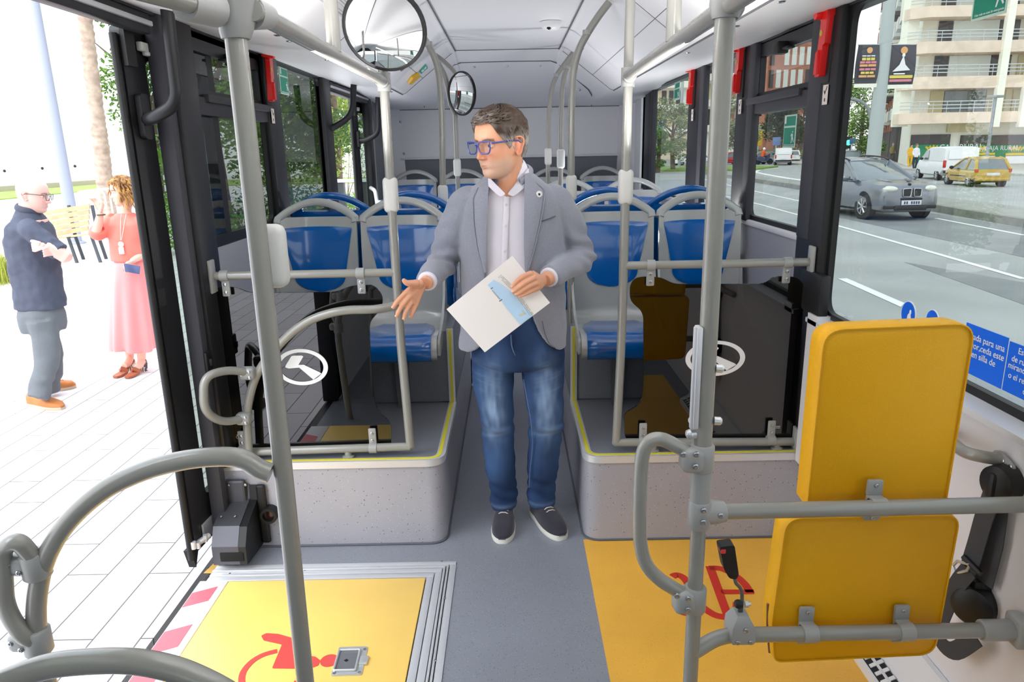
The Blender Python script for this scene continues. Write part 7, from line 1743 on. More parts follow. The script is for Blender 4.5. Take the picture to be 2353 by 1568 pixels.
car('metallic grey off-road car with twin grille coming towards the bus on the near lane', (10.10, 19.25), PI-rad(-4) if False else PI+rad(4), 4.85, 1.93, 1.74, 2.93, .385, paintm('grey', (128, 132, 138)), 'suv')
car('white delivery van driving past the bank, seen side-on', (23.5, 40.8), rad(-11), 4.75, 1.92, 1.90, 3.1, .33, paintm('white', (232, 234, 236)), 'van', name='van')
car('mustard yellow hatchback with black side trim beside the white van', (21.15, 34.3), rad(-9), 3.75, 1.66, 1.42, 2.5, .29, paintm('mustard', (186, 152, 44)), 'hatch')
car('small white van seen from behind, under the green window sign', (27.6, 75.0), rad(-18), 4.2, 1.8, 1.85, 2.7, .33, paintm('white', (232, 234, 236)), 'van', name='van')
car('white patrol-like saloon far down the avenue, seen from behind', (33.5, 88.0), rad(-18), 4.4, 1.8, 1.45, 2.6, .31, paintm('white', (232, 234, 236)), 'hatch')
car('red car parked far away behind the third road-side pillar', (22.0, 78.5), rad(100), 4.2, 1.75, 1.45, 2.6, .31, paintm('red', (196, 40, 42)), 'hatch')
car('silver grey car parked far away beside the tall pole', (25.0, 78.0), rad(100), 4.3, 1.75, 1.45, 2.6, .31, paintm('silver', (150, 155, 162)), 'hatch')
car('white car parked at the far left of the avenue behind the trees', (18.3, 80.0), rad(100), 4.3, 1.75, 1.5, 2.6, .31, paintm('white', (232, 234, 236)), 'hatch')
car('dark car with red lamps half hidden by the front road-side pillar', (30.0, 66.0), rad(-15), 4.3, 1.75, 1.5, 2.6, .31, paintm('dark', (46, 48, 54)), 'hatch')
car('pale silver car behind the roof of the grey off-road car', (23.3, 52.0), PI+rad(10), 4.3, 1.75, 1.5, 2.6, .31, paintm('silver', (150, 155, 162)), 'hatch')

# ------------------------------------------------------------------ bank building with balconies
FY = 58.0
def F(px, py, dy=0.0): return PY(px, py, FY+dy)
M_conc = mat('facade_pale', (236, 235, 222), .8); M_marb = mat('balcony_marble', (230, 211, 190), .6, var=.12, vscale=1.2); M_fin = mat('facade_fin', (245, 244, 228), .7)
M_wd = mat('window_dark', (70, 66, 66), .25); M_wp = mat('window_pale', (222, 230, 226), .3); M_wo = mat('window_shutter', (200, 192, 152), .6); M_rl = mat('railing_grey', (200, 208, 210), .45)
bk_ = thing('apartment_building', 'pale corner apartment building with stone balconies above a green fronted bank', 'building', tuple(F(2220, 395)))
xl, xr = F(2090, 250).x, F(2700, 250).x
SP0 = Vector((xl+1.2, FY+1.7, 0)); SP1 = Vector((at(1999, 150), 150, 0)); SD = (SP1-SP0).normalized(); SN = Vector((SD.y, -SD.x, 0))
def sp(d, o=0.0, z=RD): q = SP0+SD*d+SN*o; return Vector((q.x, q.y, z))
b = MB(); b.prism([sp(0), Vector((xr, FY+1.7, RD)), Vector((xr, FY+24, RD)), sp(11)], (0, 0, 34-RD)); b.obj('wall', M_conc, bk_, smooth=False)
floors = [(258, 283, 231), (175, 203, 148), (94, 121, 68), (12, 38, -14), (-66, -40, -92), (-144, -118, -170)]
for k, (pt_, pb_, prl) in enumerate(floors):
    z0, z1, z2_ = F(2200, pb_).z, F(2200, pt_).z, F(2200, prl).z; x0 = F(2087, 200).x; x1 = F(2700, 200).x; ch = 1.1
    b = MB(); b.prism([(x0, FY+1.4, z0), (x0, FY+.9, z0), (x0+ch, FY, z0), (x1, FY, z0), (x1, FY+1.8, z0), (x0, FY+1.8, z0)], (0, 0, z1-z0)); b.obj('balcony', M_marb, bk_, smooth=False)
    b = MB()
    for q in range(3):
        zz = z1+(z2_-z1)*(.35+.30*q); b.tube([(x0+.05, FY+1.0, zz), (x0+ch, FY+.08, zz), (x1, FY+.08, zz)], .035, 6)
    for q in range(26): xx = x0+ch+q*1.05; b.tube([(xx, FY+.08, z1), (xx, FY+.08, z2_)], .022, 5)
    b.obj('railing', M_rl, bk_)
    zt_ = F(2200, floors[k+1][1]).z if k+1 < len(floors) else z2_+1.8
    rr = random.Random(70+k); xx = x0+1.3; pat = [(1.4, None), (1.1, M_wd if k != 0 else M_wo), (3.3 if k != 2 else 3.6, M_wp if k != 0 else M_cg), (1.6, M_wd if k != 0 else M_wo), (.5, None), (1.8, M_wo), (.4, None), (3.0, M_wp), (1.4, M_wd), (.6, None), (2.0, M_wo), (2.4, M_wp), (1.5, M_wd)]
    for wd_, m_ in pat:
        if m_ is not None:
            b = MB(); b.box(xx, xx+wd_-.06, FY+1.6, FY+1.75, z1*.0+z0+.25, zt_-.05); b.obj('window', m_, bk_, smooth=False)
        xx += wd_
for px in (2282, 2343, 2420, 2500):
    q = F(px, 300); b = MB(); b.box(q.x-.28, q.x+.28, FY-.25, FY+.15, F(px, 292).z, 34); b.obj('fin', M_fin, bk_, smooth=False)
b = MB(); q = F(2093, 300); b.box(q.x-.5, q.x+.35, FY+1.2, FY+2.2, F(2090, 290).z, 34); b.obj('corner_fin', M_fin, bk_, smooth=False)
M_bankg = mat('bank_green', (20, 132, 88), .4); M_byel = mat('bank_yellow', (224, 190, 50), .5)
for i, (x0, x1, pt_, pg, pb_, label_) in enumerate(((2121, 2200, 309, 333, 400, 1), (2238, 2288, 310, 334, 400, .8), (2308, 2400, 310, 334, 405, 1), (2420, 2520, 310, 334, 405, 0))):
    a, c = F(x0, pt_), F(x1, pb_); g0 = F(x0, pg).z
    b = MB(); b.box(a.x, c.x, FY+1.55, FY+1.75, g0, a.z); b.obj('shop_window', M_wd, bk_, smooth=False)
    b = MB(); b.box(a.x, c.x, FY+1.5, FY+1.75, RD+.3, g0); pn = b.obj('bank_panel', M_bankg, bk_, smooth=False)
    if label_:
        b = MB(); q = F(x0+(x1-x0)*.30, pg+9, 1.48)
        for dx in (-.45, -.22, 0, .22, .45): b.prism([(q.x+dx*.6, q.y, q.z-.25), (q.x+dx*1.2+.13, q.y, q.z+.12), (q.x+dx*1.3, q.y, q.z+.34-.25*abs(dx)), (q.x+dx*1.2-.13, q.y, q.z+.12)], (0, .02, 0))
        b.box(q.x-.42, q.x+.42, q.y, q.y+.02, q.z-.42, q.z-.28); b.obj('bank_emblem', M_byel, pn, smooth=False)
        q2_ = F(x0+(x1-x0)*.46, pg+12, 1.47); text_mesh('lettering', 'CAJA RURAL', .62*label_, M_white, Matrix(((1, 0, 0, q2_.x), (0, 0, -1, q2_.y), (0, 1, 0, q2_.z), (0, 0, 0, 1))), pn)
        if i > 0:
            b = MB(); s0, s1 = F(x0+3, pg+18, 1.46), F(x1-2, pg+22, 1.46); b.box(s0.x, s1.x, s0.y, s0.y+.02, s1.z, s0.z); b.obj('yellow_stripe', M_byel, pn, smooth=False)
            b = MB(); s0, s1 = F(x0+3, pg+25, 1.46), F(x1-4, pg+42, 1.46); b.box(s0.x, s1.x, s0.y, s0.y+.02, s1.z, s0.z); b.obj('white_poster', M_white, pn, smooth=False)
b = MB(); q = F(2206, 280); b.box(q.x, q.x+2.2, FY+1.5, FY+1.75, F(2206, 303).z, F(2206, 274).z); b.obj('office_window', M_wo, bk_, smooth=False)
M_brown = mat('brick_brown', (172, 116, 92), .85, var=.15, vscale=1.0); M_dkb = mat('facade_dark', (92, 88, 86), .8)
# side street behind the corner building
def block(label, x0, x1, y, ztop, mw, cols, rows, mws, seed, depth=14, balc=None, zb=RD, side=True):
    t = thing('apartment_building', label, 'building', (x0, y, RD)); b = MB(); b.box(x0, x1, y, y+depth, zb, ztop); b.obj('wall', mw, t, smooth=False); r = random.Random(seed); dx = (x1-x0)/cols; dz = (ztop-RD-4)/rows
    for j in range(rows):
        z = RD+4+dz*j
        if balc is not None:
            b = MB(); b.box(x0-.3, x1+.1, y-1.1, y, z, z+.95); b.obj('balcony', balc, t, smooth=False)
        for i in range(cols):
            if r.random() < .12: continue
            b = MB(); b.box(x0+dx*i+dx*.18, x0+dx*(i+1)-dx*.18, y-.06, y+.05, z+(1.0 if balc is not None else .5), z+dz-.35); b.obj('window', r.choice(mws), t, smooth=False)
        if side:
            for i in range(3):
                b = MB(); b.box(x0-.9, x0, y+1+4.4*i, y+4+4.4*i, z+.2, z+dz*.55); b.obj('side_balcony', r.choice((M_fin, M_conc, M_brown)), t, smooth=False)
                b = MB(); b.box(x0-.06, x0+.05, y+1.2+4.4*i, y+3.6+4.4*i, z+dz*.6, z+dz*.95); b.obj('side_window', M_wd, t, smooth=False)
    return t
M_beige = mat('facade_beige', (240, 224, 200), .8); M_cream = mat('facade_cream', (246, 243, 232), .8)
def streetside(label, d0, d1, ztop, mw, mb_, seed):
    t = thing('apartment_building', label, 'building', tuple(sp(d0)), 'apartment blocks along the side street'); r = random.Random(seed)
    b = MB(); b.prism([sp(d0), sp(d1), sp(d1, 12), sp(d0, 12)], (0, 0, ztop-RD)); b.obj('wall', mw, t, smooth=False); n = max(2, int((d1-d0)/5)); dd = (d1-d0)/n
    for j in range(int((ztop-4)/2.9)):
        z = RD+4+2.9*j
        for i in range(n):
            a = d0+dd*i
            b = MB(); b.prism([sp(a+dd*.08, 0, z), sp(a+dd*.62, 0, z), sp(a+dd*.62, -1.0, z), sp(a+dd*.08, -1.0, z)], (0, 0, r.choice((1.0, 1.1, 2.2)))); b.obj('balcony', r.choice(mb_), t, smooth=False)
            b = MB(); b.prism([sp(a+dd*.66, .05, z+.3), sp(a+dd*.94, .05, z+.3), sp(a+dd*.94, -.06, z+.3), sp(a+dd*.66, -.06, z+.3)], (0, 0, 1.9)); b.obj('window', M_wd, t, smooth=False)
    b = MB(); b.prism([sp(d0+.5, .05, RD+.3), sp(d1-.5, .05, RD+.3), sp(d1-.5, -.06, RD+.3), sp(d0+.5, -.06, RD+.3)], (0, 0, 2.9)); b.obj('shop_front', M_dkb, t, smooth=False)
    return t
streetside('dark apartment block with white boxy balconies next to the bank building', 11.2, 28, 44, M_dkb, (M_fin, M_conc, M_wp), 1)
streetside('brown brick apartment block further along the side street', 28.2, 50, 42, M_brown, (M_fin, M_cream, M_dkb), 2)
streetside('pale apartment block at the far end of the side street', 50.2, 88, 40, M_conc, (M_wd, M_fin, M_brown), 3)
block('brown brick tower seen through the hopper window', at(1752, 150), at(1850, 150), 150, 62, M_brown, 6, 14, (M_wd, M_wp), 3, 20, side=False)
block('pale tall tower beside the brown one, behind the red hammer', at(1853, 170), at(1905, 170), 170, 70, M_cream, 3, 15, (M_wd, M_wp), 4, 20, side=False)
block('cream apartment block with long white balconies seen through the rear windows', at(1498, 118), at(1610, 118), 118, 34, M_beige, 7, 9, (M_wd, M_wp, M_wo), 5, 14, M_cream, side=False)
block('beige apartment block with white balconies behind the tall pole', at(1618, 112), at(1738, 112), 112, 36, M_cream, 7, 9, (M_wd, M_wo, M_brown), 6, 14, M_cream, side=False)
# banner post, lamp posts, traffic lights, signs
bp_ = thing('banner_post', 'tall grey street post carrying two dark event banners', 'post', (at(2008, 36), 36, RD))
yP = 36.0; q = PY(2008, 345, yP); b = MB(); b.tube([(q.x, yP, RD), (q.x, yP, 14)], [.34, .22], 18); b.obj('post', mat('post_pale', (178, 186, 184), .6), bp_)
for nm_, (x0, x1, ytop, ybot), lb in (('left', (1972, 2014, 104, 192), 'a'), ('right', (2046, 2097, 104, 194), 'b')):
    a, c = PY(x0, ytop, yP-.1), PY(x1, ybot, yP-.1)
    t = thing('banner', 'dark event banner with coloured text lines hung on the sky side of the banner post' if nm_ == 'left' else 'dark event banner with a white figure hung on the building side of the banner post', 'banner', (a.x, yP, c.z), 'event banners on the post')
    b = MB(); b.grid(lambda u, v: Vector((a.x+(c.x-a.x)*u, yP-.1+.08*math.sin(u*3+v*4), c.z+(a.z-c.z)*v)), 8, 12); b.grid(lambda u, v: Vector((a.x+(c.x-a.x)*u, yP-.07+.08*math.sin(u*3+v*4), c.z+(a.z-c.z)*v)), 8, 12); b.obj('cloth', mat('banner_dark', (74, 74, 80), .8), t)
    w_, h_ = c.x-a.x, a.z-c.z
    def rect(m_, u0, u1, v0, v1, nmm):
        b = MB(); yy_ = yP-.2; b.box(a.x+w_*u0, a.x+w_*u1, yy_, yy_+.015, c.z+h_*v0, c.z+h_*v1); b.obj(nmm, m_, t, smooth=False)
    M_p, M_y, M_o = mat('banner_pink', (216, 130, 150), .7), mat('banner_yellow', (222, 206, 96), .7), mat('banner_orange', (226, 170, 110), .7)
    b = MB(); b.lathe([(.13*w_, 0), (.13*w_, .012)], (a.x+w_*.5, yP-.2, c.z+h_*.86), (0, -1, 0), 18); b.obj('disc', M_o, t)
    if nm_ == 'left':
        for v0, v1, m_ in ((.70, .73, M_white), (.60, .67, M_y), (.52, .58, M_p), (.44, .50, M_o), (.34, .40, M_p), (.25, .31, M_y), (.16, .22, M_o)):
            u = .12 if m_ in (M_p, M_o) else .2
            k_ = rr.randint(2, 3); wds = (1-2*u)/k_
            for i in range(k_): rect(m_, u+wds*i, u+wds*(i+1)-.03, v0, v1, 'text_line')
    else:
        b = MB(); b.prism([(a.x+w_*.5, yP-.21, c.z+h_*.74), (a.x+w_*.60, yP-.21, c.z+h_*.50), (a.x+w_*.80, yP-.21, c.z+h_*.36), (a.x+w_*.14, yP-.21, c.z+h_*.33), (a.x+w_*.38, yP-.21, c.z+h_*.50)], (0, .015, 0)); b.ell((a.x+w_*.5, yP-.21, c.z+h_*.74), (w_*.06, .01, h_*.05), 12, 8); b.obj('white_figure', M_white, t, smooth=False)
        rect(M_white, .2, .62, .255, .29, 'text_line'); rect(M_y, .06, .92, .16, .235, 'text_line'); rect(M_p, .06, .9, .07, .135, 'text_line')
    b = MB(); b.box(a.x, c.x, yP-.14, yP-.05, c.z-h_*.10, c.z); b.obj('hem', M_fin, t, smooth=False)
    b = MB(); b.tube([(q.x, yP, a.z+.02), ((c.x if nm_ == 'right' else a.x), yP-.1, a.z+.02)], .03, 8); b.obj('arm', M_rl, t)
lt = thing('street_lamp', 'street lamp with a curved arm against the sky beyond the grey car', 'street lamp', (at(2003, 60), 60, RD)); yL = 60
b = MB(); b.tube(catmull([PY(2001, 385, yL), PY(2002, 300, yL), PY(1998, 258, yL), PY(1985, 238, yL), PY(1965, 229, yL), PY(1945, 227, yL)], 6), .12, 10); b.tube([PY(2001, 385, yL), (PY(2001, 385, yL).x, yL, RD)], .14, 10); b.obj('post', mat('lamp_grey', (140, 146, 150), .6), lt)
lt = thing('street_lamp', 'thin grey pole in front of the bank windows', 'street lamp', (at(2266, 50), 50, RD))
q = PY(2270, 345, 50); b = MB(); b.tube([(q.x, 50, RD), (q.x, 50, PY(2278, 222, 50).z)], .1, 10); b.cbox((q.x, 50, PY(2278, 222, 50).z), (1.0, .3, .16), .04); b.obj('post', mat('lamp_grey', (140, 146, 150), .6), lt)
for px, y, ztp, lb in ((1650, 70, 12, 'pale slender street pole between the third and second pillars'), (1562, 66, 8, 'pale slender street pole in front of the olive tree')):
    lt = thing('street_pole', lb, 'pole', (at(px, y), y, RD)); b = MB(); b.tube([(at(px, y), y, RD), (at(px, y), y, ztp)], .13, 10); b.obj('post', mat('post_pale', (178, 186, 184), .6), lt)
for px, py, rgb, lb in ((1853, 322, (235, 70, 40), 'traffic light glowing red above the avenue'), (1867, 327, (60, 220, 150), 'traffic light glowing green above the avenue'), (1948, 328, (90, 220, 210), 'traffic light glowing green beside the trees')):
    y = 92 if px < 1900 else 70; q = PY(px, py, y); t = thing('traffic_light', lb, 'traffic light', (q.x, y, RD), 'traffic lights'); b = MB(); b.tube([(q.x+.3, y, RD), (q.x+.3, y, q.z+.6)], .08, 8); b.cbox((q.x, y, q.z), (.42, .3, 1.1), .05); b.obj('housing', M_dk, t)
    b = MB(); b.lathe([(.26, 0), (.2, .06), (.02, .08)], (q.x, y-.15, q.z), (0, -1, 0), 16); b.obj('lamp', mat('signal_%d' % rgb[0], rgb, .4, emit=2.2), t)
t = thing('direction_sign', 'small blue road sign far down the avenue', 'sign', (at(1783, 85), 85, RD)); q = PY(1784, 325, 85); b = MB(); b.tube([(q.x, 85, RD), (q.x, 85, q.z)], .06, 8); b.obj('post', M_rl, t); b = MB(); b.cbox((q.x, 84.9, q.z), (.9, .06, .9), .02); b.obj('plate', mat('sign_blue', (110, 140, 190), .5), t)
t = thing('direction_sign', 'blue direction sign below the green trees', 'sign', (at(1958, 64), 64, RD)); q = PY(1958, 324, 64); b = MB(); b.tube([(q.x, 64, RD), (q.x, 64, q.z)], .06, 8); b.obj('post', M_rl, t); b = MB(); b.cbox((q.x, 63.9, q.z), (.5, .06, .5), .02); b.obj('plate', mat('sign_blue2', (70, 100, 130), .5), t)
t = thing('billboard', 'pale blue advertising panel behind the olive tree', 'billboard', (at(1514, 72), 72, RD)); q0, q1_ = PY(1500, 278, 72), PY(1523, 330, 72); b = MB(); b.box(q0.x, q1_.x, 72, 72.3, q1_.z, q0.z); b.obj('panel', mat('ad_blue', (120, 170, 220), .5), t, smooth=False); b = MB(); b.tube([((q0.x+q1_.x)/2, 72.15, RD), ((q0.x+q1_.x)/2, 72.15, q1_.z)], .15, 8); b.obj('post', M_rl, t)
t = thing('shop_sign', 'yellow vertical shop sign beside the motorbike rider', 'sign', (at(1742, 90), 90, RD)); q0, q1_ = PY(1737, 300, 90), PY(1750, 335, 90); b = MB(); b.box(q0.x, q1_.x, 90, 90.3, q1_.z, q0.z); b.obj('panel', mat('sign_yellow', (232, 190, 50), .5), t, smooth=False); b = MB(); b.tube([((q0.x+q1_.x)/2, 90.15, RD), ((q0.x+q1_.x)/2, 90.15, q1_.z)], .12, 8); b.obj('post', M_rl, t)
# roadside trees
for i, (px, y, h, sp, mi, n, sz, low, lb) in enumerate((
    (1975, 75, 8.2, 3.2, 1, 3800, .17, .12, 'bright green tree against the sky left of the banner post'),
    (1548, 62, 5.6, 2.4, 3, 3400, .12, .30, 'round grey green olive tree on the grass island'),
    (1512, 58, 3.6, 1.3, 0, 1500, .12, .15, 'dark green bush-like tree at the edge of the second rear pillar'),
    (1840, 100, 9.0, 4.2, 4, 3200, .25, .25, 'dark green street tree behind the traffic lights'),
    (1872, 115, 11., 4.6, 4, 3000, .28, .25, 'tall dark street tree at the end of the avenue'),
    (1690, 84, 7.0, 3.0, 3, 2600, .18, .3, 'grey green tree behind the silver car'),
    (1780, 96, 8.0, 3.6, 4, 2600, .24, .3, 'dark tree behind the green window sign'))):
    tree(lb, (at(px, y), y, RD), h, sp, M_leaf[mi], n, sz, 130+i, trunk=.22, low=low, group='street trees')
for i, (px, y, ln, lb) in enumerate(((1784, 88, 5.0, 'clipped hedge beside the small white van'),)):
    t = thing('hedge', lb, 'hedge', (at(px, y), y, RD)); c = Vector((at(px, y), y, RD+.75)); leaves('foliage', t, [(c+Vector((d, 0, 0)), 1.6, 1.0, .75, 1) for d in (-2, 0, 2)], 2200, .12, M_leaf[0], 9)
# people far away
def stroller(label, px, py, hgt, top, bot, skin=(214, 170, 146), hairc=(90, 80, 70), extra=None, z=RD+.12):
    q = PZ(px, py, z); t = thing('person', label, 'person', tuple(q), 'passers-by'); s = hgt/1.72; P = lambda x, y, zz: q+Vector((x*s, y*s, zz*s))
    b = MB(); b.ell(P(0, 0, 1.60), (.085*s, .10*s, .125*s), 14, 10); limb(b, [P(0, 0, 1.52), P(0, 0, 1.40)], [.055*s, .07*s], 10)
    b.loft([ringpts((P(0, 0, zz).z, q.x, q.y, a*s, bb*s, 2.2), 14) for zz, a, bb in ((.88, .13, .09), (1.15, .12, .09), (1.38, .15, .08), (1.44, .06, .05))])
    for sx in (-1, 1): limb(b, [P(sx*.17, 0, 1.38), P(sx*.22, .02, 1.12), P(sx*.20, -.10, .90), P(sx*.20, -.13, .82)], [.045*s, .04*s, .03*s, .03*s], 8); limb(b, [P(sx*.08, 0, .9), P(sx*.10, -.05*sx, .48), P(sx*.10, .08*sx, .05)], [.07*s, .05*s, .04*s], 8)
    me = remeshed(b.mesh('body', [], smooth=False), .018*s, 2); me.materials.append(mat('skin_far', skin, .6)); link('body', me, t)
    b = MB(); b.loft([ringpts((P(0, 0, zz).z, q.x, q.y, a*s, bb*s, 2.2), 16) for zz, a, bb in ((.80, .185, .13), (1.1, .17, .125), (1.36, .19, .11), (1.46, .10, .08))])
    for sx in (-1, 1): limb(b, [P(sx*.15, 0, 1.38), P(sx*.22, .02, 1.12), P(sx*.205, -.08, .93)], [.07*s, .062*s, .05*s], 8)
    me = remeshed(b.mesh('jacket', [], smooth=False), .02*s, 3); me.materials.append(top); link('top', me, t)
    b = MB()
    for sx in (-1, 1): limb(b, [P(sx*.085, 0, .90), P(sx*.10, -.05*sx, .48), P(sx*.10, .08*sx, .04)], [.105*s, .08*s, .062*s], 10)
    me = remeshed(b.mesh('trousers', [], smooth=False), .02*s, 3); me.materials.append(bot); link('trousers', me, t)
    b = MB(); b.ell(P(0, .015, 1.635), (.098*s, .108*s, .115*s), 14, 10); b.obj('hair', mat('hair_%d' % hairc[0], hairc, .7), t)
    return t
stroller('man in an olive jacket walking on the far pavement', 2048, 373, 1.75, mat('jacket_olive', (140, 132, 84), .85), M_dkb, hairc=(150, 146, 140))
stroller('woman in a yellow dress walking past the bank', 2089, 383, 1.68, mat('dress_yellow', (228, 174, 40), .8), mat('dress_yellow', (228, 174, 40), .8), hairc=(60, 46, 40))
stroller('person in white and dark clothes beside the woman in yellow', 2101, 388, 1.70, mat('top_white', (226, 226, 230), .8), mat('trousers_navy', (50, 54, 72), .8), hairc=(120, 104, 90))
mb_ = thing('motorbike', 'small dark motorbike waiting beside the hedge', 'motorbike', (at(1756, 76), 76, RD)); x0 = at(1756, 76)
M_mb = mat('bike_navy', (52, 62, 98), .35, coat=.4)
for dx in (-.55, .65): b = MB(); b.lathe([(.2, -.05), (.3, -.05), (.31, 0), (.3, .05), (.2, .05)], (x0+dx, 76, RD+.31), (.2, 1, 0), 20); b.obj('wheel', M_tyre, mb_)
b = MB(); b.loft([[Vector((x0+u, 76+y, RD+z)) for y, z in ((-w_, h0), (w_, h0), (w_*.8, h1), (-w_*.8, h1))] for u, w_, h0, h1 in ((-.8, .12, .5, .7), (-.4, .2, .35, .85), (.1, .18, .32, .62), (.45, .2, .4, 1.0), (.6, .1, .7, 1.1))]); b.obj('body', M_mb, mb_)
b = MB(); b.tube([(x0+.5, 75.7, RD+1.05), (x0+.5, 76.3, RD+1.05)], .02, 8); b.tube([(x0+.65, 76, RD+.31), (x0+.5, 76, RD+1.05)], .03, 8); b.obj('handlebar', M_dk, mb_)
rd_ = thing('person', 'motorbike rider with a white helmet and orange jacket', 'person', (x0-.1, 76, RD+.8)); Z0 = RD
b = MB(); P = lambda x, y, z: Vector((x0+x, 76+y, Z0+z)); b.ell(P(0, 0, 1.52), (.09, .09, .12), 12, 8); b.loft([ringpts((P(0, 0, z).z, x0-.12+.1*(z-.8), 76, a, bb, 2.2), 12) for z, a, bb in ((.8, .13, .15), (1.1, .12, .16), (1.34, .12, .18), (1.42, .06, .06))])
for s in (-1, 1): limb(b, [P(-.05, s*.18, 1.32), P(.12, s*.24, 1.1), P(.45, s*.24, 1.06)], [.05, .045, .035], 8); limb(b, [P(-.1, s*.09, .84), P(.28, s*.16, .82), P(.1, s*.17, .4)], [.08, .065, .045], 8)
me = remeshed(b.mesh('body', [], smooth=False), .02, 2); me.materials.append(mat('skin_far', (214, 170, 146), .6)); link('body', me, rd_)
b = MB(); b.loft([ringpts((P(0, 0, z).z, x0-.12+.1*(z-.8), 76, a, bb, 2.2), 14) for z, a, bb in ((.78, .17, .2), (1.1, .165, .21), (1.34, .16, .22), (1.43, .09, .09))])
for s in (-1, 1): limb(b, [P(-.05, s*.17, 1.32), P(.12, s*.24, 1.1), P(.40, s*.24, 1.06)], [.075, .065, .05], 8)
me = remeshed(b.mesh('jacket', [], smooth=False), .022, 3); me.materials.append(mat('jacket_orange', (230, 92, 40), .8)); link('jacket', me, rd_)
b = MB(); b.ell(P(0, 0, 1.57), (.15, .14, .15), 16, 10); b.obj('helmet', M_white, rd_)
b = MB()
for s in (-1, 1): limb(b, [P(-.1, s*.09, .84), P(.28, s*.16, .82), P(.1, s*.17, .38)], [.10, .085, .06], 8)
me = remeshed(b.mesh('trousers', [], smooth=False), .022, 3); me.materials.append(mat('trousers_navy', (50, 54, 72), .8)); link('trousers', me, rd_)
# ------------------------------------------------------------------ repeated small pieces become parts of their own
def split_islands(o):
    me = o.data; n = len(me.vertices); par = list(range(n))
    def find(a):
        while par[a] != a: par[a] = par[par[a]]; a = par[a]
        return a
    for e in me.edges:
        a, c = find(e.vertices[0]), find(e.vertices[1])
        if a != c: par[a] = c
    groups = {}
    for f in me.polygons: groups.setdefault(find(f.vertices[0]), []).append(f)
    if len(groups) < 2: return
    base = o.name.split('.')[0]; mats = list(me.materials); first = True
    sm = [f.use_smooth for f in me.polygons]
    for fs in groups.values():
        idx = {}; vs = []; fc = []
        for f in fs:
            for v in f.vertices:
                if v not in idx: idx[v] = len(vs); vs.append(me.vertices[v].co[:])
            fc.append([idx[v] for v in f.vertices])
        m2 = bpy.data.meshes.new(base); m2.from_pydata(vs, [], fc)
        for m in mats: m2.materials.append(m)
        if sm[0]: m2.polygons.foreach_set('use_smooth', [True]*len(m2.polygons)); m2.set_sharp_from_angle(angle=rad(38))
        if first: o.data = m2; first = False
        else:
            c = o.copy(); c.data = m2; COL.objects.link(c)
SPLIT = {'screw', 'bolt', 'wall_flange', 'hatch_stud', 'cover_stud', 'corner_bolt', 'corner_panel', 'fingernail', 'button', 'cuff_button', 'roof_rail', 'intake', 'bumper', 'wall_stud', 'side_trim', 'bonnet_crease', 'handlebar', 'roller_bracket', 'slats', 'pocket_seam', 'emblem_quarter', 'cover', 'drive_arm', 'window', 'rail_joint', 'socket_plate', 'figure', 'pictogram'}
for o in [o for o in list(scn.objects) if o.type == 'MESH' and o.name.split('.')[0] in SPLIT and o.data.users == 1]:
    if o.name.split('.')[0] == 'rail_joint' or o.name.split('.')[0] == 'cover' or o.name.split('.')[0] == 'drive_arm': continue
    split_islands(o)

# ------------------------------------------------------------------ camera, light, sky
cam = bpy.data.cameras.new('camera'); co = bpy.data.objects.new('camera', cam); COL.objects.link(co)
cam.sensor_fit = 'HORIZONTAL'; cam.sensor_width = 36.0; cam.lens = 36.0*FPX/W; cam.clip_start = .02; cam.clip_end = 2000
r0, r1, r2 = ROT[0], -ROT[1], -ROT[2]
co.matrix_world = Matrix(((r0[0], r1[0], r2[0], 0), (r0[1], r1[1], r2[1], 0), (r0[2], r1[2], r2[2], EYE), (0, 0, 0, 1)))
scn.camera = co
w = bpy.data.worlds.new('sky'); scn.world = w; w.use_nodes = True; nt = w.node_tree
bg = nt.nodes['Background']; tc = nt.nodes.new('ShaderNodeTexCoord'); sx = nt.nodes.new('ShaderNodeSeparateXYZ'); rp_ = nt.nodes.new('ShaderNodeValToRGB')
rp_.color_ramp.elements[0].position = 0.0; rp_.color_ramp.elements[0].color = (1, 1, 1, 1); rp_.color_ramp.elements[1].position = .55; rp_.color_ramp.elements[1].color = (.80, .90, 1.0, 1)
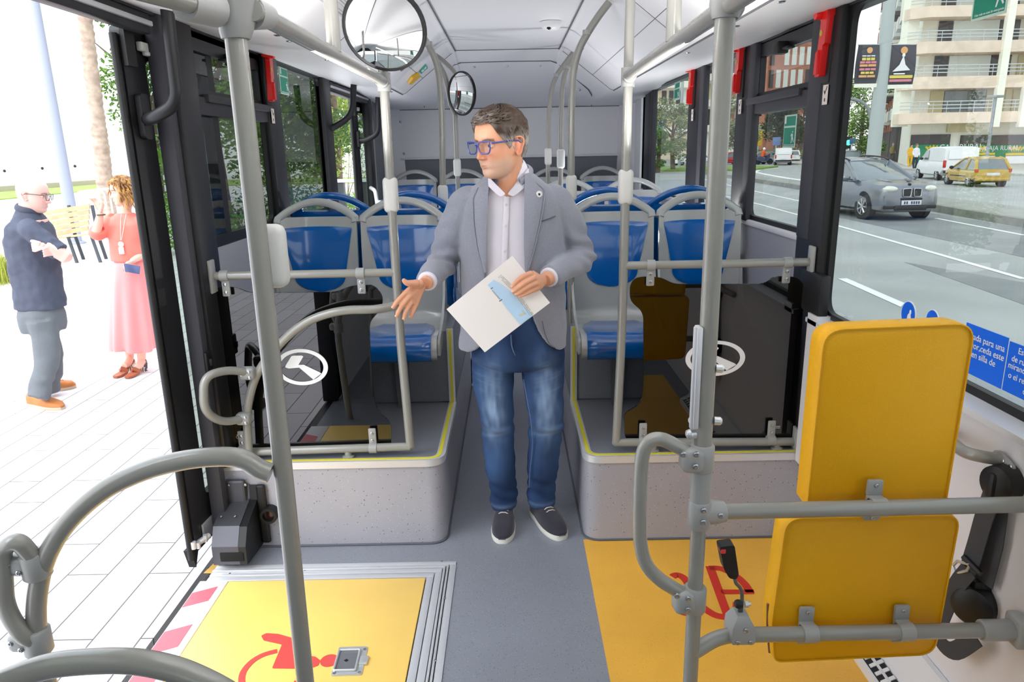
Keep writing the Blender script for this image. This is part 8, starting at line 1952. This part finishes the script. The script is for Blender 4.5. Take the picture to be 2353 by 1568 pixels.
nt.links.new(tc.outputs['Generated'], sx.inputs[0]); nt.links.new(sx.outputs['Z'], rp_.inputs['Fac']); nt.links.new(rp_.outputs['Color'], bg.inputs['Color'])
bg.inputs['Strength'].default_value = 2.7
sun = bpy.data.lights.new('sun', 'SUN'); so_ = bpy.data.objects.new('sun', sun); COL.objects.link(so_); sun.energy = 2.2; sun.angle = rad(50)
so_.rotation_euler = Vector((.42, .52, -.74)).to_track_quat('-Z', 'Y').to_euler()
def area(name, loc, sx_, sy_, e, rot=(0, 0, 0), col=(1, 1, 1)):
    l = bpy.data.lights.new(name, 'AREA'); l.shape = 'RECTANGLE'; l.size = sx_; l.size_y = sy_; l.energy = e; l.color = col
    o = bpy.data.objects.new(name, l); COL.objects.link(o); o.location = loc; o.rotation_euler = rot; return o
for sx_s, xx in ((-1, -.452), (1, .412)):      # added fill along the overhead handrails to brighten the ceiling, not bus lamps
    l_ = area('added_ceiling_fill', (xx, 1.6, 1.893), .03, 2.3, 15.0, (0, 0, 0), (1.0, .985, .97))
    q_ = Vector((-sx_s*.36, .24, .90)).normalized(); yax = Vector((0, 1, 0)); yax = (yax-q_*yax.dot(q_)).normalized(); xax = yax.cross(-q_)
    l_.matrix_world = Matrix(((xax.x, yax.x, -q_.x, xx), (xax.y, yax.y, -q_.y, 1.6), (xax.z, yax.z, -q_.z, 1.90), (0, 0, 0, 1)))
    area('added_rear_fill', (.75 if sx_s > 0 else -.95, 4.75 if sx_s > 0 else 4.42, 1.05 if sx_s > 0 else .80), .4, .12, 9.0, (PI+rad(14), 0, 0), (1.0, .99, .98))  # extra fill hidden behind the seat rows, added to brighten the rear
scn.view_settings.view_transform = 'Standard'; scn.view_settings.look = 'None'; scn.view_settings.gamma = 1.0; scn.view_settings.use_curve_mapping = False
scn.view_settings.exposure = 0.2
try: scn.cycles.use_denoising = True
except Exception: pass
scn.cycles.use_adaptive_sampling = True; scn.cycles.adaptive_threshold = .015; scn.cycles.max_bounces = 9; scn.cycles.transparent_max_bounces = 16; scn.cycles.glossy_bounces = 5; scn.cycles.diffuse_bounces = 5
scn.cycles.sample_clamp_indirect = 8.0
